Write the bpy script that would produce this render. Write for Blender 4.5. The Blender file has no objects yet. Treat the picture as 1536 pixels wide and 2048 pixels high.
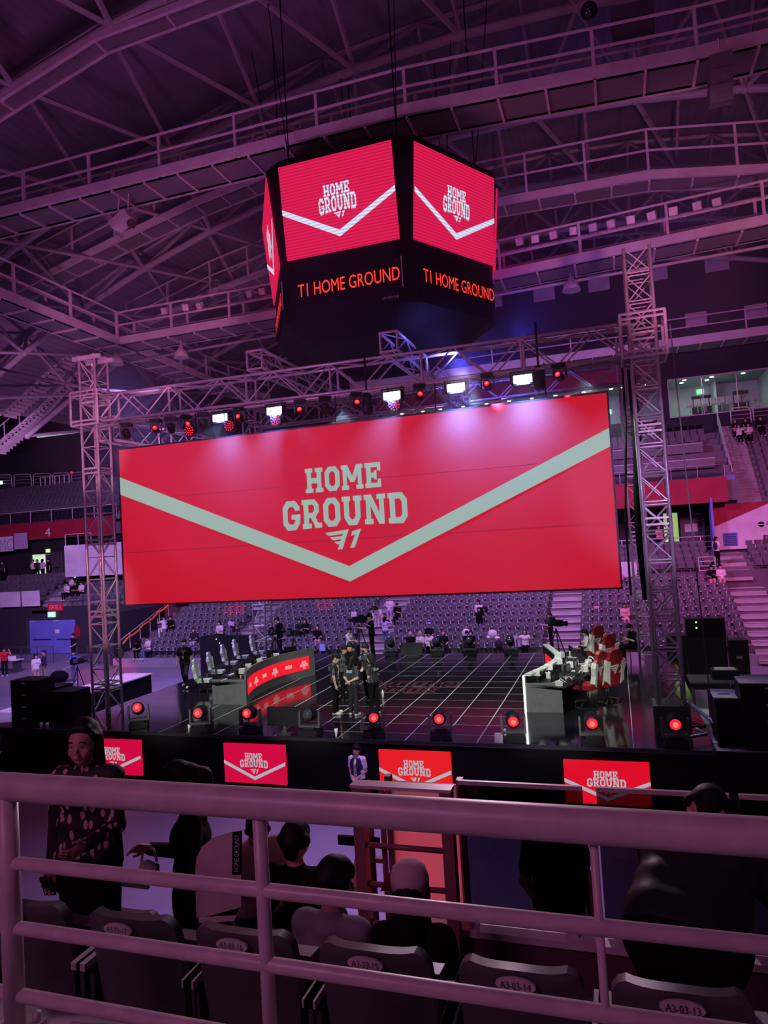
import bpy, bmesh, math, random
import numpy as np
from mathutils import Vector, Matrix
random.seed(7)
SC = bpy.context.scene
COL = SC.collection
PI = math.pi

# ---------------------------------------------------------------- camera, world, light, exposure
EYE, FPX = 6.5, 1400.0
YAW, PITCH, ROLL = math.radians(18.1847), math.radians(2.4074), math.radians(3.4565)
R_ = Vector((math.cos(YAW), math.sin(YAW), 0)); H_ = Vector((-math.sin(YAW), math.cos(YAW), 0)); Z_ = Vector((0, 0, 1))
FW = H_ * math.cos(PITCH) + Z_ * math.sin(PITCH)
UP = Z_ * math.cos(PITCH) - H_ * math.sin(PITCH)
CR = R_ * math.cos(ROLL) - UP * math.sin(ROLL)
CU = R_ * math.sin(ROLL) + UP * math.cos(ROLL)
cam = bpy.data.objects.new('camera', bpy.data.cameras.new('camera')); COL.objects.link(cam)
cam.matrix_world = Matrix(((CR.x, CU.x, -FW.x, 0), (CR.y, CU.y, -FW.y, 0), (CR.z, CU.z, -FW.z, EYE), (0, 0, 0, 1)))
cam.data.sensor_fit = 'VERTICAL'; cam.data.sensor_height = 24.0; cam.data.lens = FPX / 2048 * 24.0
cam.data.clip_start = 0.05; cam.data.clip_end = 300
SC.camera = cam

def ray(px, py):
    x, y = px - 768.0, -(py - 1024.0)
    return CR * x + CU * y + FW * FPX
def onz(px, py, z):
    d = ray(px, py); t = (z - EYE) / d.z; return Vector((d.x * t, d.y * t, z))
def onY(px, py, Y):
    d = ray(px, py); t = Y / d.y; return Vector((d.x * t, Y, d.z * t + EYE))
def onX(px, py, X):
    d = ray(px, py); t = X / d.x; return Vector((X, d.y * t, d.z * t + EYE))

SC.view_settings.view_transform = 'Standard'; SC.view_settings.look = 'None'
SC.view_settings.gamma = 1.0; SC.view_settings.use_curve_mapping = False
SC.view_settings.exposure = 0.0
SC.cycles.use_denoising = True
SC.cycles.max_bounces = 6; SC.cycles.diffuse_bounces = 2; SC.cycles.glossy_bounces = 3
SC.cycles.transmission_bounces = 4; SC.cycles.transparent_max_bounces = 8
SC.cycles.caustics_reflective = False; SC.cycles.caustics_refractive = False
SC.cycles.sample_clamp_indirect = 3.0

W = bpy.data.worlds.new('hall_ambient'); SC.world = W; W.use_nodes = True
W.node_tree.nodes['Background'].inputs[0].default_value = (0.075, 0.016, 0.088, 1)
W.node_tree.nodes['Background'].inputs[1].default_value = 0.30

def area(name, loc, target, size, color, power, spread=180):
    L = bpy.data.lights.new(name, 'AREA'); L.shape = 'DISK'; L.size = size; L.color = color; L.energy = power; L.spread = math.radians(spread)
    o = bpy.data.objects.new(name, L); COL.objects.link(o); o.location = loc
    o.rotation_euler = (Vector(target) - Vector(loc)).to_track_quat('-Z', 'Y').to_euler(); return o
def spot(name, loc, target, color, power, angle=30, blend=0.4, radius=0.08):
    L = bpy.data.lights.new(name, 'SPOT'); L.color = color; L.energy = power; L.spot_size = math.radians(angle); L.spot_blend = blend; L.shadow_soft_size = radius
    o = bpy.data.objects.new(name, L); COL.objects.link(o); o.location = loc
    o.rotation_euler = (Vector(target) - Vector(loc)).to_track_quat('-Z', 'Y').to_euler(); return o
PINK, VIOLET, BLUE, RED = (1, .18, .55), (.62, .22, 1), (.35, .3, 1), (1, .02, .06)
area('fill_behind_stand', (-6, -9, 15), (-4, 6, 4), 4, (1, .27, .66), 420)  # added unseen area fills for rail, floor, stands and roof
area('fill_floor', (-19, 21, 14), (-21, 29, 0), 3, (.55, .34, 1), 1500, 110)
area('fill_front_floor', (-5, 12.5, 11), (-5, 12, 0), 2, (.6, .36, 1), 300, 84)
area('fill_stand', (-7, 31, 15.5), (-5, 42, 4), 3, (.66, .3, 1), 1700, 140)
area('fill_right_stand', (9.5, 26, 14.5), (6, 44, 5), 2.5, (1, .2, .62), 900, 110)
area('fill_roof', (-12, 10, 9), (-10, 24, 22), 3, (.85, .22, .8), 330, 150)
area('fill_roof_near', (3, 6, 9.5), (0, 18, 22), 2, (.95, .2, .6), 150, 150)
for kx in (-12.6, -8.2, -2.0): spot('stage_key', (kx + 1.5, -1, 8.6), (kx, 20.6, 1.9), (.95, 1, .85), 11000, 12, .6, .25)
for kx in (-12, -7.5, -3.5, -.5): area('stage_top_light', (kx, 19.5, 10.5), (kx, 22.5, 1.5), .4, (.88, 1, .92), 120, 100)
spot('blue_wall_fill', (-4.5, 22, 12.0), (-3.5, 51, 19.5), (.12, .1, 1), 5000, 60, .9, .3)  # added blue spot that tints the back wall like glowing haze
spot('blue_cube_fill', (-4.0, 19.2, 11.6), (-5.6, 20.6, 13), (.15, .14, 1), 260, 120, .9, .2)  # added blue fill under the scoreboard
area('fill_left', (-27, 22, 11), (-38, 42, 3), 3, (.66, .33, .95), 620, 80)  # added fill for the gate corner and side floor
spot('catwalk_fill', (-9, 9, 9), (-18.5, 25, 16.4), (1, .3, .72), 5200, 27, .6, .3)  # added spot to brighten the corner catwalk
spot('catwalk_fill', (3, 10, 9), (2.2, 25.5, 16.6), (1, .28, .62), 4200, 34, .6, .3)  # likewise added, for the floodlight catwalk
spot('stair_fill', (-21, 20, 9), (-39, 36, 19.5), (.9, .3, .8), 4200, 34, .6, .3)  # added spot to brighten the roof stairs
spot('crowd_light', (-3.5, 18.0, 10.7), (-.9, 2.2, 5.3), (1, .68, .92), 2300, 30, .5, .25)
spot('upper_fill', (-30, 26, 12), (-46, 48, 12), (.8, .35, .9), 5000, 44, .7, .3)  # added spot to lighten the upper seats
spot('tower_fill', (-11.5, 2, 9), (-16.3, 19.1, 10.2), (1, .34, .62), 11000, 11, .5, .2)  # added narrow spots to brighten the truss towers
spot('tower_fill', (-11.5, 2, 6), (-16.3, 19.1, 5.2), (1, .34, .62), 7000, 12, .5, .2)
spot('tower_fill', (4, 6, 8), (1.1, 19.1, 7.5), (.75, .45, 1), 3000, 22, .5, .2)

# ---------------------------------------------------------------- materials
MATS = {}
def mat(name, col, rough=0.55, metal=0.0, emit=None, es=1.0, var=0.12, scale=6.0, bump=0.0, spec=0.5):
    if name in MATS: return MATS[name]
    m = bpy.data.materials.new(name); m.use_nodes = True; nt = m.node_tree; b = nt.nodes['Principled BSDF']
    b.inputs['Roughness'].default_value = rough; b.inputs['Metallic'].default_value = metal; b.inputs['Specular IOR Level'].default_value = spec
    tc = nt.nodes.new('ShaderNodeTexCoord'); n = nt.nodes.new('ShaderNodeTexNoise'); n.inputs['Scale'].default_value = scale; n.inputs['Detail'].default_value = 3
    nt.links.new(tc.outputs['Object'], n.inputs['Vector'])
    r = nt.nodes.new('ShaderNodeValToRGB')
    r.color_ramp.elements[0].position = 0.3; r.color_ramp.elements[1].position = 0.7
    r.color_ramp.elements[0].color = tuple(c * (1 - var) for c in col) + (1,); r.color_ramp.elements[1].color = tuple(min(1, c * (1 + var)) for c in col) + (1,)
    nt.links.new(n.outputs['Fac'], r.inputs['Fac']); nt.links.new(r.outputs['Color'], b.inputs['Base Color'])
    if bump:
        bp = nt.nodes.new('ShaderNodeBump'); bp.inputs['Strength'].default_value = bump; bp.inputs['Distance'].default_value = 0.02
        nt.links.new(n.outputs['Fac'], bp.inputs['Height']); nt.links.new(bp.outputs['Normal'], b.inputs['Normal'])
    if emit:
        b.inputs['Emission Color'].default_value = tuple(emit) + (1,); b.inputs['Emission Strength'].default_value = es
    MATS[name] = m; return m
def ledmat(name, col, strength, lines=0.0, axis=2, base=(.02, .02, .02), rough=.5):
    """an LED video wall: rows of diodes along the local axis, over a dull dark face that also takes light"""
    m = bpy.data.materials.new(name); m.use_nodes = True; nt = m.node_tree; b = nt.nodes['Principled BSDF']
    b.inputs['Base Color'].default_value = tuple(base) + (1,); b.inputs['Roughness'].default_value = rough; b.inputs['Specular IOR Level'].default_value = .05
    b.inputs['Emission Color'].default_value = tuple(col) + (1,); b.inputs['Emission Strength'].default_value = strength
    tc = nt.nodes.new('ShaderNodeTexCoord'); s = nt.nodes.new('ShaderNodeSeparateXYZ'); nt.links.new(tc.outputs['Object'], s.inputs[0])
    if lines:
        mu = nt.nodes.new('ShaderNodeMath'); mu.operation = 'MULTIPLY'; mu.inputs[1].default_value = lines; nt.links.new(s.outputs[axis], mu.inputs[0])
        si = nt.nodes.new('ShaderNodeMath'); si.operation = 'SINE'; nt.links.new(mu.outputs[0], si.inputs[0])
        mr = nt.nodes.new('ShaderNodeMapRange'); mr.inputs[1].default_value = -1; mr.inputs[2].default_value = 1
        mr.inputs[3].default_value = strength * .72; mr.inputs[4].default_value = strength * 1.15; nt.links.new(si.outputs[0], mr.inputs[0])
        nt.links.new(mr.outputs[0], b.inputs['Emission Strength'])
    MATS[name] = m; return m
def glassmat(name, tint=(.8, .8, .85), mixf=.12, rough=.05):
    m = bpy.data.materials.new(name); m.use_nodes = True; nt = m.node_tree
    for n in list(nt.nodes): nt.nodes.remove(n)
    out = nt.nodes.new('ShaderNodeOutputMaterial'); mx = nt.nodes.new('ShaderNodeMixShader'); t = nt.nodes.new('ShaderNodeBsdfTransparent'); g = nt.nodes.new('ShaderNodeBsdfGlossy')
    t.inputs[0].default_value = tuple(tint) + (1,); g.inputs['Roughness'].default_value = rough; mx.inputs[0].default_value = mixf
    nt.links.new(t.outputs[0], mx.inputs[1]); nt.links.new(g.outputs[0], mx.inputs[2]); nt.links.new(mx.outputs[0], out.inputs[0])
    MATS[name] = m; return m

BLACK = mat('black_paint', (.009, .009, .011), .45, spec=.3)
BLACKM = mat('matte_black_cloth', (.006, .006, .007), .9, scale=20, spec=.15)
DARKW = mat('dark_wall_paint', (.016, .013, .024), .8, scale=.6, var=.2)
CONC = mat('grey_concrete', (.30, .28, .30), .8, scale=1.5, var=.15, bump=.1)
STEEL = mat('painted_steel', (.50, .46, .50), .45, scale=2)
ROOFST = mat('roof_tube_steel', (.40, .36, .40), .5, scale=1)
ALU = mat('truss_aluminium', (.56, .54, .56), .35, .3, scale=8)
RAILW = mat('cream_rail_paint', (.55, .50, .52), .38, scale=12, bump=.04)
DGREY = mat('dark_grey_plastic', (.06, .06, .068), .5, scale=5)
MGREY = mat('mid_grey_panel', (.16, .16, .17), .6)
LGREY = mat('light_grey_panel', (.5, .48, .5), .6)
WHITE = mat('white_paint', (.78, .76, .78), .5)
SEATM = mat('seat_plastic', (.12, .115, .14), .6, scale=3, var=.2)
SEATB = mat('seat_plate', (.66, .64, .68), .4)
REDP = mat('red_banner_cloth', (.32, .012, .04), .7, scale=1.2)
PINKP = mat('pale_banner_cloth', (.72, .66, .74), .7, scale=1.2)
BLUEP = mat('blue_painted_steel', (.16, .2, .62), .5, scale=1.2)
WOODBR = mat('brown_door_wood', (.09, .05, .04), .5)
CHROME = mat('bright_chrome', (.85, .85, .88), .12, 1.0)
GLASS = glassmat('clear_glass')

# ---------------------------------------------------------------- mesh helpers
class MB:
    def __init__(s): s.v = []; s.f = []; s.m = []; s.cm = 0; s.sm = []
    def add(s, vs, fs, smooth=False):
        o = len(s.v); s.v += [tuple(v) for v in vs]
        for f in fs: s.f.append([i + o for i in f]); s.m.append(s.cm); s.sm.append(smooth)
        return s
    def box(s, c, d, rot=None, taper=None):
        hx, hy, hz = d[0] / 2, d[1] / 2, d[2] / 2; vs = []
        for z in (-hz, hz):
            k = taper if (taper and z > 0) else 1
            for x, y in ((-hx, -hy), (hx, -hy), (hx, hy), (-hx, hy)): vs.append(Vector((x * k, y * k, z)))
        if rot is not None: vs = [rot @ v for v in vs]
        c = Vector(c); return s.add([v + c for v in vs], [(3, 2, 1, 0), (4, 5, 6, 7), (0, 1, 5, 4), (1, 2, 6, 5), (2, 3, 7, 6), (3, 0, 4, 7)])
    def bb(s, x0, x1, y0, y1, z0, z1): return s.box(((x0 + x1) / 2, (y0 + y1) / 2, (z0 + z1) / 2), (abs(x1 - x0), abs(y1 - y0), abs(z1 - z0)))
    def cyl(s, a, b, r, n=6, r2=None, cap=True):
        a, b = Vector(a), Vector(b); d = b - a
        if d.length < 1e-6: return s
        r2 = r if r2 is None else r2; q = d.to_track_quat('Z', 'Y'); X, Y = q @ Vector((1, 0, 0)), q @ Vector((0, 1, 0)); vs = []
        for p, rr in ((a, r), (b, r2)):
            for i in range(n):
                t = 2 * PI * (i + .5) / n; vs.append(p + X * math.cos(t) * rr + Y * math.sin(t) * rr)
        fs = [(i, (i + 1) % n, n + (i + 1) % n, n + i) for i in range(n)]
        s.add(vs, fs, n > 6)
        if cap: s.f += [[len(s.v) - 2 * n + i for i in range(n)][::-1], [len(s.v) - n + i for i in range(n)]]; s.m += [s.cm] * 2; s.sm += [False] * 2
        return s
    def tube(s, pts, r, n=6, closed=False):
        pts = [Vector(p) for p in pts]; N = len(pts); rings = []
        o = len(s.v); prev = None
        for i, p in enumerate(pts):
            a = pts[i - 1] if (i or closed) else p; b = pts[(i + 1) % N] if (i < N - 1 or closed) else p
            t = (b - a).normalized()
            if prev is None:
                u = t.orthogonal().normalized()
            else:
                u = (prev - t * prev.dot(t)).normalized()
            prev = u; w = t.cross(u)
            rr = r[i] if isinstance(r, (list, tuple)) else r
            for k in range(n):
                an = 2 * PI * k / n; s.v.append(tuple(p + u * math.cos(an) * rr + w * math.sin(an) * rr))
        for i in range(N if closed else N - 1):
            j = (i + 1) % N
            for k in range(n):
                s.f.append([o + i * n + k, o + i * n + (k + 1) % n, o + j * n + (k + 1) % n, o + j * n + k]); s.m.append(s.cm); s.sm.append(True)
        if not closed:
            s.f += [[o + k for k in range(n)][::-1], [o + (N - 1) * n + k for k in range(n)]]; s.m += [s.cm] * 2; s.sm += [False] * 2
        return s
    def lathe(s, prof, base=(0, 0, 0), axis=(0, 0, 1), n=12):
        q = Vector(axis).to_track_quat('Z', 'Y'); base = Vector(base); o = len(s.v); k = len(prof)
        for r, h in prof:
            for i in range(n):
                t = 2 * PI * i / n; s.v.append(tuple(base + q @ Vector((r * math.cos(t), r * math.sin(t), h))))
        for j in range(k - 1):
            for i in range(n): s.f.append([o + j * n + i, o + j * n + (i + 1) % n, o + (j + 1) * n + (i + 1) % n, o + (j + 1) * n + i]); s.m.append(s.cm); s.sm.append(True)
        if prof[0][0] > 1e-4: s.f.append([o + i for i in range(n)][::-1]); s.m.append(s.cm); s.sm.append(False)
        if prof[-1][0] > 1e-4: s.f.append([o + (k - 1) * n + i for i in range(n)]); s.m.append(s.cm); s.sm.append(False)
        return s
    def ell(s, c, r, n=10, m=7, rot=None):
        o = len(s.v); c = Vector(c)
        for j in range(m + 1):
            ph = PI * j / m
            for i in range(n):
                t = 2 * PI * i / n; v = Vector((r[0] * math.sin(ph) * math.cos(t), r[1] * math.sin(ph) * math.sin(t), r[2] * math.cos(ph)))
                if rot is not None: v = rot @ v
                s.v.append(tuple(v + c))
        for j in range(m):
            for i in range(n): s.f.append([o + j * n + i, o + (j + 1) * n + i, o + (j + 1) * n + (i + 1) % n, o + j * n + (i + 1) % n]); s.m.append(s.cm); s.sm.append(True)
        return s
    def poly(s, pts, ex=None):
        """a flat polygon, extruded by the vector ex"""
        n = len(pts); pts = [Vector(p) for p in pts]
        if ex is None: return s.add(pts, [tuple(range(n))])
        ex = Vector(ex); fs = [tuple(range(n))[::-1], tuple(range(n, 2 * n))] + [(i, (i + 1) % n, n + (i + 1) % n, n + i) for i in range(n)]
        return s.add(pts + [p + ex for p in pts], fs)
    def grid(s, rows, smooth=True):
        o = len(s.v); n = len(rows[0])
        for r in rows: s.v += [tuple(p) for p in r]
        for j in range(len(rows) - 1):
            for i in range(n - 1): s.f.append([o + j * n + i, o + j * n + i + 1, o + (j + 1) * n + i + 1, o + (j + 1) * n + i]); s.m.append(s.cm); s.sm.append(smooth)
        return s
    def mesh(s, name, mats, off=None):
        me = bpy.data.meshes.new(name)
        vs = s.v if off is None else [(v[0] - off[0], v[1] - off[1], v[2] - off[2]) for v in s.v]
        me.from_pydata(vs, [], s.f)
        for m_ in (mats if isinstance(mats, (list, tuple)) else [mats]): me.materials.append(m_)
        me.polygons.foreach_set('material_index', s.m); me.polygons.foreach_set('use_smooth', s.sm)
        bm = bmesh.new(); bm.from_mesh(me); bmesh.ops.recalc_face_normals(bm, faces=bm.faces); bm.to_mesh(me); bm.free()
        me.update(); return me
    def obj(s, name, mats, parent=None, local=False):
        """one mesh object; built in world coordinates unless local"""
        off = None
        if parent is not None and not local: off = wloc(parent)
        o = bpy.data.objects.new(name, s.mesh(name, mats, off)); COL.objects.link(o)
        if parent is not None: o.parent = parent
        return o
def wloc(o):
    v = Vector((0, 0, 0))
    while o is not None: v += o.location; o = o.parent
    return v
def B(x0, x1, y0, y1, z0, z1): return MB().bb(x0, x1, y0, y1, z0, z1)
def tag(o, label, cat, group=None, kind=None):
    o['label'] = label; o['category'] = cat
    if group: o['group'] = group
    if kind: o['kind'] = kind
    return o
def thing(name, label, cat, loc=(0, 0, 0), rz=0, group=None):
    o = bpy.data.objects.new(name, None); COL.objects.link(o); o.location = loc; o.rotation_euler = (0, 0, rz); o.empty_display_size = .1
    return tag(o, label, cat, group)
def struct(name, mb, mats, label=None, cat=None):
    o = mb.obj(name, mats); o['kind'] = 'structure'
    if label: o['label'] = label; o['category'] = cat or name.split('_')[0]
    return o
def dup(root, loc, rz=0, label=None, group=None):
    r = root.copy(); COL.objects.link(r); r.location = loc; r.rotation_euler = (0, 0, rz)
    if label: r['label'] = label
    if group: r['group'] = group
    for ch in list(root.children):
        c = ch.copy(); COL.objects.link(c); c.parent = r
        for g in list(ch.children):
            d = g.copy(); COL.objects.link(d); d.parent = c
    return r
def recolor(o, idx, m):
    o.material_slots[idx].link = 'OBJECT'; o.material_slots[idx].material = m
def text_mesh(body, size=1.0, extrude=0.0, align='CENTER', spacing=1.0):
    cu = bpy.data.curves.new('txt', 'FONT'); cu.body = body; cu.size = size; cu.extrude = extrude; cu.align_x = align; cu.align_y = 'CENTER'; cu.space_character = spacing; cu.resolution_u = 3
    t = bpy.data.objects.new('txt', cu); COL.objects.link(t)
    dg = bpy.context.evaluated_depsgraph_get(); me = bpy.data.meshes.new_from_object(t.evaluated_get(dg))
    bpy.data.objects.remove(t); bpy.data.curves.remove(cu); return me
def text_obj(name, body, m, parent, org, ux, uz, width, height=None, off=.012, shear=0):
    """lettering laid on the plane org + u*ux + v*uz, scaled to the given width (and height)"""
    me = text_mesh(body); co = np.empty(len(me.vertices) * 3, dtype=np.float32); me.vertices.foreach_get('co', co); co = co.reshape(-1, 3)
    x0, x1, y0, y1 = co[:, 0].min(), co[:, 0].max(), co[:, 1].min(), co[:, 1].max()
    kx = width / (x1 - x0); ky = (height / (y1 - y0)) if height else kx
    ux, uz, org = Vector(ux).normalized(), Vector(uz).normalized(), Vector(org); nn = ux.cross(uz); base = wloc(parent)
    for v in me.vertices:
        a, b = (v.co.x - (x0 + x1) / 2) * kx, (v.co.y - (y0 + y1) / 2) * ky
        v.co = org + ux * (a + shear * b) + uz * b + nn * off - base
    me.materials.clear(); me.materials.append(m); me.update()
    o = bpy.data.objects.new(name, me); COL.objects.link(o); o.parent = parent; return o
# ---------------------------------------------------------------- slab lettering and the winged emblem, as polygons in a unit cell
def rect(x0, x1, y0, y1): return [(x0, y0), (x1, y0), (x1, y1), (x0, y1)]
def octo(x0, x1, y0, y1, c, mask=(1, 1, 1, 1)):
    p = []
    for (x, y, sx, sy, k) in ((x0, y0, 1, 1, 0), (x1, y0, -1, 1, 1), (x1, y1, -1, -1, 2), (x0, y1, 1, -1, 3)):
        cc = c if mask[k] else 1e-3
        a, b = (x, y + sy * cc), (x + sx * cc, y)
        p += [a, b] if k in (0, 2) else [b, a]
    return p
def strip(o, i): return [[o[k], o[(k + 1) % len(o)], i[(k + 1) % len(i)], i[k]] for k in range(len(o))]
T_ = .25
def slabs(xs, ys, w=.44):
    return [rect(x - w / 2, x + w / 2, y, y + .17) for x in xs for y in ys]
LET = {
 'H': (1.02, [rect(.1, .1 + T_, 0, 1), rect(.67, .67 + T_, 0, 1), rect(.2, .8, .38, .6)] + slabs((.225, .795), (0, .83))),
 'O': (.84, strip(octo(0, .84, 0, 1, .22), octo(T_, .84 - T_, .2, .8, .1))),
 'M': (1.2, [rect(.08, .3, 0, 1), rect(.9, 1.12, 0, 1), [(.08, 1), (.36, 1), (.72, .3), (.48, .3)], [(1.12, 1), (.84, 1), (.48, .3), (.72, .3)]] + slabs((.2, 1.0), (0,), .4) + [rect(0, .3, .83, 1), rect(.9, 1.2, .83, 1)]),
 'E': (.86, [rect(.08, .08 + T_, 0, 1), rect(0, .86, 0, .19), rect(0, .86, .81, 1), rect(.2, .62, .4, .6), rect(.68, .86, .1, .34), rect(.68, .86, .66, .9), rect(.5, .64, .32, .68)]),
 'G': (.9, [q for k, q in enumerate(strip(octo(0, .88, 0, 1, .22), octo(T_, .88 - T_, .2, .8, .1))) if k != 3] + [rect(.63, .88, .66, .8), rect(.44, .9, .36, .53), rect(.63, .88, .2, .5)]),
 'R': (.98, [rect(.08, .08 + T_, 0, 1), rect(0, .46, 0, .17), rect(0, .4, .83, 1)] + [q for q in strip(octo(.2, .86, .36, 1, .2, (0, 1, 1, 0)), octo(.33, .62, .54, .82, .08, (0, 1, 1, 0)))] + [[(.4, .42), (.64, .42), (.92, 0), (.66, 0)], rect(.62, .98, 0, .17)]),
 'U': (.98, [rect(.09, .09 + T_, .25, 1), rect(.64, .89, .25, 1), rect(0, .42, .83, 1), rect(.56, .98, .83, 1), [(.09, .26), (.29, 0), (.45, .2), (.34, .3)], [(.89, .26), (.69, 0), (.53, .2), (.64, .3)], rect(.29, .69, 0, .2)]),
 'N': (1.04, [rect(.09, .31, 0, 1), rect(.73, .95, 0, 1), [(.09, 1), (.36, 1), (.95, 0), (.68, 0)], rect(0, .42, 0, .17), rect(.62, 1.04, .83, 1), rect(0, .3, .83, 1)]),
 'D': (.9, strip(octo(.08, .9, 0, 1, .22, (0, 1, 1, 0)), octo(.08 + T_, .9 - T_, .2, .8, .1, (0, 1, 1, 0))) + [rect(0, .2, 0, .18), rect(0, .2, .82, 1)]),
}
EMB = [[(0, .06), (.66, 0), (.6, .1), (.1, .14)], [(.13, .18), (.53, .155), (.5, .24), (.21, .26)], [(.25, .30), (.47, .285), (.445, .36), (.33, .37)],
       [(.5, .1), (.66, 0), (.46, .5), (.33, .5)], [(.75, .06), (1.0, 0), (.8, .47), (.67, .48), (.83, .14), (.72, .17)]]
EMB = [[(x, -y) for x, y in p] for p in EMB]
def word(mb, txt, f, x0, x1, y0, y1, gap=.1, arch=0.0):
    """write a word into the box x0..x1, y0..y1; f maps (x, y) to a point"""
    tot = sum(LET[c][0] for c in txt) + gap * (len(txt) - 1); k = (x1 - x0) / tot; x = 0; mid = (x0 + x1) / 2; hw = (x1 - x0) / 2; h = y1 - y0
    for c in txt:
        w, polys = LET[c]
        for p in polys:
            q = []
            for a, b in p:
                X = x0 + (x + a) * k; e = ((X - mid) / hw) ** 2
                q.append(f(X, y0 + b * h - arch * h * e * (1 - b) + arch * h * .35 * (1 - e) * 0))
            mb.poly(q)
        x += w + gap
def graphics(parent, org, ux, uz, L, m_line, m_text, m_logo, off=.015):
    """chevron, two words and emblem on a screen plane; L holds their places in metres from org along ux and uz"""
    ux, uz, org = Vector(ux), Vector(uz), Vector(org); nn = ux.cross(uz).normalized()
    f = lambda x, y: org + ux * x + uz * y + nn * off
    c = L['chev']; mb = MB()
    mb.poly([f(*c[0]), f(*c[1]), f(*c[4]), f(*c[5])]); mb.poly([f(*c[1]), f(*c[2]), f(*c[3]), f(*c[4])])
    mb.obj('chevron_stripe', m_line, parent)
    mb = MB(); word(mb, 'HOME', f, *L['home']); word(mb, 'GROUND', f, *L['ground'], arch=L.get('arch', .12)); mb.obj('lettering', m_text, parent)
    mb = MB(); x0, y1, w = L['logo']
    for p in EMB: mb.poly([f(x0 + a * w, y1 + b * w) for a, b in p])
    mb.obj('winged_emblem', m_logo, parent)
def layout(W, H, hm=(.385, .615, .62, .80), gr=(.31, .69, .37, .59), lg=(.43, .315, .14), ch=(.585, .51, .12, .03), cx=.5):
    """places on a small screen as shares of its width and height, from its lower left corner"""
    a, b, v1, v0 = ch
    return dict(chev=[(0, a * H), (cx * W, v1 * H), (W, a * H), (W, b * H), (cx * W, v0 * H), (0, b * H)],
                home=(hm[0] * W, hm[1] * W, hm[2] * H, hm[3] * H), ground=(gr[0] * W, gr[1] * W, gr[2] * H, gr[3] * H), logo=(lg[0] * W, lg[1] * H, lg[2] * W))

# ---------------------------------------------------------------- the hall: floor, terraces, walls, roof
struct('floor', B(-62, 34, 2.9, 60, -.3, 0), mat('arena_floor_vinyl', (.24, .215, .29), .5, scale=.5, var=.1), 'pale violet grey arena floor around the stage', 'floor')

# lower stand behind the stage
R0Y, TREAD, RISE, NROW = 34.9, .86, .30, 9
def row_y(i): return R0Y + TREAD * i
def row_z(i): return .42 + RISE * i
TERR = mat('terrace_concrete', (.16, .15, .17), .8, scale=1)
STEPM = mat('aisle_step_concrete', (.42, .4, .43), .7, scale=1)
AISLES = [(-22.1, -20.9), (-14.0, -12.2), (-3.7, -2.1), (5.6, 7.3)]
mb = MB()
for i in range(NROW): mb.bb(-29, 22, row_y(i), row_y(i) + TREAD, 0, row_z(i))
struct('stand_terrace', mb, TERR, 'stepped dark concrete terrace behind the stage', 'terrace')
mb = MB(); mb.bb(-29, 22, R0Y - .12, R0Y - .01, 0, .5); struct('trim_1', mb, mat('kerb_paint', (.3, .28, .33), .7), 'grey kerb wall along the foot of the stand', 'kerb')
for k, (a, b) in enumerate(AISLES):
    mb = MB()
    for i in range(NROW):
        mb.bb(a, b, row_y(i) - .01, row_y(i) + TREAD, row_z(i), row_z(i) + .012)
        mb.bb(a, b, row_y(i) - .3, row_y(i), row_z(i) - RISE, row_z(i) - RISE / 2)
    mb.cm = 1
    for i in range(NROW):
        mb.bb(a, b, row_y(i) - .04, row_y(i) + .05, row_z(i) + .012, row_z(i) + .03); mb.bb(a, b, row_y(i) - .32, row_y(i) - .24, row_z(i) - RISE / 2, row_z(i) - RISE / 2 + .012)
    o = struct('aisle_stairs', mb, [STEPM, mat('step_nosing', (.75, .7, .75), .5)])
    tag(o, ['stair aisle up the stand behind the rear tower with grey steps', 'stair aisle with pale step edges where two people stand', 'wide pink-lit stair aisle above the curved desks', 'stair aisle beside the bank of pink-lit seats'][k], 'stairs', kind='structure')
YB = row_y(NROW)                                   # cross wall behind the lower rows
struct('trim_2', B(-29, 22, YB, YB + .15, 0, 3.75), mat('cross_wall_paint', (.13, .1, .14), .75, scale=1), 'dark cross wall between lower and upper rows', 'wall')
Y2, Z2 = YB + .15, 3.55
mb = MB()
for i in range(4): mb.bb(-29, 22, Y2 + .85 * i, Y2 + .85 * (i + 1), 2.5, Z2 + .35 * i)
mb.bb(-29, 22, Y2 + 3.4, 48.5, 2.5, Z2 + 1.25)
struct('stand_terrace', mb, TERR, 'upper four steps of the stand below the dark concourse', 'terrace')
ZC = Z2 + 1.25                                     # concourse level
mb = MB()
for i in range(4): mb.bb(5.3, 6.9, Y2 + .85 * i - .3, Y2 + .85 * i, Z2 + .35 * i - .35, Z2 + .35 * i - .17); mb.bb(5.3, 6.9, Y2 + .85 * i, Y2 + .85 * i + .85, Z2 + .35 * i, Z2 + .35 * i + .012)
o = struct('aisle_stairs', mb, STEPM); tag(o, 'short pink steps where a steward stands by the banner', 'stairs', kind='structure')
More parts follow.
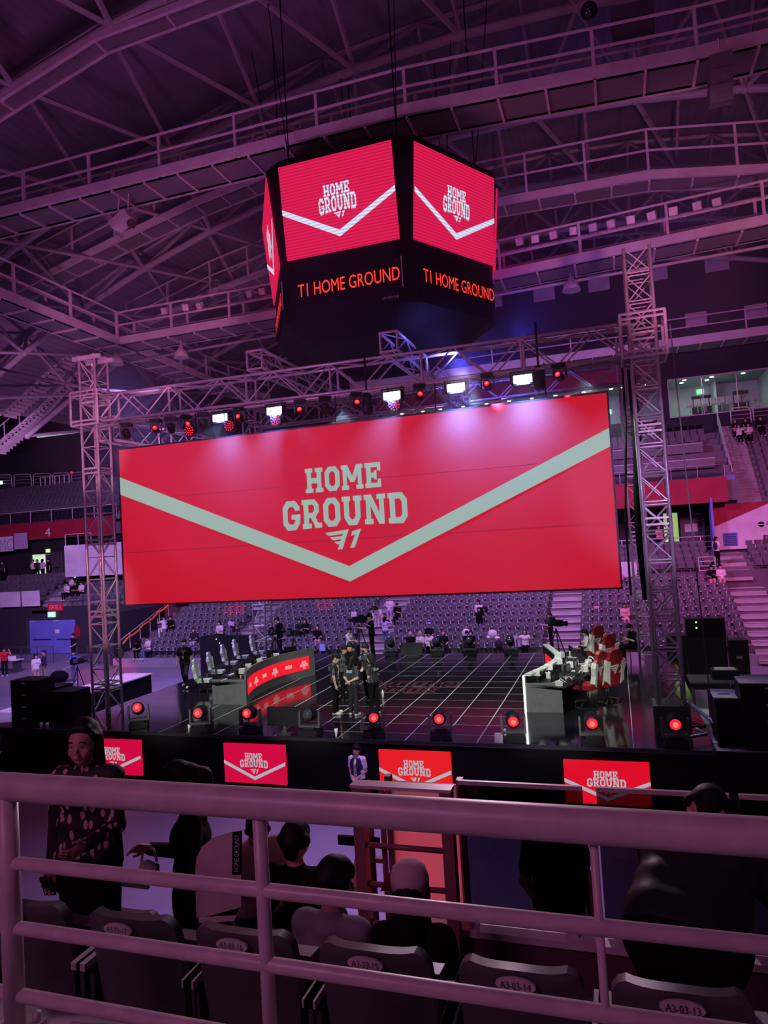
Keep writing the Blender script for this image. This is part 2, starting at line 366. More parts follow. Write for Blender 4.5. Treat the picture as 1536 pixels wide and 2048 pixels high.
# concourse wall, fascia and upper stand on the back side
YF = 45.0
mb = MB(); mb.bb(-29, 2.9, 47.6, 47.8, ZC, 8.6); mb.bb(3.75, 34, 47.6, 47.8, ZC, 8.6); mb.bb(2.9, 3.75, 47.6, 47.8, 7.2, 8.6)
struct('wall_back', mb, mat('concourse_black', (.015, .013, .02), .8), 'black concourse wall under the upper stand', 'wall')
DOORG = mat('glowing_corridor_wall', (.6, .7, .4), .7, emit=(.5, .8, .28), es=.6)  # wall emission stands in for the corridor lighting
struct('wall_corridor', B(2.6, 4.1, 48.6, 48.7, ZC, 7.4), DOORG, 'green glowing corridor wall beyond the open concourse door', 'wall')
struct('trim_3', B(-29, 6.35, YF, YF + .3, 7.62, 9.1), REDP, 'long plain red fascia below the press desks', 'fascia')
mb = MB()
for i in range(8): mb.bb(-29, 7.0, YF + .3 + .8 * i, YF + .3 + .8 * (i + 1), 7.7, 8.9 + .5 * i)
for i in range(14): mb.bb(7.0, 22, 46.2 + .37 * i, 46.57 + .37 * i, 6.2, 7.45 + .39 * i)
struct('upper_terrace', mb, TERR, 'upper stand terrace below the glazed boxes', 'terrace')
mb = MB()
for i in range(26): mb.bb(6.95, 8.3, 46.2 + .19 * i, 46.5 + .19 * i, 7.4, 7.6 + .205 * i)
mb.cm = 1
for i in range(26): mb.bb(6.95, 8.3, 46.18 + .19 * i, 46.23 + .19 * i, 7.59 + .205 * i, 7.615 + .205 * i)
o = struct('aisle_stairs', mb, [CONC, STEPM]); tag(o, 'steep stair flight beside the press desks up to the arched railings', 'stairs', kind='structure')
struct('wall_side', B(6.35, 6.95, 45.9, 46.2, 7.0, 9.2), BLUEP, 'blue side wall of the steep stair flight', 'wall')

# back wall with the glazed boxes
YV = 51.4
def vp(x, y): return onY(x, y, YV)
ZS0, ZS1 = 13.75, 16.35                             # sill and head of the boxes
mb = MB()
mb.bb(-60, 34, YV, YV + .2, ZS1, 30); mb.bb(-60, 34, YV, YV + .2, 8, ZS0)
mb.bb(-60, -17, YV, YV + .2, ZS0, ZS1); mb.bb(10.35, 34, YV, YV + .2, ZS0, ZS1); mb.bb(3.55, 4.05, YV, YV + .2, ZS0, ZS1)
struct('wall_back', mb, DARKW, 'tall dark upper wall behind the far stand', 'wall')
mb = MB(); mb.bb(-17, 10.35, YV + 4.4, YV + 4.5, ZS0 - .1, ZS1 + .1); mb.bb(-17, 10.35, YV + .2, YV + 4.5, ZS0 - .2, ZS0 - .1); mb.bb(10.35, 10.45, YV + .2, YV + 4.5, ZS0 - .1, ZS1 + .1); mb.bb(3.7, 3.85, YV + .2, YV + 4.5, ZS0 - .1, ZS1 + .1); mb.bb(7.3, 7.45, YV + 2.9, YV + 4.5, ZS0 - .1, ZS1 + .1)
struct('wall_box', mb, mat('box_room_paint', (.55, .58, .6), .8, scale=.5), 'pale grey walls inside the glazed boxes', 'wall')
struct('ceiling_box', B(-17, 10.4, YV + .2, YV + 4.5, ZS1 + .1, ZS1 + .2), mat('box_ceiling', (.3, .34, .36), .8), 'grey ceiling of the glazed boxes', 'ceiling')
for x in (-13, -7, -1, 6): 
    area('box_lamp', (x, YV + 1.1, ZS1 - .05), (x, YV + 1.3, 0), 1.4, (.82, 1, .95), 60 if x < 3 else 95)
GLV = glassmat('box_glass', (.85, .9, .9), .06)
k = 0
for (a, b) in [(-17, -14), (-14, -11), (-11, -8), (-8, -5), (-5, -2), (-2, .9), (.9, 3.55), (4.05, 6.2), (6.2, 8.3), (8.3, 10.35)]:
    k += 1; mb = MB(); mb.bb(a + .03, b - .03, YV + .06, YV + .09, ZS0, ZS1); o = struct('window_%d' % k, mb, GLV, 'clear glass pane of the glazed boxes', 'window'); o['group'] = 'glass panes of the boxes'
    fr = MB(); fr.bb(a, a + .05, YV - .02, YV + .12, ZS0, ZS1); fr.bb(a, b, YV - .02, YV + .12, ZS0 - .03, ZS0 + .04); fr.bb(a, b, YV - .02, YV + .12, ZS1 - .04, ZS1 + .03); fr.obj('window_frame', STEEL, o)

# left corner: gate wall, seating above it, concourse, fascia, upper rows
YG = 39.7
mb = MB(); mb.bb(-62, -40.35, YG, YG + .3, 0, 3.3); mb.bb(-36.1, -29, YG, YG + .3, 0, 3.3); mb.bb(-40.35, -36.1, YG, YG + .3, 2.5, 3.3)
mb.bb(-29.3, -29, R0Y, YG + .3, 0, 3.2)
struct('wall_left', mb, mat('gate_wall_paint', (.03, .027, .04), .75), 'dark ground floor wall around the blue gate doors', 'wall')
mb = MB()
for i in range(5): mb.bb(-62, -29, YG + .3 + .85 * i, YG + .3 + .85 * (i + 1), 2.2, 3.25 + .38 * i)
mb.bb(-62, -29, YG + 4.5, 48, 2.2, 5.05)
struct('stand_terrace', mb, TERR, 'stepped terrace above the gate doors', 'terrace')
mb = MB()
for i in range(5): mb.bb(-39.9, -37.9, YG + .3 + .85 * i - .02, YG + .3 + .85 * i + .06, 3.25 + .38 * i, 3.3 + .38 * i); mb.bb(-39.9, -37.9, YG + .3 + .85 * i - .3, YG + .3 + .85 * i, 2.87 + .38 * i, 3.07 + .38 * i)
o = struct('aisle_stairs', mb, STEPM); tag(o, 'steps above the gate leading to the lit concourse doors', 'stairs', kind='structure')
mb = MB(); mb.bb(-62, -46.15, 46, 46.2, 5, 8.5); mb.bb(-44.55, -42.8, 46, 46.2, 5, 8.5); mb.bb(-41.6, -29, 46, 46.2, 5, 8.5); mb.bb(-46.15, -44.55, 46, 46.2, 7.15, 8.5); mb.bb(-42.8, -41.6, 46, 46.2, 7.3, 8.5)
struct('wall_concourse', mb, mat('concourse_black2', (.016, .014, .022), .8), 'black concourse wall below the fascia with number four', 'wall')
struct('wall_corridor', B(-48, -40.5, 47.2, 47.3, 5, 7.6), mat('glowing_corridor_pale', (.7, .75, .6), .7, emit=(.62, .82, .55), es=.9), 'glowing corridor wall beyond the open doors above the gate', 'wall')  # emission on the wall replaces lamps in this corridor
struct('trim_4', B(-62, -36.9, 45, 45.3, 8.35, 9.75), REDP, 'red fascia with the white number four', 'fascia')
mb = MB()
for i in range(6): mb.bb(-62, -35, 45.3 + .8 * i, 45.3 + .8 * (i + 1), 8.4, 9.55 + .62 * i)
mb.bb(-62, -35, 50.1, 51.35, 8.4, 13.3)
struct('upper_terrace', mb, TERR, 'upper terrace above the fascia with number four', 'terrace')
mb = MB()
for i in range(22): mb.bb(-37.2, -35.2, 45.3 + .22 * i, 45.52 + .22 * i, 9.3, 9.62 + .21 * i)
o = struct('aisle_stairs', mb, CONC); tag(o, 'dim stair flight beside the upper seats behind the truss tower', 'stairs', kind='structure')
struct('wall_side', B(-38.4, -29.2, 41.4, 41.6, 5.3, 7.6), PINKP, 'pale lilac panel wall beside the lit doors', 'wall')
struct('wall_side', B(-29, -28.8, 41, 51.4, 3, 9), DARKW, 'dark return wall at the end of the stand', 'wall')
struct('wall_left', B(-62.3, -62, 2, 52, 0, 22), DARKW, 'dark far side wall', 'wall')

# roof: arched deck on a space frame
def rz_(x, y=0): return 24.2 - .0092 * (x + 4) ** 2
RIB = mat('roof_deck_sheet', (.22, .19, .24), .7, scale=.4, var=.15)
nt = RIB.node_tree; tcn = nt.nodes.new('ShaderNodeTexCoord'); wv = nt.nodes.new('ShaderNodeTexWave'); wv.inputs['Scale'].default_value = 0.9; wv.bands_direction = 'X'
nt.links.new(tcn.outputs['Object'], wv.inputs['Vector']); bp = nt.nodes.new('ShaderNodeBump'); bp.inputs['Strength'].default_value = .5; bp.inputs['Distance'].default_value = .08
nt.links.new(wv.outputs['Fac'], bp.inputs['Height']); nt.links.new(bp.outputs['Normal'], nt.nodes['Principled BSDF'].inputs['Normal'])
mb = MB(); XS = [-38 + 4 * i for i in range(18)]
mb.grid([[(x, y, rz_(x) + 3.0) for x in XS] for y in (-6, 10, 26, 42, 52)])
struct('ceiling', mb, RIB, 'dark corrugated roof deck of the arena', 'ceiling')
mb = MB(); YS = [6 * j for j in range(9)]; XN = [-36 + 4 * i for i in range(17)]
def nd(i, j): x = XN[i] + (2 if j % 2 else 0); return Vector((x, YS[j], rz_(x)))
def tn(i, j): x = XN[i] + 2 + (2 if j % 2 else 0); return Vector((x, YS[j] + 2.2, rz_(x) + 2.6))
for j in range(len(YS)):
    for i in range(len(XN) - 1):
        mb.cyl(nd(i, j), nd(i + 1, j), .17, 7, cap=False)
        mb.cyl(nd(i, j), tn(i, j), .10, 5, cap=False); mb.cyl(nd(i + 1, j), tn(i, j), .10, 5, cap=False)
        if i < len(XN) - 2: mb.cyl(tn(i, j), tn(i + 1, j), .11, 5, cap=False)
        if j < len(YS) - 1:
            k = i if j % 2 == 0 else i + 1
            mb.cyl(tn(i, j), nd(min(k, len(XN) - 1), j + 1), .085, 5, cap=False)
            if j % 2 == 0 and i: mb.cyl(nd(i, j), nd(i - 1, j + 1), .1, 5, cap=False); 
            mb.cyl(nd(i, j), nd(i if j % 2 == 0 else i + 1, j + 1), .1, 5, cap=False)
        mb.ell(nd(i, j), (.22, .22, .22), 6, 4)
struct('ceiling_space_frame', mb, ROOFST, 'tubular steel space frame under the arched roof', 'roof frame')
# ---------------------------------------------------------------- catwalks under the roof
GRATE = mat('catwalk_grating', (.2, .18, .2), .7, scale=30)
CATW = mat('catwalk_steel', (.62, .55, .6), .5, scale=1.5)
def catwalk(label, pts, width=1.2, side=(0, 1, 0), rail=1.15, step=2.6, far_rail=True, beam=.32, group=None, cross=1.3):
    """pts run along the near edge; side points across to the far edge"""
    pts = [Vector(p) for p in pts]; sd = Vector(side).normalized() * width
    t = thing('roof_catwalk', label, 'catwalk', pts[0], group=group)
    d = MB(); b = MB(); r = MB()
    for a, c in zip(pts, pts[1:]):
        d.add([a, c, c + sd, a + sd, a + Vector((0, 0, .04)), c + Vector((0, 0, .04)), c + sd + Vector((0, 0, .04)), a + sd + Vector((0, 0, .04))], [(0, 1, 2, 3), (7, 6, 5, 4), (0, 4, 5, 1), (2, 6, 7, 3)])
        for off in (Vector((0, 0, 0)), sd):
            up = Vector((0, 0, beam)); w = sd.normalized() * .12
            b.add([a + off - w, c + off - w, c + off + w, a + off + w, a + off - w + up, c + off - w + up, c + off + w + up, a + off + w + up], [(0, 1, 2, 3), (7, 6, 5, 4), (0, 4, 5, 1), (1, 5, 6, 2), (2, 6, 7, 3), (3, 7, 4, 0)])
            if off.length == 0 or far_rail:
                for h in (rail + beam, rail * .5 + beam): r.cyl(a + off + Vector((0, 0, h)), c + off + Vector((0, 0, h)), .045, 6)
        n = max(1, int((c - a).length / cross))
        for i in range(0 if a == pts[0] else 1, n + 1):
            p = a.lerp(c, i / n); MB().cyl(p - Vector((0, 0, .03)), p + sd - Vector((0, 0, .03)), .05, 4).obj('cross_bar', CATW, t)
        n = max(1, int((c - a).length / step))
        for i in range(0 if a == pts[0] else 1, n + 1):
            for off in ((Vector((0, 0, 0)), sd) if far_rail else (Vector((0, 0, 0)),)):
                p = a.lerp(c, i / n) + off; MB().box(p + Vector((0, 0, (rail + beam) / 2)), (.09, .09, rail + beam)).obj('post', CATW, t)
    d.obj('deck', GRATE, t); b.obj('side_beams', CATW, t); r.obj('handrail', CATW, t)
    return t
catwalk('long pale catwalk crossing the hall just above the hexagonal scoreboard', [(-34, 19.3, 18.6), (-22, 19.4, 19), (-5, 19.6, 19), (3, 20.4, 19), (12, 20.6, 19)], 1.25)
catwalk('catwalk behind the scoreboard whose handrail carries a row of floodlights', [(-20.6, 25.9, 16), (-3.4, 26.0, 16), (14, 24.6, 16)], 1.25)
catwalk('side catwalk running toward the back wall from the roof corner, over the stair', [(-20.0, 14, 16), (-20.5, 25.8, 16), (-21.2, 36.5, 16), (-20.4, 40, 16)], 1.25, (-1, 0, 0))
catwalk('high bent catwalk up under the roof before the scoreboard', [(-28, 18, 19.6), (-18.5, 18, 22.0), (-14.6, 18, 22.95), (-9.3, 18, 23.1), (2, 18, 23.3)], .5, far_rail=False, rail=.3, beam=.2, cross=2.2)
catwalk('dim bent catwalk under the roof behind the floodlight row', [(-4.6, 27.5, 19.5), (2.1, 27.5, 19.3), (8, 27.5, 18.3), (16, 27.5, 16)], .9, step=2.2, far_rail=False, rail=1.6)
catwalk('dim sloping catwalk under the roof beyond the side catwalk', [(-29, 27.2, 19.6), (-21.5, 27.2, 21.3), (-17, 27.2, 22.2), (-9, 27.2, 23.3)], .9, far_rail=False, step=2.2, rail=1.6)
catwalk('dim sloping catwalk descending behind the roof corner floodlights', [(-25.5, 33, 19.0), (-20, 33, 20.4), (-13, 33, 21.6)], .9, far_rail=False, step=2.2, rail=1.6)
# pipe under the floodlight catwalk
MB().tube([(-20.6, 27.6, 15.75), (14, 26.2, 15.75)], .06).obj('cable_pipe', CATW)
tag(bpy.data.objects['cable_pipe'], 'thin pale pipe along the underside of the floodlight catwalk', 'pipe')
# balcony walkway in front of the glazed boxes
t = catwalk('lower maintenance walkway with handrail along the wall above the boxes', [(-18, 48.6, 17.9), (14, 48.6, 17.9)], 1.6, rail=1.25, step=5.2, far_rail=False, beam=.55)
# roof access stairs at the far side
def roof_stair(label, a, b, c):
    a, b, c = Vector(a), Vector(b), Vector(c); t = thing('roof_stair', label, 'stairs', a)
    s = MB(); tr = MB(); r = MB(); w = Vector((0, 1.1, 0))
    for p, q in ((a, b), (b, c)):
        for off in (Vector((0, 0, 0)), w): s.add([p + off, q + off, q + off + Vector((0, 0, .3)), p + off + Vector((0, 0, .3)), p + off + Vector((0, .08, 0)), q + off + Vector((0, .08, 0)), q + off + Vector((0, .08, .3)), p + off + Vector((0, .08, .3))], [(0, 1, 2, 3), (4, 5, 6, 7), (0, 4, 5, 1), (3, 2, 6, 7)])
        n = int((q - p).length / .34)
        for i in range(n): m_ = p.lerp(q, (i + .5) / n); tr.box(m_ + Vector((0, .55, .05)), (.3, 1.1, .04)); tr.box(m_ + Vector((.14, .55, -.06)), (.02, 1.1, .2))
        r.cyl(p + Vector((0, 0, 1.25)), q + Vector((0, 0, 1.25)), .04, 5)
        for k in range(4): m_ = p.lerp(q, k / 3); MB().cyl(m_, m_ + Vector((0, 0, 1.25)), .04, 5).obj('post', CATW, t)
    s.obj('stringers', CATW, t); tr.obj('treads', CATW, t); r.obj('handrail', CATW, t); return t
roof_stair('pale steel stair with treads climbing to the side catwalk', onY(0, 832, 36), onY(60, 782, 36), onY(140, 705, 36))
roof_stair('plain steel stair sloping below the treaded stair at the dark wall', onY(-20, 905, 38), onY(70, 830, 38), onY(168, 735, 38))
t = MB().tube([onY(x, y, 25) for x, y in ((-10, 735), (90, 760), (180, 778), (260, 784), (330, 780))], .07).obj('slack_cable', CATW); tag(t, 'slack pale cable hanging across the dark wall by the truss tower', 'cable')

# ---------------------------------------------------------------- hexagonal scoreboard
HX, HY = -6.85, 21.85
CUBEM = mat('scoreboard_black', (.005, .005, .007), .6, spec=.2)
LED_R = ledmat('scoreboard_led_red', (.68, .010, .075), 1.05, lines=2 * PI / .09)
LED_W = ledmat('scoreboard_led_white', (.72, .78, 1), .95, lines=2 * PI / .09)
TICK = ledmat('ticker_led', (1, .035, .015), 1.6)
cube = thing('hexagonal_scoreboard', 'hexagonal hanging scoreboard with red screens and a ticker below', 'scoreboard', (HX, HY, 12.3))
def hexring(R, z, ph=0): return [Vector((HX + R * math.sin(math.radians(60 * k + 30 + ph)), HY - R * math.cos(math.radians(60 * k + 30 + ph)), z)) for k in range(6)]
mb = MB(); RT, RB = 4.2, 3.86
def tor(R, c=.09): 
    p = hexring(R, 0); out = []
    for k in range(6): out += [p[k].lerp(p[k - 1], c), p[k].lerp(p[(k + 1) % 6], c)]
    return out
def lev(R, z): return [Vector((p.x, p.y, z)) for p in tor(R)]
mb.grid([q + [q[0]] for q in (lev(3.6, 18.0), lev(RT, 17.75), lev(RB, 14.7), lev(RB - .02, 13.15), lev(2.9, 12.6), lev(1.6, 12.2))], False)
mb.poly(lev(3.6, 18.0)); mb.poly(lev(1.6, 12.5)); mb.obj('body', CUBEM, cube)
for k in range(6):
    an = math.radians(60 * k); n = Vector((math.sin(an), -math.cos(an), 0)); ux = Vector((math.cos(an), math.sin(an), 0))
    a0 = RT * math.cos(PI / 6); a1 = RB * math.cos(PI / 6)
    zt, zb = 17.55, 14.87
    fa = lambda z: a1 + (a0 - a1) * (z - 14.7) / (17.75 - 14.7)
    bot = Vector((HX, HY, zb)) + n * (fa(zb) + .02); top = Vector((HX, HY, zt)) + n * (fa(zt) + .02); uz = (top - bot); H = uz.length; uzn = uz.normalized(); nn = ux.cross(uzn)
    org = bot - ux * 1.73; mb = MB(); pts = [org, org + ux * 3.46, org + ux * 3.46 + uz, org + uz]; mb.poly(pts, nn * .03)
    sc = mb.obj('screen', LED_R, cube)
    if k in (0, 1, 5):
        graphics(sc, org, ux, uzn, layout(3.46, H, hm=(.385, .615, .58, .70), gr=(.335, .665, .415, .575), lg=(.46, .405, .10), ch=(.545, .485, .215, .145), cx=.5), LED_W, LED_W, LED_W, off=.045)
    if k in (0, 1, 5):
        # the dark ticker band with its running text
        c = Vector((HX, HY, 13.92)) + n * (a1 + .02)
        b2 = MB().poly([c - ux * 1.7 - Vector((0, 0, .38)), c + ux * 1.7 - Vector((0, 0, .38)), c + ux * 1.7 + Vector((0, 0, .38)), c - ux * 1.7 + Vector((0, 0, .38))], n * .03).obj('ticker_band', CUBEM, cube)
        text_obj('ticker_lettering', 'T1 HOME GROUND', TICK, b2, c + ux * .12, ux, (0, 0, 1), 3.1, .38, off=.04)
        MB().box(c + ux * 1.73 + Vector((0, 0, .05)), (.03, .03, .85)).obj('corner_strip', mat('grey_strip', (.35, .33, .3), .4), cube)
    if k == 0: text_obj('maker_lettering', '(주)대한전광', mat('dim_white_letter', (.4, .4, .42), .6), cube, Vector((HX, HY, 13.28)) + n * (a1 + .01) + ux * 1.36, ux, (0, 0, 1), .5, .09, off=.02)
for k, p in enumerate(hexring(3.4, 17.9)):
    MB().cyl(p, p + Vector((0, 0, 6.3)), .02, 5).obj('hoist_cable', BLACK, cube)
    q = Vector((HX + (p.x - HX) * (1.0 + .25 * (k % 3)), HY + (p.y - HY) * .7, 24.2)); MB().cyl(p + Vector((0, 0, .05)), q, .016, 5).obj('hoist_cable', BLACK, cube)
mb = MB()
for p in hexring(1.8, 18.3): mb.box(p, (.3, .3, .6))
mb.bb(HX - 1.5, HX + 1.5, HY - .2, HY + .2, 18.5, 18.8); mb.obj('hoist_frame', CUBEM, cube)

# ---------------------------------------------------------------- the big hanging screen
SY = 18.7
SCR_R = ledmat('wall_led_red', (.52, .004, .012), 1.0, base=(.12, .12, .12), rough=.7)
SCR_G = ledmat('wall_led_pale', (.33, .47, .40), .9, base=(.12, .12, .12), rough=.7)
scr = thing('hanging_led_screen', 'wide red LED wall with the words home ground over the stage', 'screen', (-7.5, SY, 4.99))
B(-15, .02, SY, SY + .09, 4.99, 9.95).obj('led_panel', SCR_R, scr)
mb = MB(); mb.bb(-15.06, -15, SY - .01, SY + .16, 4.94, 10.0); mb.bb(.02, .07, SY - .01, SY + .16, 4.94, 10.0); mb.bb(-15, .02, SY - .0, SY + .16, 9.95, 10.0); mb.bb(-15, .02, SY + .02, SY + .16, 4.94, 4.99); mb.bb(-15, .02, SY + .09, SY + .16, 4.99, 9.95); mb.obj('frame', DGREY, scr)
mb = MB()
for z in (6.63, 8.3): mb.bb(-15, .02, SY - .004, SY, z - .006, z + .006)
mb.obj('panel_seam', mat('panel_seam_grey', (.45, .2, .22), .5), scr)
graphics(scr, (-15, SY, 4.99), (1, 0, 0), (0, 0, 1), dict(chev=[(0, 4.08), (7.72, .87), (15.02, 4.05), (15.02, 3.58), (7.72, .43), (0, 3.52)], home=(6.5, 8.83, 3.05, 3.76), ground=(5.72, 9.55, 2.03, 2.86), logo=(7.03, 1.92, 1.12), arch=.06), SCR_G, SCR_G, SCR_G)
for x in (-13.5, -10.5, -7.5, -4.5, -1.5): MB().cyl((x, SY + .12, 10), (x, SY + .25, 11.0), .02, 5).obj('hanging_chain', DGREY, scr)
spot('screen_uplight', (-11.4, 17.1, 2.2), (-11.6, 18.7, 5.1), (1, .45, .25), 55, 45, 1)
spot('screen_uplight', (-1.9, 17.1, 2.2), (-2.6, 18.7, 5.1), (1, .45, .25), 60, 50, 1)

# ---------------------------------------------------------------- stage
STG = bpy.data.materials.new('gloss_stage_floor'); STG.use_nodes = True; b = STG.node_tree.nodes['Principled BSDF']
b.inputs['Base Color'].default_value = (.010, .010, .013, 1); b.inputs['Roughness'].default_value = .09; b.inputs['Specular IOR Level'].default_value = .8; b.inputs['IOR'].default_value = 1.85
nt = STG.node_tree; tc = nt.nodes.new('ShaderNodeTexCoord'); no = nt.nodes.new('ShaderNodeTexNoise'); no.inputs['Scale'].default_value = 1.3; nt.links.new(tc.outputs['Object'], no.inputs['Vector'])
mr = nt.nodes.new('ShaderNodeMapRange'); mr.inputs[3].default_value = .05; mr.inputs[4].default_value = .16; nt.links.new(no.outputs['Fac'], mr.inputs[0]); nt.links.new(mr.outputs[0], b.inputs['Roughness'])
stage = thing('stage', 'large glossy black stage with a ruled floor and black skirt', 'stage', (-7.35, 16.85, 0))
SX0, SX1, SY0, SY1, SZ = -16.5, 1.75, 16.85, 29.75, 1.5
mb = MB(); mb.poly([(SX0, 19.0, SZ), (SX0 - 3.2, 16.85, SZ), (SX1, 16.85, SZ), (SX1, SY1, SZ), (SX0, SY1, SZ)][::-1], (0, 0, -.08)); mb.obj('deck', STG, stage)
MB().bb(SX0 - 3.2, 3.8, 16.88, 16.98, 0, SZ - .02).bb(SX0 + .1, SX0 + .2, 19, SY1 - .1, 0, SZ - .1).bb(SX1 - .2, SX1 - .1, 17, SY1 - .1, 0, SZ - .1).bb(SX0 + .1, SX1, SY1 - .2, SY1 - .1, 0, SZ - .1).obj('skirt', BLACKM, stage)
MB().bb(SX0 - 3.2, SX1, 16.82, 16.88, SZ - .06, SZ + .015).obj('lip_edge', mat('lip_aluminium', (.02, .02, .022), .5, .2), stage)
LINEM = mat('floor_joint_tape', (.42, .46, .48), .45, scale=3)
mb = MB()
for k in range(-10, 1):
    x = -3.55 + .91 * k if k <= 0 else 0
    y0 = 16.9; mb.bb(x - .014, x + .014, y0, SY1 - .05, SZ + .001, SZ + .004)
for k in range(14):
    y = 17.55 + .92 * k; mb.bb(-9.2 if k % 2 else -8.0, -2.75, y - .007, y + .007, SZ + .001, SZ + .003)
mb.obj('floor_line', LINEM, stage)
mb = MB(); mb.bb(.03, .045, 16.9, 26, SZ + .001, SZ + .003); mb.obj('floor_line', LINEM, stage)
# the words printed on the stage floor, readable from behind
mb = MB(); f = lambda x, y: Vector((-7.1 - x, 23.05 - y, SZ + .004)); word(mb, 'GROUND', f, -1.75, 1.85, -.95, -.05); word(mb, 'HOME', f, -1.15, 1.0, .05, .9)
mb.obj('floor_lettering', mat('dull_red_print', (.09, .018, .024), .35), stage)
# side platform
pl = thing('side_platform', 'low black side runway with a pale pink top beside the stage', 'platform', (-22, 22, 0))
mb = MB(); mb.bb(-22.3, -20.9, 17.5, 27.6, 0, 1.0); mb.obj('body', BLACKM, pl); B(-22.35, -20.85, 17.45, 27.65, 1.0, 1.05).obj('top_deck', mat('pink_lit_top', (.75, .55, .65), .35), pl)  # pink light on the top is put into its base colour
for i in range(2):
    pass
# side wing deck beside the stage at the line array
struct('floor_wing', B(1.75, 6.5, 16.9, 21, 0, 1.42), mat('wing_deck_grey', (.34, .31, .38), .6, scale=1), 'grey wing deck where the speaker stack stands', 'floor')
struct('floor_wing', B(-24, SX0 - 1.6, 16.95, 18.9, 0, 1.42), mat('wing_deck_grey', (.34, .31, .38), .6), 'dark wing deck below the other speaker stack', 'floor')

# four red panels on the skirt
SM_R = [ledmat('front_led_red_%d' % k, c, 1.0) for k, c in enumerate([(.62, .002, .05), (.62, .002, .05), (.78, .010, .012), (.72, .003, .018)])]
SM_W = ledmat('front_led_white', (.55, .56, .62), .75)
for k, (x0, x1, z0, z1, lab) in enumerate([(-15.1, -13.19, .3, 1.29, 'red front panel half hidden by the long-haired woman'), (-10.5, -8.66, .27, 1.3, 'pinkish red front panel above the guard rail beside the dark-haired woman'), (-6.05, -4.2, .26, 1.28, 'orange red front panel above the red gate'), (-1.53, .34, .24, 1.21, 'red front panel partly behind the glass rail ledge')]):
    p = thing('stage_front_panel', lab, 'screen', ((x0 + x1) / 2, 16.78, z0), group='red panels along the stage front')
    B(x0, x1, 16.80, 16.87, z0, z1).obj('led_panel', SM_R[k], p)
    graphics(p, (x0, 16.80, z0), (1, 0, 0), (0, 0, 1), layout(x1 - x0, z1 - z0, hm=(.35, .63, .60, .78), gr=(.27, .72, .42, .60), lg=(.43, .375, .14), ch=(.58, .49, .18, .09)), SM_W, SM_W, SM_W)
# ---------------------------------------------------------------- lighting truss: towers, main truss, cross trusses
def truss(name, label, a, b, w=.55, h=.85, bay=.9, group=None, r=.045, seg=3.0):
    a, b = Vector(a), Vector(b); d = (b - a).normalized(); s = d.cross(Vector((0, 0, 1))).normalized() * (w / 2); u = Vector((0, 0, h / 2)); L = (b - a).length
    t = thing(name, label, 'truss', a, group=group); n = int(L / bay); br = MB()
    for q in (s + u, s - u, -s + u, -s - u): MB().cyl(a + q, b + q, r, 7).obj('chord', ALU, t)
    for i in range(n):
        p, q = a + d * (L * i / n), a + d * (L * (i + 1) / n)
        for sg in (s, -s):
            A, Bp = (u, -u) if i % 2 else (-u, u); br.cyl(p + sg + A, q + sg + Bp, r * .55, 5, cap=False)
        br.cyl(p + (s if i % 2 else -s) + u, q + (-s if i % 2 else s) + u, r * .55, 5, cap=False); br.cyl(p + (s if i % 2 else -s) - u, q + (-s if i % 2 else s) - u, r * .55, 5, cap=False)
    br.obj('lattice', ALU, t)
    m = max(1, round(L / seg))
    for i in range(m + 1):
        p = a + d * (L * i / m); f = MB()
        for c1, c2 in ((s + u, s - u), (s - u, -s - u), (-s - u, -s + u), (-s + u, s + u)): f.cyl(p + c1, p + c2, r * .8, 5)
        f.obj('end_frame', ALU, t)
    return t
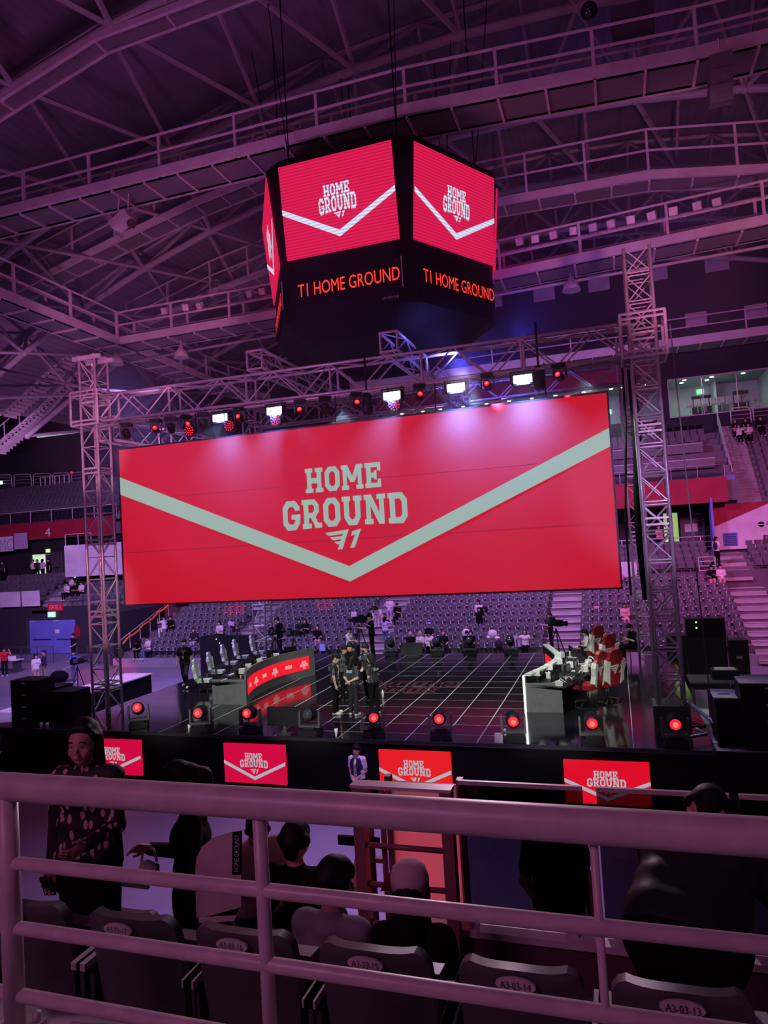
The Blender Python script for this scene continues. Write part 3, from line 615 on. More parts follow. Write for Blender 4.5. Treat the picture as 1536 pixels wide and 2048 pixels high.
def tower(label, x, y, z0, z1, w=.62, sleeve=None, head=True, group='truss towers', xb=False):
    t = thing('truss_tower', label, 'truss tower', (x, y, z0), group=group); h = w / 2; br = MB(); L = z1 - z0; n = int(L / .70)
    C = [(-h, -h), (h, -h), (h, h), (-h, h)]
    for cx, cy in C: MB().cyl((x + cx, y + cy, z0), (x + cx, y + cy, z1), .045, 7).obj('leg', ALU, t)
    for i in range(n):
        a, b = z0 + L * i / n, z0 + L * (i + 1) / n
        for k in range(4):
            p, q = C[k], C[(k + 1) % 4]
            if (i + k) % 2: p, q = q, p
            br.cyl((x + p[0], y + p[1], a + .06), (x + q[0], y + q[1], b), .018, 5, cap=False); (br.cyl((x + q[0], y + q[1], a + .06), (x + p[0], y + p[1], b), .018, 5, cap=False) if xb else 0)
            for dz in ((0, .08) if xb else (0,)): br.cyl((x + p[0], y + p[1], a + dz), (x + q[0], y + q[1], a + dz), .02, 5, cap=False)
    br.obj('lattice', ALU, t)
    k = z0 + 2.35
    while k < z1 - .5:
        f = MB()
        for dz in (-.08, .08):
            for i in range(4): p, q = C[i], C[(i + 1) % 4]; f.box((x + (p[0] + q[0]) / 2, y + (p[1] + q[1]) / 2, k + dz), (abs(p[0] - q[0]) + .07, abs(p[1] - q[1]) + .07, .05))
        f.obj('joint_plate', ALU, t); k += 2.35
    if sleeve:
        f = MB(); S = h + .22
        for z in (sleeve - .55, sleeve - .42, sleeve + .42, sleeve + .55):
            for i in range(4):
                p, q = [(-S, -S), (S, -S), (S, S), (-S, S)][i], [(-S, -S), (S, -S), (S, S), (-S, S)][(i + 1) % 4]; f.cyl((x + p[0], y + p[1], z), (x + q[0], y + q[1], z), .035, 5)
        for px, py in ((-S, -S), (S, -S), (S, S), (-S, S)): f.cyl((x + px, y + py, sleeve - .55), (x + px, y + py, sleeve + .55), .04, 5); f.box((x + px, y + py, sleeve), (.05, .05, .9))
        f.obj('sleeve_block', ALU, t)
    if head:
        f = MB(); f.box((x, y - h, z1 + .06), (w + .5, .07, .14)); f.box((x, y + h, z1 + .06), (w + .5, .07, .14)); f.box((x - .3, y, z1 + .1), (.1, w + .1, .1)); f.box((x + .3, y, z1 + .1), (.1, w + .1, .1)); f.lathe([(.1, -.05), (.1, .05)], (x, y, z1 - .1), (1, 0, 0)); f.obj('tower_head', ALU, t)
    return t
TX0, TX1, TY = -16.2, 1.0, 19.1
tower('lattice truss tower with a pink head beam beside the blue doors', TX0, TY, 0, 13.1, sleeve=11.45)
tower('lattice truss tower at the stage corner by the black speaker stack', TX1, TY, 1.9, 13.6, sleeve=11.3, xb=True, head=False)
tower('rear lattice truss tower standing behind the curved red desk', -15.95, 29.4, 1.5, 14.0, head=False)
tower('rear lattice truss tower beside the seated stagehand in black', .85, 29.4, 1.5, 14.0, head=False)
truss('lighting_truss', 'main lighting truss carrying the white strobes above the screen', (TX0 + .35, TY, 11.42), (TX1 - .3, TY, 11.25), .6, .85)
truss('lighting_truss', 'side truss running back from the pink-headed tower', (TX0, TY + .5, 10.9), (-15.95, 29.2, 10.9), .55, .8)
truss('lighting_truss', 'side truss running back from the speaker-side tower', (TX1, TY + .5, 10.9), (.85, 29.2, 10.9), .55, .8)
truss('lighting_truss', 'rear truss between the two rear towers', (-15.6, 29.4, 12.6), (.5, 29.4, 12.6), .55, .8)
truss('lighting_truss', 'cross truss with a square open end on the main truss', (-9.95, 18.7, 12.2), (-9.95, 29.1, 12.2), .5, .55)
truss('lighting_truss', 'cross truss whose boxed end sits in front of the scoreboard', (-5.7, 18.7, 12.12), (-5.7, 29.1, 12.12), .5, .55)
t = MB().cyl((-15.6, 18.35, 10.72), (.4, 18.35, 10.72), .035, 7).obj('lamp_bar', ALU); tag(t, 'long lamp pipe below the main lighting truss', 'pipe')
# base cover and outrigger of the tower by the speakers
t = MB().box((TX1, TY - .02, 1.72), (.85, .85, .62)).obj('tower_base_cover', DGREY); tag(t, 'dark cover box around the foot of the speaker-side tower', 'cover')
t = MB().cyl((TX1 + .38, TY - .2, 2.1), (TX1 + 1.35, TY - 1.5, 1.46), .05, 7).cyl((TX1 + .4, TY - 1.5, 1.47), (TX1 + 1.6, TY - 1.4, 1.47), .03, 6).obj('outrigger_strut', ALU); tag(t, 'slanted grey outrigger strut at the foot of the speaker-side tower', 'strut')

# ---------------------------------------------------------------- lamps
STROBE = ledmat('strobe_white', (.93, .88, 1), 14)
def strobe(x, label):
    t = thing('strobe_light', label, 'stage light', (x, 18.25, 10.5), group='white strobes on the main truss')
    mb = MB(); mb.bb(x - .3, x + .3, 18.2, 18.38, 10.32, 10.62); mb.bb(x - .33, x - .3, 18.25, 18.33, 10.4, 10.7); mb.bb(x + .3, x + .33, 18.25, 18.33, 10.4, 10.7); mb.bb(x - .33, x + .33, 18.27, 18.31, 10.66, 10.7); mb.obj('housing', BLACK, t)
    B(x - .235, x + .235, 18.185, 18.2, 10.37, 10.57).obj('lit_face', STROBE, t)
    area('strobe_lamp', (x, 18.12, 10.4), (x, 18.72, 9.35), .3, (.22, .32, 1), 40 if x < -10 else 100, 110)
for x, l in ((-10.93, 'white strobe next to the pink-headed tower'), (-9.13, 'second white strobe, above a red lamp cluster'), (-5.55, 'middle white strobe below the scoreboard'), (-3.76, 'fourth white strobe, beside a round red lamp'), (-2.0, 'white strobe next to the speaker-side tower')): strobe(x, l)
REDLENS = ledmat('red_lens', (1, .012, .03), 1.5)
REDCORE = ledmat('red_lens_core', (1, .10, .08), 2.2)
DEADLENS = mat('dark_glass_lens', (.05, .06, .06), .05, .2)
def moving_head(label, loc, rz=0, up=True, tilt=0.0, lit=True, core=True, s=1.0, group='red moving lights', src=None):
    """base, two-armed yoke and a tilting lamp head facing local -Y; hung upside down when up is False"""
    t = thing('moving_head_light', label, 'stage light', loc, rz, group)
    k = 1 if up else -1; S = lambda v: Vector((v[0] * s, v[1] * s, v[2] * s * k))
    mb = MB(); mb.box(S((0, 0, .07)), (.40 * s, .34 * s, .12 * s)); mb.box(S((0, 0, .15)), (.26 * s, .24 * s, .05 * s)); mb.box(S((-.2, 0, .05)), (.03 * s, .2 * s, .03 * s)); mb.box(S((.2, 0, .05)), (.03 * s, .2 * s, .03 * s)); mb.obj('base', BLACK, t, True)
    mb = MB(); mb.box(S((0, 0, .19)), (.40 * s, .14 * s, .05 * s))
    for q in (-1, 1): mb.poly([S((q * .2, -.07, .17)), S((q * .2, .07, .17)), S((q * .2, .05, .5)), S((q * .2, -.05, .5))], (q * .035 * s, 0, 0))
    mb.obj('yoke', mat('yoke_grey', (.07, .07, .075), .4), t, True)
    R = Matrix.Rotation(math.radians(tilt) * (1 if up else -1), 3, 'X'); c = S((0, 0, .43)); ax = R @ Vector((0, -1, 0))
    mb = MB(); mb.lathe([(.08 * s, -.17 * s), (.13 * s, -.12 * s), (.14 * s, .02 * s), (.125 * s, .12 * s), (.13 * s, .17 * s), (.105 * s, .172 * s)], c, ax, 14); hd = mb.obj('lamp_head', BLACK, t, True)
    mb = MB(); mb.lathe([(.105 * s, .165 * s), (.07 * s, .19 * s), (.0, .2 * s)], c, ax, 14)
    hl = mb.obj('lens', REDLENS if lit else DEADLENS, t, True)
    if lit and core: MB().lathe([(.05 * s, .2 * s), (.03 * s, .207 * s), (0, .21 * s)], c, ax, 10).obj('lens_core', REDCORE, t, True)
    return t
fl = [((278, 1455), 'red lamp on the stage edge beside the pink-headed tower', 1, 30, -20), ((397, 1466), 'red moving light beside a white cup, near the desk end panel', 1, 15, -5), ((502, 1466), 'red moving light in front of the curved red desk', 1, 5, -10), ((622, 1470), 'unlit moving light beside the black monitor on the stage edge', 0, 0, -10),
      ((748, 1473), 'red moving light at the feet of the huddled players', 1, 25, 5), ((882, 1478), 'red moving light alone at the ruled floor edge', 1, 10, 0), ((1027, 1487), 'red moving light by the white-lit desk corner', 1, 10, 5), ((1186, 1494), 'red moving light in front of the red gaming chairs', 1, 5, 5), ((1355, 1500), 'red moving light at the foot of the speaker-side tower', 1, 0, 0)]
for p, l, lit, rz, ti in fl:
    q = onz(p[0], p[1], 1.5); q.y = max(q.y, 17.12); moving_head(l, q, math.radians(rz), True, ti, bool(lit), s=1.28, group='moving lights along the stage front')
for p, l in (((783, 1311), 'dark moving light on the rear stage edge beside the aisle'), ((875, 1311), 'dark moving light on the rear edge next to the seated trio'), ((940, 1310), 'dark moving light on the rear edge below the black-clad fans'), ((1023, 1308), 'dark moving light on the rear edge near the white curved rim')):
    q = onz(p[0], p[1], 1.5); q.y = min(q.y, 29.4); moving_head(l, q, 0, True, -35, False, s=1.25, group='moving lights along the rear edge')
hang = [(-13.3, 10.7, 'red lamp hung next to the pink-headed tower', 20), (-12.2, 10.7, 'red lamp hung second from the pink-headed tower', 50), (-10.35, 10.72, 'red lamp beside the first white strobe', 0), (-8.37, 10.7, 'red lamp beyond the second white strobe', 10), (-6.65, 10.7, 'red lamp short of the middle strobe', 30), (-4.8, 10.7, 'red lamp past the middle strobe', 20), (-2.94, 10.75, 'round red lamp between two white strobes', 0), (-1.08, 10.75, 'red lamp close to the speaker-side tower', -20)]
for x, z, l, rz in hang: moving_head(l, (x, 18.35, z + .02), math.radians(rz), False, 20, True, s=.78, group='red lamps hung from the truss')
for x, l in ((-14.4, 'dark lamp hung close to the pink-headed tower'), (-12.75, 'dark lamp hung between two red lamps near the tower'), (-11.6, 'dark lamp hung left unlit before the first strobe'), (-7.6, 'dark lamp hung between the second and middle strobes')):
    moving_head(l.replace('left unlit', 'unlit'), (x, 18.35, 10.72), (.4), False, 40, False, s=.85, group='unlit lamps on the truss')
PAR = [(-10.58, 'round cluster lamp of red beads by the first strobe'), (-9.06, 'round cluster lamp of red beads below the second strobe'), (-5.46, 'round cluster lamp of red beads below the middle strobe'), (-11.95, 'cluster lamp of red beads seen edge-on, before the strobes')]
for x, l in PAR:
    t = thing('led_par_light', l, 'stage light', (x, 18.1, 10.25), group='bead cluster lamps')
    z = 10.18; mb = MB(); mb.lathe([(.1, 0), (.17, .06), (.18, .2)], (x, 18.3, z), (0, -1, -.1), 14); mb.bb(x - .2, x - .18, 18.16, 18.2, z, 10.7); mb.bb(x + .18, x + .2, 18.16, 18.2, z, 10.7); mb.obj('housing', BLACK, t)
    mb = MB()
    for rr, n in ((0, 1), (.07, 6), (.135, 11)):
        for i in range(n): a = 2 * PI * i / n; mb.ell((x + rr * math.cos(a), 18.085, z + rr * math.sin(a)), (.021, .012, .021), 6, 4)
    mb.obj('led_beads', REDLENS, t)
for x, z, l in ((-1.62, 11.1, 'black chain motor hanging by the truss near the speaker-side tower'), (-6.4, 11.0, 'black chain motor hanging at the truss centre')):
    t = thing('chain_motor', l, 'motor', (x, 18.55, z - .6)); mb = MB(); mb.lathe([(.12, 0), (.15, .1), (.15, .5), (.1, .6)], (x, 18.55, z - .9), (0, 0, 1), 10); mb.obj('body', BLACK, t); MB().cyl((x, 18.55, z - .3), (x, 18.55, z + .9), .03, 5).obj('chain', BLACK, t)
spot('red_beam', (-2.94, 18.2, 10.2), (3.5, 37.5, 2.5), RED, 2600, 26, .6)
spot('red_beam', (-1.08, 18.2, 10.2), (5.3, 41.0, 3.4), RED, 5200, 8, .5)
for (px, py), w in (((650, 1208), 4), ((472, 1226), 4), ((325, 1216), 5)): q = onY(px, py, 41.0); spot('red_beam', (q.x * .55, 20.2, 10.4), q, RED, 16000, w, .5)
spot('red_beam', (-15.8, 20.2, 10.2), onz(212, 1350, 0), RED, 15000, 11, .35)
spot('red_beam', (-4.5, 16.6, 2.0), (-1.35, 4.62, 4.4), RED, 6500, 4.2, 1)
spot('red_beam', (-10.3, 17.3, 2.2), (TX0, TY, 13), (1, .1, .25), 700, 22, .6)
# ---------------------------------------------------------------- arena seats
def seat_mb(mb=None, o=(0, 0, 0), low=False, plain=False):
    """flip-up seat facing -Y, standing on its tread at o"""
    mb = mb or MB(); x, y, z = o
    mb.cm = 0
    w = .216; rows = []
    for (zz, yy, ww) in ((.30, .30, .205), (.42, .31, w), (.62, .36, w), (.78, .40, w * .96), (.83, .405, w * .8)):
        rows.append([(x - ww, y + yy - .015, z + zz), (x - ww * .5, y + yy + .015, z + zz), (x + ww * .5, y + yy + .015, z + zz), (x + ww, y + yy - .015, z + zz)])
    mb.grid(rows)
    if not low: mb.grid([[(p[0], p[1] + .03, p[2]) for p in r] for r in rows])
    mb.bb(x - .18, x + .18, y + .20, y + .29, z + .40, z + .68)      # folded pan
    mb.bb(x - .03, x + .03, y + .3, y + .38, z, z + .42)
    mb.cm = 1
    if plain: mb.bb(x - .03, x + .03, y + .36, y + .372, z + .6, z + .63); mb.cm = 0; return mb
    mb.bb(x + .07, x + .10, y + .185, y + .2, z + .40, z + .62); mb.bb(x + .10, x + .18, y + .185, y + .2, z + .40, z + .435)  # pale L strips paint a bright glint on the folded pan
    mb.bb(x - .035, x + .035, y + .362, y + .368, z + .70, z + .73)
    mb.bb(x - .265, x - .195, y + .16, y + .30, z + .60, z + .65)
    mb.cm = 0
    return mb
SPC = .46
def seat_xs(x0, x1, blocks):
    out = []; edges = [x0] + [v for b in blocks for v in b] + [x1]
    for a, b in zip(edges[::2], edges[1::2]):
        n = int((b - a) / SPC)
        for i in range(n): out.append(a + (b - a - n * SPC) / 2 + SPC * (i + .5))
    return out
SEAT_ME = seat_mb().mesh('arena_seat', [SEATM, SEATB])
ORD = ['lowest', 'second', 'third', 'fourth', 'fifth', 'sixth', 'seventh', 'eighth', 'ninth']
BLK = ['by the gate wall end', 'between the two aisles under the screen', 'behind the stage centre', 'behind the tower by the speakers', 'beyond the pink stairs']
rest = MB(); n_seat = 0; SEATPOS = {}
for i in range(NROW):
    for x in seat_xs(-27.6, 7.4, AISLES):
        blk = sum(1 for a in AISLES if x > a[0]); loc = (x, row_y(i) + .35, row_z(i))
        if n_seat < 294 and i < 5 and x > -27.6 + .62 * i:
            o = bpy.data.objects.new('arena_seat', SEAT_ME); COL.objects.link(o); o.location = loc; n_seat += 1
            tag(o, 'dark flip-up seat in the %s row %s' % (ORD[i], BLK[blk]), 'seat', '%s row seats %s' % (ORD[i], BLK[blk]))
        else: seat_mb(rest, loc, True)
for i in range(4):
    for x in seat_xs(-1.5, 10.5, [(5.1, 7.0)]): seat_mb(rest, (x, Y2 + .85 * i + .35, Z2 + .35 * i), True, True)
for i in range(8):
    if i in (0, 1, 2, 3, 4): continue
    for x in seat_xs(-1, 6.2, []): seat_mb(rest, (x, YF + .3 + .8 * i + .3, 8.9 + .5 * i), True, True)
for i in range(12):
    for x in seat_xs(8.4, 12, []): seat_mb(rest, (x, 46.25 + .37 * i, 7.45 + .39 * i), True, True)
for i in range(5):
    for x in seat_xs(-47, -30.5, [(-40.1, -37.7)]): seat_mb(rest, (x, YG + .35 + .85 * i + .35, 3.25 + .38 * i), True, True)
for i in range(6):
    for x in seat_xs(-56, -37.4, []): seat_mb(rest, (x, 45.5 + .8 * i + .3, 9.55 + .62 * i), True, True)
o = rest.obj('arena_seats', [SEATM, SEATB]); tag(o, 'rows of dark flip-up seats in the higher and side stands', 'seats', kind='stuff')

# ---------------------------------------------------------------- rails, doors, signs around the stands
def arch_rail(label, a, b, h, group):
    a, b = Vector(a), Vector(b); d = (b - a); u = Vector((0, 0, 1)); c = .25
    t = thing('arched_railing', label, 'railing', a, group=group)
    pts = [a, a + u * (h - c), a + u * (h - c * .3) + d.normalized() * c * .3, a + u * h + d.normalized() * c, b + u * h - d.normalized() * c, b + u * (h - c * .3) - d.normalized() * c * .3, b + u * (h - c), b]
    MB().tube(pts, .05, 6).obj('hoop', CATW, t)
    for k in (.3, .55, .8): MB().cyl(a + u * h * k, b + u * h * k, .018, 5).obj('bar', CATW, t)
ar = [onY(x, y + 2, 50.5) for x, y in ((-14, 973), (24, 972), (29, 972), (63, 971), (67, 971), (103, 970), (106, 970), (140, 969), (144, 969), (178, 967), (182, 966), (224, 961))]
for k in range(6): arch_rail(['arched railing at the picture edge above the upper seats', 'second arched railing above the upper seats, beside the edge one', 'third arched railing above the upper seats', 'arched railing with a pink fence in front, above the upper seats', 'arched railing with a small red lamp at its corner', 'arched railing partly behind the truss tower'][k], ar[2 * k], ar[2 * k + 1], 1.15, 'arched railings above the upper seats')
ar = [onY(x, y, 51.0) for x, y in ((1463, 848), (1503, 845), (1508, 842), (1548, 838))]
for k in range(2): arch_rail(['arched railing at the head of the steep stairs', 'arched railing beyond the stair head one'][k], ar[2 * k], ar[2 * k + 1], 1.05, 'arched railings by the boxes')
t = thing('pink_fence', 'small pink barrier panel row at the arched railings', 'fence', onY(82, 972, 49.8)); p, q = onY(82, 972, 49.8), onY(139, 966, 49.8)
mb = MB()
for k in range(7): s = p.lerp(q, k / 6); mb.bb(s.x - .05, s.x + .05, 49.75, 49.8, s.z, s.z + .75)
mb.obj('slats', PINKP, t); MB().cyl(p + Vector((0, 0, .75)), q + Vector((0, 0, .75)), .04, 5).obj('top_bar', PINKP, t)
o = MB().ell(onY(143, 945, 50.5), (.11, .11, .11), 8, 6).obj('red_lamp', REDLENS); tag(o, 'small red pilot lamp on an arched railing corner', 'lamp')
o = MB().bb(-54.1, -53.4, 50.2, 50.3, 13.9, 14.2).obj('wall_lamp', ledmat('pale_lamp', (.8, .9, .9), 1.6)); tag(o, 'small white lamp at the edge beside the arched railings', 'lamp')
p, q = onY(72, 874, 51.2), onY(165, 876, 51.2)
o = MB().bb(p.x, q.x, 51.3, 51.42, p.z - .06, p.z + .06).obj('light_slot', ledmat('slot_glow', (.6, .62, .75), .7)); tag(o, 'thin white light slot on the dark wall by the tower', 'lamp')

def straight_rail(label, pts, h, n_post, bars=(1, .6, .25), r=.03, m=None, group=None, glass=False):
    pts = [Vector(p) for p in pts]; t = thing('guard_railing', label, 'railing', pts[0], group=group); m = m or CATW; u = Vector((0, 0, h))
    for k in bars: MB().tube([p + u * k for p in pts], r, 6).obj('bar', m, t)
    for a, b in zip(pts, pts[1:]):
        for i in range(n_post + 1): p = a.lerp(b, i / n_post); MB().cyl(p, p + u, r, 6).obj('post', m, t)
        if glass: MB().poly([a + u * .08, b + u * .08, b + u * .97, a + u * .97], (0, .015, 0)).obj('glass_panel', GLASS, t)
    return t
straight_rail('pale rail along the concourse over the stand by the open green door', [(-1.2, 46.4, ZC), (6.35, 46.4, ZC)], .85, 5, r=.04)
straight_rail('steel rail with glass below the upper seats over the number four', [(-56, 45.4, 9.75), (-36.9, 45.4, 9.75)], .95, 9, bars=(1,), glass=True)
straight_rail('thin rail with glass in front of the press desks', [(-1, 45.3, 9.1), (6.3, 45.3, 9.1)], .75, 5, bars=(1,), glass=True, r=.015)
straight_rail('sloping white rail rising along the steep stairs', [(6.9, 46.1, 8.2), (6.9, 50.8, 12.8)], .95, 10, bars=(1, .5), r=.035)
straight_rail('short glass rail by the lilac wall panel', [(-38.3, 41.45, 7.6), (-36, 41.45, 7.6)], .8, 2, bars=(1,), glass=True, r=.03)
straight_rail('small white rail beside the steward on the upper steps', [(4.3, Y2 + .2, Z2), (5.15, Y2 + .2, Z2)], 1.0, 1, bars=(1, .75, .5, .25), r=.03)
straight_rail('curved-top hand rail along the end stairs of the stand', [(-28.6, R0Y, .6), (-28.6, R0Y + 5, 2.4)], .9, 5, bars=(1,), r=.025)
o = MB().tube([(-28.4, R0Y + .1 + .5 * k, 1.35 + .195 * k + (.1 if k % 3 == 1 else 0)) for k in range(11)], .06, 6).obj('orange_rope', mat('orange_rope', (.9, .2, .04), .6)); tag(o, 'orange lit rope along the end stairs by the gate wall', 'rope')
straight_rail('crowd barrier in front of the blue doors by the reporters table', [(-40, 36.2, 0), (-34.8, 36.2, 0)], 1.05, 4, bars=(1, .55, .1), r=.03, m=DGREY)
straight_rail('crowd barrier at the foot of the end stairs', [(-33.2, 36.5, 0), (-28.5, 35.0, 0)], 1.05, 4, bars=(1, .1), r=.03, m=DGREY)

# gate doors
d = thing('gate_doors', 'blue double doors under the gate sign', 'door', (-38.2, YG + .1, 0))
for x0, x1 in ((-40.3, -38.24), (-38.2, -36.15)):
    dl = B(x0, x1, YG + .12, YG + .18, .03, 2.42).obj('door_leaf', BLUEP, d)
    s = 1 if x0 < -39 else -1; MB().bb(x0 + .35, x1 - .1, YG + .04, YG + .07, 1.0, 1.06).bb(x0 + .4, x0 + .45, YG + .04, YG + .12, .98, 1.08).bb(x1 - .2, x1 - .15, YG + .04, YG + .12, .98, 1.08).obj('push_bar', CHROME, dl)
    MB().bb(x0 + .12, x0 + .6, YG + .06, YG + .12, 2.28, 2.36).obj('door_closer', LGREY, dl)
MB().bb(-38.02, -37.65, YG + .1, YG + .12, 1.45, 1.7).obj('paper_notice', WHITE, d)
MB().bb(-40.42, -40.32, YG - .02, YG + .2, 0, 2.5).bb(-36.13, -36.03, YG - .02, YG + .2, 0, 2.5).bb(-40.4, -36.05, YG - .02, YG + .2, 2.44, 2.54).obj('door_frame', DGREY, d)
g = thing('gate_sign', 'red sign reading gate one above the blue doors', 'sign', (-37.75, YG, 3.05)); B(-38.4, -37.1, YG - .1, YG - .02, 3.02, 3.56).obj('sign_board', mat('sign_red', (.6, .02, .06), .5, emit=(.5, .01, .04), es=.12), g)
SIGNW = mat('sign_letter_white', (.75, .7, .75), .6)
text_obj('lettering', 'GATE 1', SIGNW, g, (-37.75, YG - .1, 3.29), (1, 0, 0), (0, 0, 1), .95, .28)
def exit_sign(label, c, w=.5, h=.34, col=(.25, 1, .5), s=1.6):
    t = thing('exit_sign', label, 'sign', c, group='green exit signs'); c = Vector(c)
    B(c.x - w / 2, c.x + w / 2, c.y, c.y + .08, c.z - h / 2, c.z + h / 2).obj('lit_face', ledmat('exit_' + str(len(MATS)), col, s), t)
    # running figure and doorway
    mb = MB(); f = lambda a, b: Vector((c.x + a * w, c.y - .005, c.z + b * h))
    mb.poly([f(.08, -.35), f(.3, -.35), f(.3, .35), f(.08, .35)]); mb.poly([f(-.2, .1), f(-.1, .1), f(-.1, .3), f(-.2, .3)]); mb.poly([f(-.3, -.1), f(-.05, .08), f(0, 0), f(-.2, -.35)])
    mb.obj('running_figure', mat('exit_white', (.8, 1, .9), .5, emit=(.7, 1, .85), es=1.2), t)
exit_sign('green exit sign between the gate sign and the blue doors', (-38.08, YG - .12, 2.78), .62, .36)
exit_sign('yellow-green exit sign over the lit concourse doors', (-44.3, 45.95, 7.4), .45, .3, (.55, .9, .12), .9)
exit_sign('green exit sign inside the glazed box', (6.58, YV + 4.35, 16.05), .5, .36)
exit_sign('green exit sign in the box seen past the screen corner', (.1, YV + 4.35, 15.3), .5, .36)
o = B(-36.2, -35.7, YG - .06, YG - .02, 1.2, 1.9).obj('fire_hose_plate', REDP); tag(o, 'small red fire plate on the wall by the blue doors', 'sign')
t = text_obj('number_four', '4', SIGNW, None, (-43.3, 44.97, 8.87), (1, 0, 0), (0, 0, 1), .5, .66) if False else None
n4 = thing('number_sign', 'pale number four on the red fascia', 'sign', (-43.3, 44.98, 8.55)); text_obj('numeral', '4', SIGNW, n4, (-43.28, 44.98, 8.87), (1, 0, 0), (0, 0, 1), .52, .68)
n4 = thing('number_sign', 'red plate numbered thirty-one on the cross wall behind the tower', 'sign', (1.25, YB - .05, 3.3)); B(.75, 1.75, YB - .05, YB - .01, 3.0, 3.6).obj('plate', REDP, n4); text_obj('numeral', '31', SIGNW, n4, (1.25, YB - .05, 3.3), (1, 0, 0), (0, 0, 1), .5, .36)
# lilac banner boards by the seats over the gate, MC board on the fascia rail
for k, (x0, x1, lab) in enumerate(((-42.6, -40.75, 'pale lilac banner board cut by the picture edge, above the gate wall'), (-40.6, -39.0, 'pale lilac banner board beside the gate stairs'))):
    t = thing('banner_board', lab, 'banner', (x0, 39.6, 3.4)); B(x0, x1, 39.5, 39.56, 3.42, 4.5).obj('board', PINKP, t)
    mb = MB()
    for i in range(8): mb.add([(x0 + .25 + .17 * i, 39.49, 3.75 + .08 * (i % 2)), (x0 + .37 + .17 * i, 39.49, 3.85 + .08 * (i % 2)), (x0 + .37 + .17 * i, 39.49, 3.92 + .08 * (i % 2)), (x0 + .25 + .17 * i, 39.49, 3.82 + .08 * (i % 2))], [(0, 1, 2, 3)])
    mb.obj('faint_print', mat('faint_print', (.62, .54, .64), .7), t)
t = thing('fascia_banner', 'pale banner with blue letters hung on the red fascia edge', 'banner', (-47, 44.5, 7.6)); B(-50, -46.45, 44.5, 44.56, 7.55, 8.75).obj('letter_panel', PINKP, t); B(-46.3, -44.95, 44.5, 44.56, 7.65, 8.95).obj('end_panel', mat('lilac_cloth', (.5, .36, .62), .7), t)
text_obj('lettering', 'MC', mat('pale_blue_letter', (.25, .5, .6), .6), t, (-47.1, 44.5, 8.1), (1, 0, 0), (0, 0, 1), 1.4, .95)
# diagonal red and white vomitory banner
t = thing('corner_banner', 'white corner banner with a red diagonal and black bank lettering', 'banner', (5.55, 46, 5)); B(5.5, 11, 45.9, 46.0, ZC, 7.5).obj('board', PINKP, t)
MB().poly([(5.5, 45.89, 7.5), (5.5, 45.89, 6.15), (8.9, 45.89, 7.5)]).obj('red_diagonal', REDP, t)
mb = MB(); mb.poly([(8.1 + .17 * math.cos(PI * i / 10), 45.885, 6.2 + .13 * math.sin(PI * i / 10)) for i in range(11)]); mb.poly([(8.1 - .17 * math.cos(PI * i / 10), 45.885, 6.14 - .13 * math.sin(PI * i / 10)) for i in range(11)]); mb.obj('round_logo', BLACKM, t)
text_obj('lettering', '우리은행', BLACKM, t, (9.05, 45.9, 6.17), (1, 0, 0), (0, 0, 1), 1.4, .36)
t = thing('vent_grille', 'blue louvred vent in the white corner banner wall', 'vent', (6.4, 45.86, 5)); B(6.02, 6.78, 45.84, 45.9, 5.02, 5.78).obj('frame', BLUEP, t)
mb = MB()
for k in range(6): mb.box((6.4, 45.83, 5.1 + .115 * k), (.62, .03, .06), Matrix.Rotation(.5, 3, 'X'))
mb.obj('louvres', mat('louvre_blue', (.1, .12, .35), .5), t)
o = MB().bb(5.35, 5.48, 44.9, 45.88, ZC, 7.9).obj('vomitory_wall', BLUEP); o['kind'] = 'structure'; tag(o, 'narrow blue end wall beside the corner banner', 'wall')
o = thing('notice_board', 'small black notice on the corner banner rail', 'sign', (8.3, 45.3, 5)); B(8.05, 8.7, 45.3, 45.33, 5.0, 5.55).obj('board', DGREY, o); text_obj('lettering', '안내', SIGNW, o, (8.37, 45.3, 5.4), (1, 0, 0), (0, 0, 1), .45, .14)
# concourse door leaf on the back side with its notice
d = thing('concourse_door', 'dark door leaf with a white notice, beside the green lit opening', 'door', (4.55, 47.5, ZC)); B(3.85, 5.25, 47.5, 47.56, ZC, 7.15).obj('door_leaf', DGREY, d); B(4.1, 4.85, 47.46, 47.5, 5.95, 6.45).obj('paper_notice', LGREY, d); MB().bb(3.95, 5.15, 47.42, 47.46, 5.68, 5.73).obj('push_bar', CHROME, d); MB().bb(4.7, 5.1, 47.42, 47.5, 7.0, 7.06).obj('door_closer', LGREY, d)
d = thing('concourse_door', 'dark door leaf standing between the two lit openings', 'door', (-43.7, 45.9, 5)); B(-44.5, -42.85, 45.88, 45.94, 5.05, 7.25).obj('door_leaf', DGREY, d); MB().bb(-44.1, -43.0, 45.82, 45.86, 5.95, 6.0).obj('push_bar', CHROME, d); MB().bb(-44.4, -44.0, 45.82, 45.88, 7.05, 7.12).obj('door_closer', LGREY, d)
# glazed boxes: seats, doors, downlights
VS = MB(); VS.grid([[(-.2, 0, .45), (-.2, -.38, .42)], [(.2, 0, .45), (.2, -.38, .42)]], False); VS.box((0, .03, .68), (.42, .06, .5), Matrix.Rotation(-.12, 3, 'X')); VS.bb(-.2, .2, -.38, 0, .38, .45); VS.bb(-.03, .03, -.2, -.1, 0, .4)
vme = VS.mesh('box_seat', mat('cream_leather', (.72, .74, .66), .5))
for k in range(9):
    o = bpy.data.objects.new('box_seat', vme); COL.objects.link(o); o.location = (5.4 + .5 * k, 52.05, 14.0); tag(o, 'cream seat in the row inside the lit glazed box', 'seat', 'cream seats in the glazed box')
for k in range(3):
    o = bpy.data.objects.new('box_seat', vme); COL.objects.link(o); o.location = (.95 + .5 * k, 52.05, 13.9); tag(o, 'cream seat in the box beside the screen corner', 'seat', 'cream seats beside the screen corner')
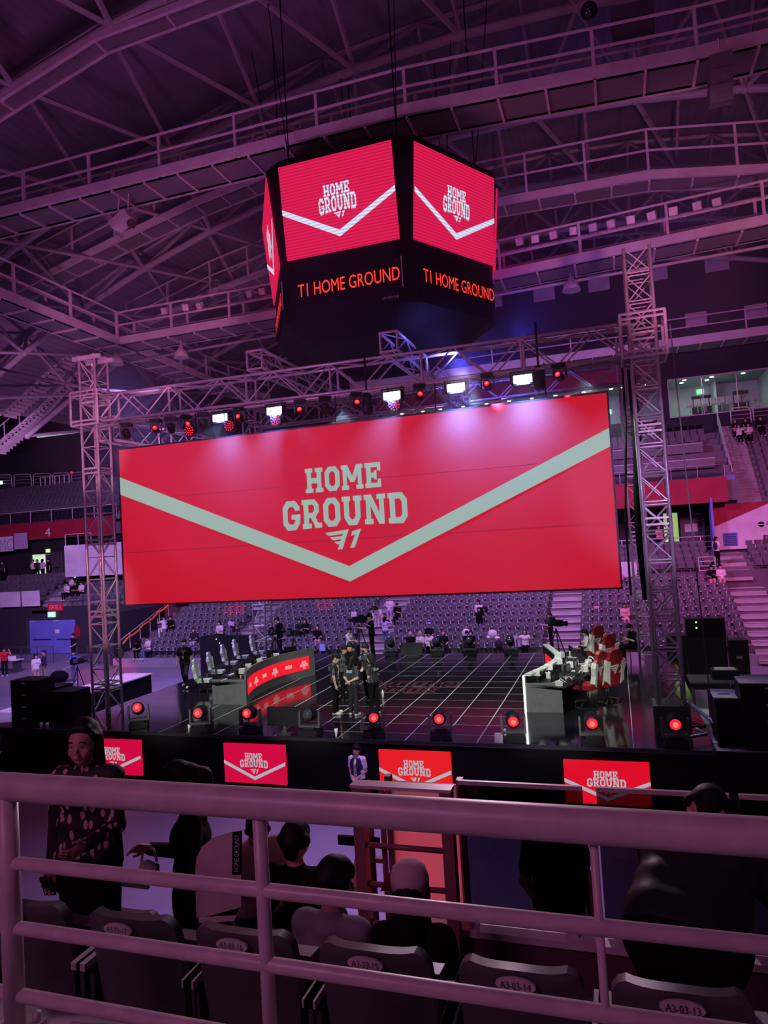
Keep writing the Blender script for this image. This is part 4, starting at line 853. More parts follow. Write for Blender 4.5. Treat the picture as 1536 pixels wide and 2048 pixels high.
DL = ledmat('downlight', (.9, 1, .95), 7)
for k, x in enumerate([5.25, 5.15, 7.0, 6.8, 8.95] + [-15.3, -13.6, -12.2, -10.4, -8.6, -6.9, -5.2, -3.5, -1.5, .4, 1.2, 2.6]):
    y = 52.6 + (.9 if k % 2 else 0) * (k < 5); o = MB().lathe([(.13, .03), (.13, 0), (.0, -.01)], (x, y, ZS1 + .06), (0, 0, 1), 10).obj('ceiling_downlight', DL); tag(o, 'round downlight in the ceiling of the big lit glazed box' if k < 5 else 'round downlight in the row of boxes peeking above the screen', 'lamp', 'downlights of the lit box' if k < 5 else 'downlights above the screen')
d = thing('box_door', 'dark double door on the back wall of the glazed box', 'door', (6.3, YV + 4.3, 13.8)); B(5.95, 7.25, YV + 4.32, YV + 4.4, 13.75, 15.75).obj('door_leaf', BLACK, d); MB().bb(6.58, 6.62, YV + 4.28, YV + 4.32, 13.8, 15.7).obj('door_gap', LGREY, d)
d = thing('box_door', 'brown wooden door on the back wall of the glazed box', 'door', (9.1, YV + 4.3, 13.8)); B(8.7, 9.7, YV + 4.32, YV + 4.4, 13.75, 15.8).obj('door_leaf', WOODBR, d); MB().ell((8.8, YV + 4.28, 14.75), (.05, .05, .05)).obj('door_handle', CHROME, d)
# dark red parapet strip over the boxes and acoustic panels on the wall
o = B(-17, 3.5, YV - .06, YV - .01, 16.5, 17.6).obj('red_wall_band', mat('dark_red_paint', (.16, .012, .03), .7)); o['kind'] = 'structure'; tag(o, 'dark red wall band above the row of boxes', 'wall')
PANM = mat('acoustic_panel_felt', (.5, .42, .5), .8, scale=2)
for k, (x0, y0, x1, y1) in enumerate([(1066, 577, 1110, 598), (1175, 552, 1220, 578), (1297, 532, 1336, 557), (1408, 512, 1459, 538), (978, 590, 1005, 612), (1370, 628, 1415, 650), (1488, 612, 1536, 634), (420, 685, 455, 702), (505, 671, 541, 689)]):
    p, q = onY(x0, y0, 51.3), onY(x1, y1, 51.3); o = B(p.x, q.x, 51.28, 51.38, min(p.z, q.z), max(p.z, q.z)).obj('acoustic_panel', PANM)
    tag(o, ['pale panel on the dark wall just beyond the scoreboard screens', 'pale panel on the dark wall above the white strobe gap', 'pale panel behind the head of the speaker-side tower', 'large pale panel high on the wall beside the tower head', 'pale panel peeking out beside the scoreboard ticker', 'lower pale panel over the balcony walkway', 'lower pale panel cut by the picture edge', 'pale panel above the end platform of the side catwalk', 'pale panel beside the scoreboard underside'][k], 'wall panel', 'acoustic panels on the wall')
for k, (x, y) in enumerate(((45, 652), (110, 685), (55, 765), (128, 785), (290, 715))):
    p = onY(x, y, 51.35); o = MB().box(p, (1.5, .12, 1.05)).obj('acoustic_panel', PANM); tag(o, ['dim panel hung under the side catwalk near the edge', 'dim panel hung above the treaded stair', 'dim panel hung over the lower stair landing', 'dim panel hung before the plain sloping stair', 'dim panel under the catwalk corner'][k], 'wall panel')
o = MB().cyl((9.0, 51.2, 19.0), (9.6, 50.4, 18.4), .12, 8).cyl((8.6, 50.4, 18.2), (10.2, 50.4, 18.55), .2, 8).obj('tube_projector', CATW); tag(o, 'white tube projector fixed under the balcony walkway', 'projector')
# press desks in the upper stand
for k, (y, z) in enumerate(((46.6, 10.35), (48.3, 11.5))):
    t = thing('press_desk', ['long white press desk nearer the red fascia', 'long white press desk in the row above'][k].replace('nearer', 'just over'), 'desk', (0, y, z)); B(-1, [6.0, 5.6][k], y, y + .45, z, z + .06).obj('desk_top', LGREY, t); B(-1, [6.0, 5.6][k], y + .02, y + .05, z - .55, z).obj('front_panel', MGREY, t)
    for j in range(5):
        c = (.4 + 1.2 * j, y + .75, z - .6); s = thing('press_chair', 'dark chair behind the %s press desk' % ['lower', 'upper'][k], 'chair', c, group='chairs of the %s press desk' % ['lower', 'upper'][k]); MB().box((c[0], c[1], c[2] + .45), (.4, .4, .06)).obj('seat', DGREY, s); MB().box((c[0], c[1] + .2, c[2] + .75), (.4, .05, .5)).obj('backrest', DGREY, s); MB().cyl(c, (c[0], c[1], c[2] + .43), .04).obj('leg', DGREY, s)
o = B(-.6, 1.0, Y2 - .2, Y2 - .12, Z2 - .1, Z2 + .95).obj('lilac_board', PINKP); tag(o, 'pair of lilac boards on the rail beside the screen edge', 'banner')
# floodlights on the catwalk rail
FLOODF = mat('floodlight_glass', (.75, .7, .78), .3)
for k, (x, y) in enumerate([(992, 492), (1040, 483), (1070, 478), (1108, 470), (1147, 462), (1186, 455), (1223, 448), (1261, 440), (1304, 432), (1346, 423), (1395, 412), (1434, 405), (330, 622), (372, 615), (400, 612), (500, 588), (525, 583)]):
    p = onY(x, y, 26.0); lab = ['next to the scoreboard', 'second', 'third', 'fourth', 'fifth', 'sixth', 'seventh', 'eighth', 'ninth', 'tenth', 'eleventh', 'last'][k] if k < 12 else ''
    t = thing('floodlight', ('floodlight on the catwalk rail, %s from the scoreboard' % lab if 0 < k < 12 else 'floodlight on the catwalk rail next to the scoreboard') if k < 12 else ['floodlight by the catwalk corner', 'small floodlight a little past the catwalk corner', 'third small floodlight past the catwalk corner', 'floodlight on the far side of the scoreboard body', 'floodlight touching the scoreboard outline'][k - 12], 'floodlight', p - Vector((0, 0, .2)), group='floodlights on the catwalk')
    R = Matrix.Rotation(random.uniform(-.4, .4), 3, 'Z') @ Matrix.Rotation(.35, 3, 'X'); MB().box(p, (.28, .18, .28), R).obj('housing', FLOODF if k in (8, 9) else LGREY, t); MB().box(p + R @ Vector((0, -.1, 0)), (.23, .02, .23), R).obj('front_glass', FLOODF, t); MB().cyl(p - Vector((.16, 0, .32)), p - Vector((.16, 0, 0)), .015, 5).cyl(p - Vector((-.16, 0, .32)), p - Vector((-.16, 0, 0)), .015, 5).obj('bracket', DGREY, t)
for k, (x, y) in enumerate(((1142, 566), (232, 716), (362, 702))):
    p = onY(x, y, 26.6); t = thing('bell_lamp', ['bell shaped lamp hung under the floodlight catwalk', 'bell shaped lamp hung by the catwalk corner', 'bell shaped lamp hung by the branching catwalk'][k], 'lamp', p); MB().lathe([(.34, -.3), (.27, -.05), (.12, .08), (.1, .22)], p, (0, 0, 1), 12).obj('shade', CATW, t); MB().cyl(p + Vector((0, 0, .2)), p + Vector((0, 0, .75)), .02, 5).obj('stem', CATW, t)
# loudspeaker cluster, ball camera and tilted projector under the high catwalk
p = Vector((3.5, 20.2, 18.3)); t = thing('line_speaker', 'dark speaker hung under the long catwalk', 'speaker', p)
for k in range(3): MB().box(p + Vector((.0 - .05 * k, -.1 * k, .25 - .45 * k)), (.55, .5, .42), Matrix.Rotation(.12 * k, 3, 'X')).obj('cabinet', MGREY, t)
MB().cyl(p + Vector((0, 0, .4)), p + Vector((0, 0, 1.0)), .03, 5).obj('hanger', CATW, t)
p = onY(1178, 22, 20); t = thing('mirror_ball_lamp', 'small dark globe lamp high above the long catwalk', 'lamp', p); MB().ell(p, (.24, .24, .24), 14, 10).obj('globe', mat('dark_globe', (.02, .02, .03), .15), t); MB().cyl(p + Vector((0, 0, .2)), p + Vector((0, 0, 2.5)), .015, 5).obj('cord', BLACK, t)
p = onY(245, 442, 19.8); t = thing('tilted_projector', 'tilted pale projector hung below the long catwalk', 'projector', p); R = Matrix.Rotation(-.45, 3, 'Y'); MB().box(p, (.75, .5, .28), R).obj('housing', CATW, t); MB().lathe([(.13, 0), (.15, .15)], p + Vector((.38, -.1, -.2)), (.8, -.3, -.4), 10).obj('lens_tube', DGREY, t); MB().cyl(p + Vector((-.2, 0, .1)), p + Vector((-.1, 0, .9)), .03, 5).cyl(p + Vector((.2, 0, .0)), p + Vector((.3, 0, .9)), .03, 5).obj('hanger', CATW, t)
o = B(.9, 2.0, 20.3, 20.8, 20.2, 21).obj('equipment_case', DGREY); tag(o, 'dark box standing on the long catwalk', 'case')
# hanging chain beside the tower
t = MB()
p, q = onY(1340, 650, 17.6), onY(1425, 1440, 17.6); L = 90
for i in range(L): c = p.lerp(q, (i + .5) / L); t.box(c, (.028, .012 if i % 2 else .028, .13), None)
t = t.obj('hoist_chain', DGREY); tag(t, 'long hoist chain hanging beside the speaker-side tower', 'chain')
for k, (a, b) in enumerate((((1262, 740), (1290, 1200)), ((1242, 700), (1262, 1190)))):
    p, q = onY(*a, 19.6), onY(*b, 19.6); t = MB().tube([p, p.lerp(q, .3) + Vector((.05, 0, 0)), p.lerp(q, .7) + Vector((-.06, 0, 0)), q], [.11, .12, .09, .06] if k == 0 else .03, 7).obj('cable_bundle', BLACKM); tag(t, ['thick black cable bundle hanging by the speaker-side tower', 'thin black cable hanging past the screen edge'][k], 'cable')
# ---------------------------------------------------------------- people: one continuous skin per body, grown from tapering limbs
def sdf_mesh(prims, h, cut=None):
    """prims: (a, b, r1, r2, id, k). Smooth union sampled on a grid, then surface nets. Returns vertices, quads, ids"""
    A = np.array([p[0] for p in prims], float); Bq = np.array([p[1] for p in prims], float); R = np.array([max(p[2], p[3]) for p in prims])
    lo = np.minimum(A, Bq).min(0) - R.max() - 2 * h; hi = np.maximum(A, Bq).max(0) + R.max() + 2 * h
    n = np.ceil((hi - lo) / h).astype(int) + 1
    D = np.full(n, .3); BD = np.full(n, 9.); ID = np.zeros(n, np.int8)
    ax = [lo[i] + h * np.arange(n[i]) for i in range(3)]
    for (a, b, r1, r2, pid, k) in prims:
        a = np.array(a, float); b = np.array(b, float); m = max(r1, r2) + k + 3 * h
        i0 = np.maximum(0, np.floor((np.minimum(a, b) - m - lo) / h).astype(int)); i1 = np.minimum(n, np.ceil((np.maximum(a, b) + m - lo) / h).astype(int) + 1)
        sl = tuple(slice(i0[i], i1[i]) for i in range(3))
        X, Y, Z = np.meshgrid(ax[0][sl[0]], ax[1][sl[1]], ax[2][sl[2]], indexing='ij')
        d = b - a; L2 = max(1e-9, d @ d); t = np.clip(((X - a[0]) * d[0] + (Y - a[1]) * d[1] + (Z - a[2]) * d[2]) / L2, 0, 1)
        q = np.sqrt((X - a[0] - t * d[0]) ** 2 + (Y - a[1] - t * d[1]) ** 2 + (Z - a[2] - t * d[2]) ** 2) - (r1 + (r2 - r1) * t)
        Ds = D[sl]; hh = np.clip(.5 + .5 * (Ds - q) / k, 0, 1); D[sl] = Ds * (1 - hh) + q * hh - k * hh * (1 - hh)
        up = q < BD[sl]; BD[sl] = np.where(up, q, BD[sl]); ID[sl] = np.where(up, pid, ID[sl])
    S = D < 0
    c = [(i, j, k) for i in (0, 1) for j in (0, 1) for k in (0, 1)]; m = np.array(n) - 1
    sub = lambda F, o: F[o[0]:o[0] + m[0], o[1]:o[1] + m[1], o[2]:o[2] + m[2]]
    cnt = sum(sub(S, o).astype(np.int8) for o in c); act = (cnt > 0) & (cnt < 8)
    cells = np.argwhere(act); idx = np.full(m, -1, int); idx[act] = np.arange(len(cells))
    P = np.zeros((len(cells), 3)); N = np.zeros(len(cells))
    for u in c:
        for axx in range(3):
            if u[axx] == 0:
                v = list(u); v[axx] = 1
                d0 = D[cells[:, 0] + u[0], cells[:, 1] + u[1], cells[:, 2] + u[2]]; d1 = D[cells[:, 0] + v[0], cells[:, 1] + v[1], cells[:, 2] + v[2]]
                cr = (d0 < 0) != (d1 < 0); t = np.where(cr, d0 / np.where(np.abs(d0 - d1) < 1e-12, 1, d0 - d1), 0)
                w = np.array(u, float)[None, :] + 0 * P; w[:, axx] += t; P[cr] += w[cr]; N[cr] += 1
    V = lo + h * (cells + P / N[:, None])
    Q = []; I = []
    for axx in range(3):
        o = [0, 0, 0]; o[axx] = 1; sh = [n[0], n[1], n[2]]; s0 = [slice(0, n[i] - o[i]) for i in range(3)]; s1 = [slice(o[i], n[i]) for i in range(3)]
        E = np.argwhere(S[tuple(s0)] != S[tuple(s1)]); a1, a2 = [(1, 2), (2, 0), (0, 1)][axx]
        E = E[(E[:, a1] > 0) & (E[:, a2] > 0) & (E[:, a1] < m[a1]) & (E[:, a2] < m[a2])]
        ins = S[E[:, 0], E[:, 1], E[:, 2]]; q = []
        for da, db in ((1, 1), (0, 1), (0, 0), (1, 0)):
            e = E.copy(); e[:, a1] -= da; e[:, a2] -= db; q.append(idx[e[:, 0], e[:, 1], e[:, 2]])
        q = np.stack(q, 1); q[~ins] = q[~ins][:, ::-1]; Q.append(q); e2 = E.copy(); e2[~ins, axx] += 1; I.append(ID[e2[:, 0], e2[:, 1], e2[:, 2]])
    return V, np.concatenate(Q), np.concatenate(I)
def sdf_to_mesh(name, prims, h, mats):
    V, Q, I = sdf_mesh(prims, h); me = bpy.data.meshes.new(name)
    me.vertices.add(len(V)); me.vertices.foreach_set('co', V.astype(np.float32).ravel())
    me.loops.add(len(Q) * 4); me.loops.foreach_set('vertex_index', Q.astype(np.int32).ravel())
    me.polygons.add(len(Q)); me.polygons.foreach_set('loop_start', np.arange(0, len(Q) * 4, 4, dtype=np.int32)); me.polygons.foreach_set('loop_total', np.full(len(Q), 4, np.int32))
    for m_ in mats: me.materials.append(m_)
    me.update(calc_edges=True); me.polygons.foreach_set('material_index', I.astype(np.int32)); me.polygons.foreach_set('use_smooth', np.ones(len(Q), bool)); me.validate(); me.update(); return me
SKIN = mat('skin', (.62, .38, .29), .5, scale=14, var=.05)
HAIRM = mat('black_hair', (.009, .007, .007), .6, scale=30, var=.4, spec=.2)
def M_(name, c, r=.85): return mat('cloth_' + name, c, r, scale=9, var=.12, bump=.15, spec=.12)
CL = dict(black=M_('black', (.007, .007, .008)), charcoal=M_('charcoal', (.028, .03, .036)), white=M_('white', (.75, .73, .75)), navy=M_('navy', (.03, .035, .09)), jeans=M_('jeans', (.12, .16, .3)), beige=M_('beige', (.5, .38, .28)),
          pink=M_('pink', (.75, .38, .4)), lilac=M_('lilac', (.6, .5, .75)), red=M_('red', (.5, .03, .05)), blue=M_('blue', (.06, .1, .5)), grey=M_('grey', (.25, .25, .27)), shoe=M_('shoe_white', (.72, .75, .66)), darkshoe=M_('shoe_dark', (.03, .03, .03)), sky=M_('sky', (.3, .45, .8)))
SK = 0; TOP = 1; BOT = 2; SHO = 3
def person_prims(arms=(((.16, 0, -1), (.05, -.15, -1)),) * 2, legs=None, lean=0.0, head=(0, 0), sit=False, bulk=1.0, sleeves='short', pants='long', fingers=True, twist=0.0, legw=1.0, bare=False, curl=.5):
    """a figure facing -Y, feet on z=0 (or seat at .46). arms: (upper dir, fore dir) for x>0 and x<0; head: pitch down, yaw"""
    P = []; hip_z = .55 if sit else .93
    V3 = lambda *a: Vector(a)
    piv = V3(0, 0, hip_z); RL = Matrix.Rotation(lean, 3, 'X'); RT = Matrix.Rotation(twist, 3, 'Z')
    def T(v): return piv + RT @ (RL @ (Vector(v) - V3(0, 0, .93)))          # torso frame (standing coordinates)
    nk = V3(0, .005, 1.46); RH = Matrix.Rotation(head[1], 3, 'Z') @ Matrix.Rotation(head[0], 3, 'X')
    def Hd(v): return T(nk + RH @ (Vector(v) - nk))
    def add(a, b, r1, r2, i, k=.03): P.append((tuple(a), tuple(b), r1, r2, i, k))
    b = bulk
    for s in (-1, 1):
        add(T((0, 0, 1.28)), T((s * .085 * b, 0, 1.29)), .115 * b, .105 * b, TOP, .05)
    add(T((-.08 * b, .0, 1.12)), T((.08 * b, .0, 1.12)), .108 * b, .108 * b, TOP, .05); add(T((-.08 * b, 0, .98)), T((.08 * b, 0, .98)), .118 * b, .118 * b, TOP, .04)
    add(T((-.13, .01, 1.405)), T((.13, .01, 1.405)), .062, .062, TOP, .05); add(T((0, .02, 1.40)), T((0, .01, 1.455)), .085, .06, TOP, .03)
    add(piv + RT @ V3(-.075 * b, .0, -.03), piv + RT @ V3(.075 * b, 0, -.03), .118 * b, .118 * b, BOT, .03)
    # neck and head with a face
    add(T((0, .012, 1.43)), Hd((0, .01, 1.55)), .052, .05, SK, .02)
    add(Hd((0, .022, 1.632)), Hd((0, -.025, 1.632)), .087, .078, SK, .03); add(Hd((0, -.03, 1.575)), Hd((0, -.055, 1.525)), .06, .036, SK, .03)
    add(Hd((0, -.096, 1.612)), Hd((0, -.116, 1.582)), .010, .014, SK, .012); add(Hd((-.035, -.088, 1.637)), Hd((.035, -.088, 1.637)), .014, .014, SK, .012)
    for s in (-1, 1):
        add(Hd((s * .04, -.066, 1.575)), Hd((s * .03, -.06, 1.55)), .03, .028, SK, .02); add(Hd((s * .083, .012, 1.615)), Hd((s * .08, .012, 1.575)), .018, .012, SK, .008)
    add(Hd((-.016, -.094, 1.548)), Hd((.016, -.094, 1.548)), .010, .010, SK, .008)
    # arms
    wr = []
    for s, (ud, fd) in zip((1, -1), arms):
        ud, fd = Vector(ud).normalized(), Vector(fd).normalized(); ud = Vector((s * ud.x, ud.y, ud.z)); fd = Vector((s * fd.x, fd.y, fd.z)); ud = RT @ ud; fd = RT @ fd
        sh = T((s * .175 * (.4 + .6 * b), .01, 1.395)); el = sh + ud * .29; w = el + fd * .245; wr.append(w)
        if sleeves == 'long':
            add(sh, el, .066 * b, .05, TOP, .035); add(el, w - fd * .01, .05, .04, TOP, .02)
        elif sleeves == 'none': add(sh, el, .052, .04, SK, .03); add(el, w, .042, .028, SK, .015)
        else:
            c = sh.lerp(el, .68); add(sh, c, .068 * b, .064, TOP, .035); add(c - ud * .03, el, .043, .04, SK, .01); add(el, w, .042, .028, SK, .015)
        # hand: flat palm, four unequal bent fingers, thumb from its side
        inn = Vector((-s * .6, -.6, .1)); inn = RT @ inn; n = (inn - fd * inn.dot(fd)).normalized() if abs(inn.normalized().dot(fd)) < .95 else fd.orthogonal().normalized(); side = fd.cross(n)
        if (RT @ side).y > 0: side = -side
        pe = w + fd * .085
        for q in (-.022, 0, .022): add(w + side * q * .6, pe + side * q, .02, .018, SK, .012)
        if fingers:
            for q, ln in ((.030, .068), (.010, .078), (-.010, .073), (-.029, .056)):
                f0 = pe + side * q; f1 = f0 + (fd + n * curl * .6).normalized() * ln * .52; f2 = f1 + (fd + n * curl * 2.0).normalized() * ln * .5
                add(f0, f1, .0098, .0088, SK, .004); add(f1, f2, .0088, .0075, SK, .004)
            t0 = w + fd * .025 + side * .025; t1 = t0 + (fd * .7 + side * .7 + n * .3).normalized() * .042; t2 = t1 + (fd + side * .15 + n * .3).normalized() * .032
            add(t0, t1, .0125, .0105, SK, .006); add(t1, t2, .0105, .0085, SK, .004)
        else: add(pe, pe + (fd + n * curl * .5).normalized() * .06, .022, .016, SK, .01); add(w + side * .025, w + side * .05 + fd * .05, .012, .01, SK, .008)
    # legs
    if legs is None: legs = (((.10, -.42, .54), (.10, -.40, .09)),) * 2 if sit else (((.095, -.012, .50), (.10, .02, .085)),) * 2
    for s, (kn, an) in zip((1, -1), legs):
        kn = RT @ V3(s * kn[0], kn[1], kn[2]); an = RT @ V3(s * an[0], an[1], an[2]); hp = piv + RT @ V3(s * .088 * b, 0, -.03)
        lw = legw; 
        if pants == 'long': add(hp, kn, .092 * lw * b, .068 * lw, BOT, .03); add(kn, an + V3(0, 0, .01), .066 * lw, .056 * lw, BOT, .02)
        elif pants == 'short': c = hp.lerp(kn, .85); add(hp, c, .098 * b, .082, BOT, .03); add(c, kn, .062, .055, SK, .012); add(kn, an, .056, .038, SK, .015)
        elif pants == 'skirt': c = hp.lerp(kn, .7); add(hp, c, .11, .125, BOT, .06); add(c, kn, .06, .052, SK, .012); add(kn, an, .052, .036, SK, .015)
        d = (an - kn).normalized(); fw = RT @ V3(s * .18, -1, 0); fw.normalize()
        add(an, an + V3(0, .01, -.045), .042, .042, SHO, .02); add(an + V3(0, 0, -.043) - fw * .02, an + V3(0, 0, -.05) + fw * .15, .042, .036, SHO, .02); add(an + V3(0, 0, -.06) + fw * .05, an + V3(0, 0, -.058) + fw * .155, .036, .034, SHO, .02)
    return P, Hd, T, wr
def hair_prims(Hd, T, style='short'):
    P = []
    def add(a, b, r1, r2, k=.03): P.append((tuple(Hd(a)), tuple(Hd(b)), r1, r2, 0, k))
    add((0, .035, 1.655), (0, -.02 + .028 * (style == 'long'), 1.668 + .004 * (style == 'long')), .088, .076); add((0, .07, 1.63), (0, .065, 1.57), .062, .045)
    add((-.045, -.075 + .03 * (style == 'long'), 1.690 + .02 * (style == 'long')), (.045, -.075 + .03 * (style == 'long'), 1.690 + .02 * (style == 'long')), .024, .024, .02)
    add((0, -.035 + .05 * (style == 'long'), 1.69 + .012 * (style == 'long')), (0, .02, 1.70), .066, .07)
    for s in (-1, 1): add((s * .07, -.03, 1.665), (s * .078, .005, 1.625), .026, .02, .02)
    if style in ('long', 'bob'):
        z = 1.36 if style == 'long' else 1.50
        add((0, .075, 1.6), (0, .105, z), .07, .06, .05)
        for s in (-1, 1): add((s * .075, .02, 1.64), (s * .088, .03, z + .03), .034, .03, .04)
    if style == 'pony': add((0, .1, 1.66), (0, .15, 1.6), .045, .05, .03); add((0, .15, 1.6), (0, .14, 1.42), .05, .025, .03)
    if style == 'bowl':
        add((-.05, -.07, 1.665), (.05, -.07, 1.665), .03, .03, .02); add((-.08, .02, 1.64), (.08, .02, 1.64), .04, .04, .03)
    return P
BODY_CACHE = {}
def person(label, loc, rz, H=1.72, colors=('white', 'black', 'shoe'), hair='short', haircol=None, cap=None, h=.012, key=None, group=None, eyes=False, mask=False, extra=None, skin=None, **kw):
    """a person made of one body mesh and a hair child; key shares the mesh between people in the same pose"""
    ck = (key, hair)
    if key is None or ck not in BODY_CACHE:
        kw.setdefault('fingers', h <= .012)
        P, Hd, T, wr = person_prims(**kw)
        body = sdf_to_mesh('body', P, h, [SKIN, CL['white'], CL['black'], CL['shoe']])
        hp = hair_prims(Hd, T, hair) if hair else None
        hm = sdf_to_mesh('hair', hp, min(h, .016), [HAIRM]) if hp else None
        BODY_CACHE[ck] = (body, hm, Hd, T, wr)
    body, hm, Hd, T, wr = BODY_CACHE[ck]
    t = thing('person', label, 'person', loc, rz, group); s = H / 1.74; 
    bo = bpy.data.objects.new('body', body); COL.objects.link(bo); bo.parent = t; bo.scale = (s, s, s)
    recolor(bo, 0, skin or SKIN)
    for i, c in enumerate(colors): recolor(bo, i + 1, CL[c] if isinstance(c, str) else c)
    if hm:
        ho = bpy.data.objects.new('hair', hm); COL.objects.link(ho); ho.parent = t; ho.scale = (s, s, s); recolor(ho, 0, haircol or HAIRM)
    def child(name, mb, m):
        o = mb.obj(name, m, t, True); o.scale = (s, s, s); return o
    if eyes:
        for sg in (-1, 1):
            mb = MB(); mb.ell(Hd((sg * .034, -.088, 1.615)), (.0135, .008, .0075), 8, 6); e = child('eye', mb, mat('eye_white', (.7, .68, .68), .2)); 
            mb = MB(); mb.ell(Hd((sg * .034, -.0945, 1.615)), (.006, .004, .006), 8, 6); mb.obj('iris', HAIRM, e, True)
            mb = MB(); mb.tube([Hd((sg * .018, -.1, 1.642)), Hd((sg * .035, -.102, 1.647)), Hd((sg * .055, -.09, 1.64))], .0045, 5); child('eyebrow', mb, HAIRM)
        mb = MB(); mb.ell(Hd((0, -.103, 1.548)), (.02, .006, .0075), 8, 6); child('lips', mb, mat('lip_skin', (.5, .16, .16), .4))
    if mask: mb = MB(); mb.ell(Hd((0, -.066, 1.552)), (.058, .052, .042), 10, 8); child('face_mask', mb, CL['black'] if mask == 'black' else CL['white'])
    if cap:
        mb = MB(); mb.lathe([(.108, 0), (.110, .06), (.092, .115), (.05, .145), (.0, .152)], Hd((0, .015, 1.65)), Hd((0, .015, 1.75)) - Hd((0, .015, 1.65)), 14); q = [Hd((x, y, 1.655)) for x, y in ((-.08, -.06), (-.06, -.15), (0, -.18), (.06, -.15), (.08, -.06))]; mb.poly(q, (0, 0, .012)); child('cap', mb, cap)
    if extra: extra(child, Hd, T, wr)
    return t
# common poses
DOWN = ((.16, .02, -1), (.06, -.18, -1))
FRONT = ((.12, .05, -1), (-.55, -.62, -.5))
PHONE = ((.12, -.25, -1), (-.45, -.75, .35))
BACKH = ((.2, .25, -1), (-.75, .5, -.35))
REACH = ((.15, -.6, -.75), (-.1, -1, .1))
LAP = ((.14, -.25, -1), (-.35, -.9, -.1))
UPH = ((.35, -.5, -.2), (-.3, -.3, 1))
# ---------------------------------------------------------------- player desks on the stage
PALE = mat('pale_desk_rim', (.55, .6, .56), .5); DESKG = mat('desk_end_grey', (.13, .14, .15), .6)
LEDS_R = ledmat('desk_led_red', (.80, .008, .022), 1.1); LEDS_W = ledmat('desk_led_white', (.85, .62, .66), .8)
def curve_pts(pts, n=20):
    out = []; P = [Vector((x, y, 0)) for x, y in pts]; P = [P[0] * 2 - P[1]] + P + [P[-1] * 2 - P[-2]]; m = len(P) - 3
    for i in range(n + 1):
        t = i / n * m; k = min(int(t), m - 1); u = t - k; a, b, c, d = P[k:k + 4]
        out.append(.5 * ((2 * b) + (c - a) * u + (2 * a - 5 * b + 4 * c - d) * u * u + (3 * b - a - 3 * c + d) * u ** 3))
    return out
def curved_wall(c, z0, z1, th, sgn):
    """a vertical sheet along the curve, th thick towards sgn (its back)"""
    mb = MB(); n = len(c); nr = []
    for i in range(n):
        t = (c[min(i + 1, n - 1)] - c[max(i - 1, 0)]).normalized(); nr.append(Vector((t.y, -t.x, 0)) * sgn)
    f0 = [(p.x, p.y, z0) for p in c]; f1 = [(p.x, p.y, z1) for p in c]; b0 = [((p + q * th).x, (p + q * th).y, z0) for p, q in zip(c, nr)]; b1 = [((p + q * th).x, (p + q * th).y, z1) for p, q in zip(c, nr)]
    mb.grid([f0, f1]); mb.grid([f1, b1], False); mb.grid([b1, b0]); mb.grid([b0, f0], False); mb.poly([f0[0], f1[0], b1[0], b0[0]]); mb.poly([f0[-1], f1[-1], b1[-1], b0[-1]]); return mb, nr
LC = curve_pts([(-11.7, 20.25), (-12.08, 21.6), (-12.12, 23.3), (-11.45, 25.1)]); RC = curve_pts([(-2.72, 20.0), (-2.3, 21.4), (-2.12, 23.0), (-2.73, 25.35)])
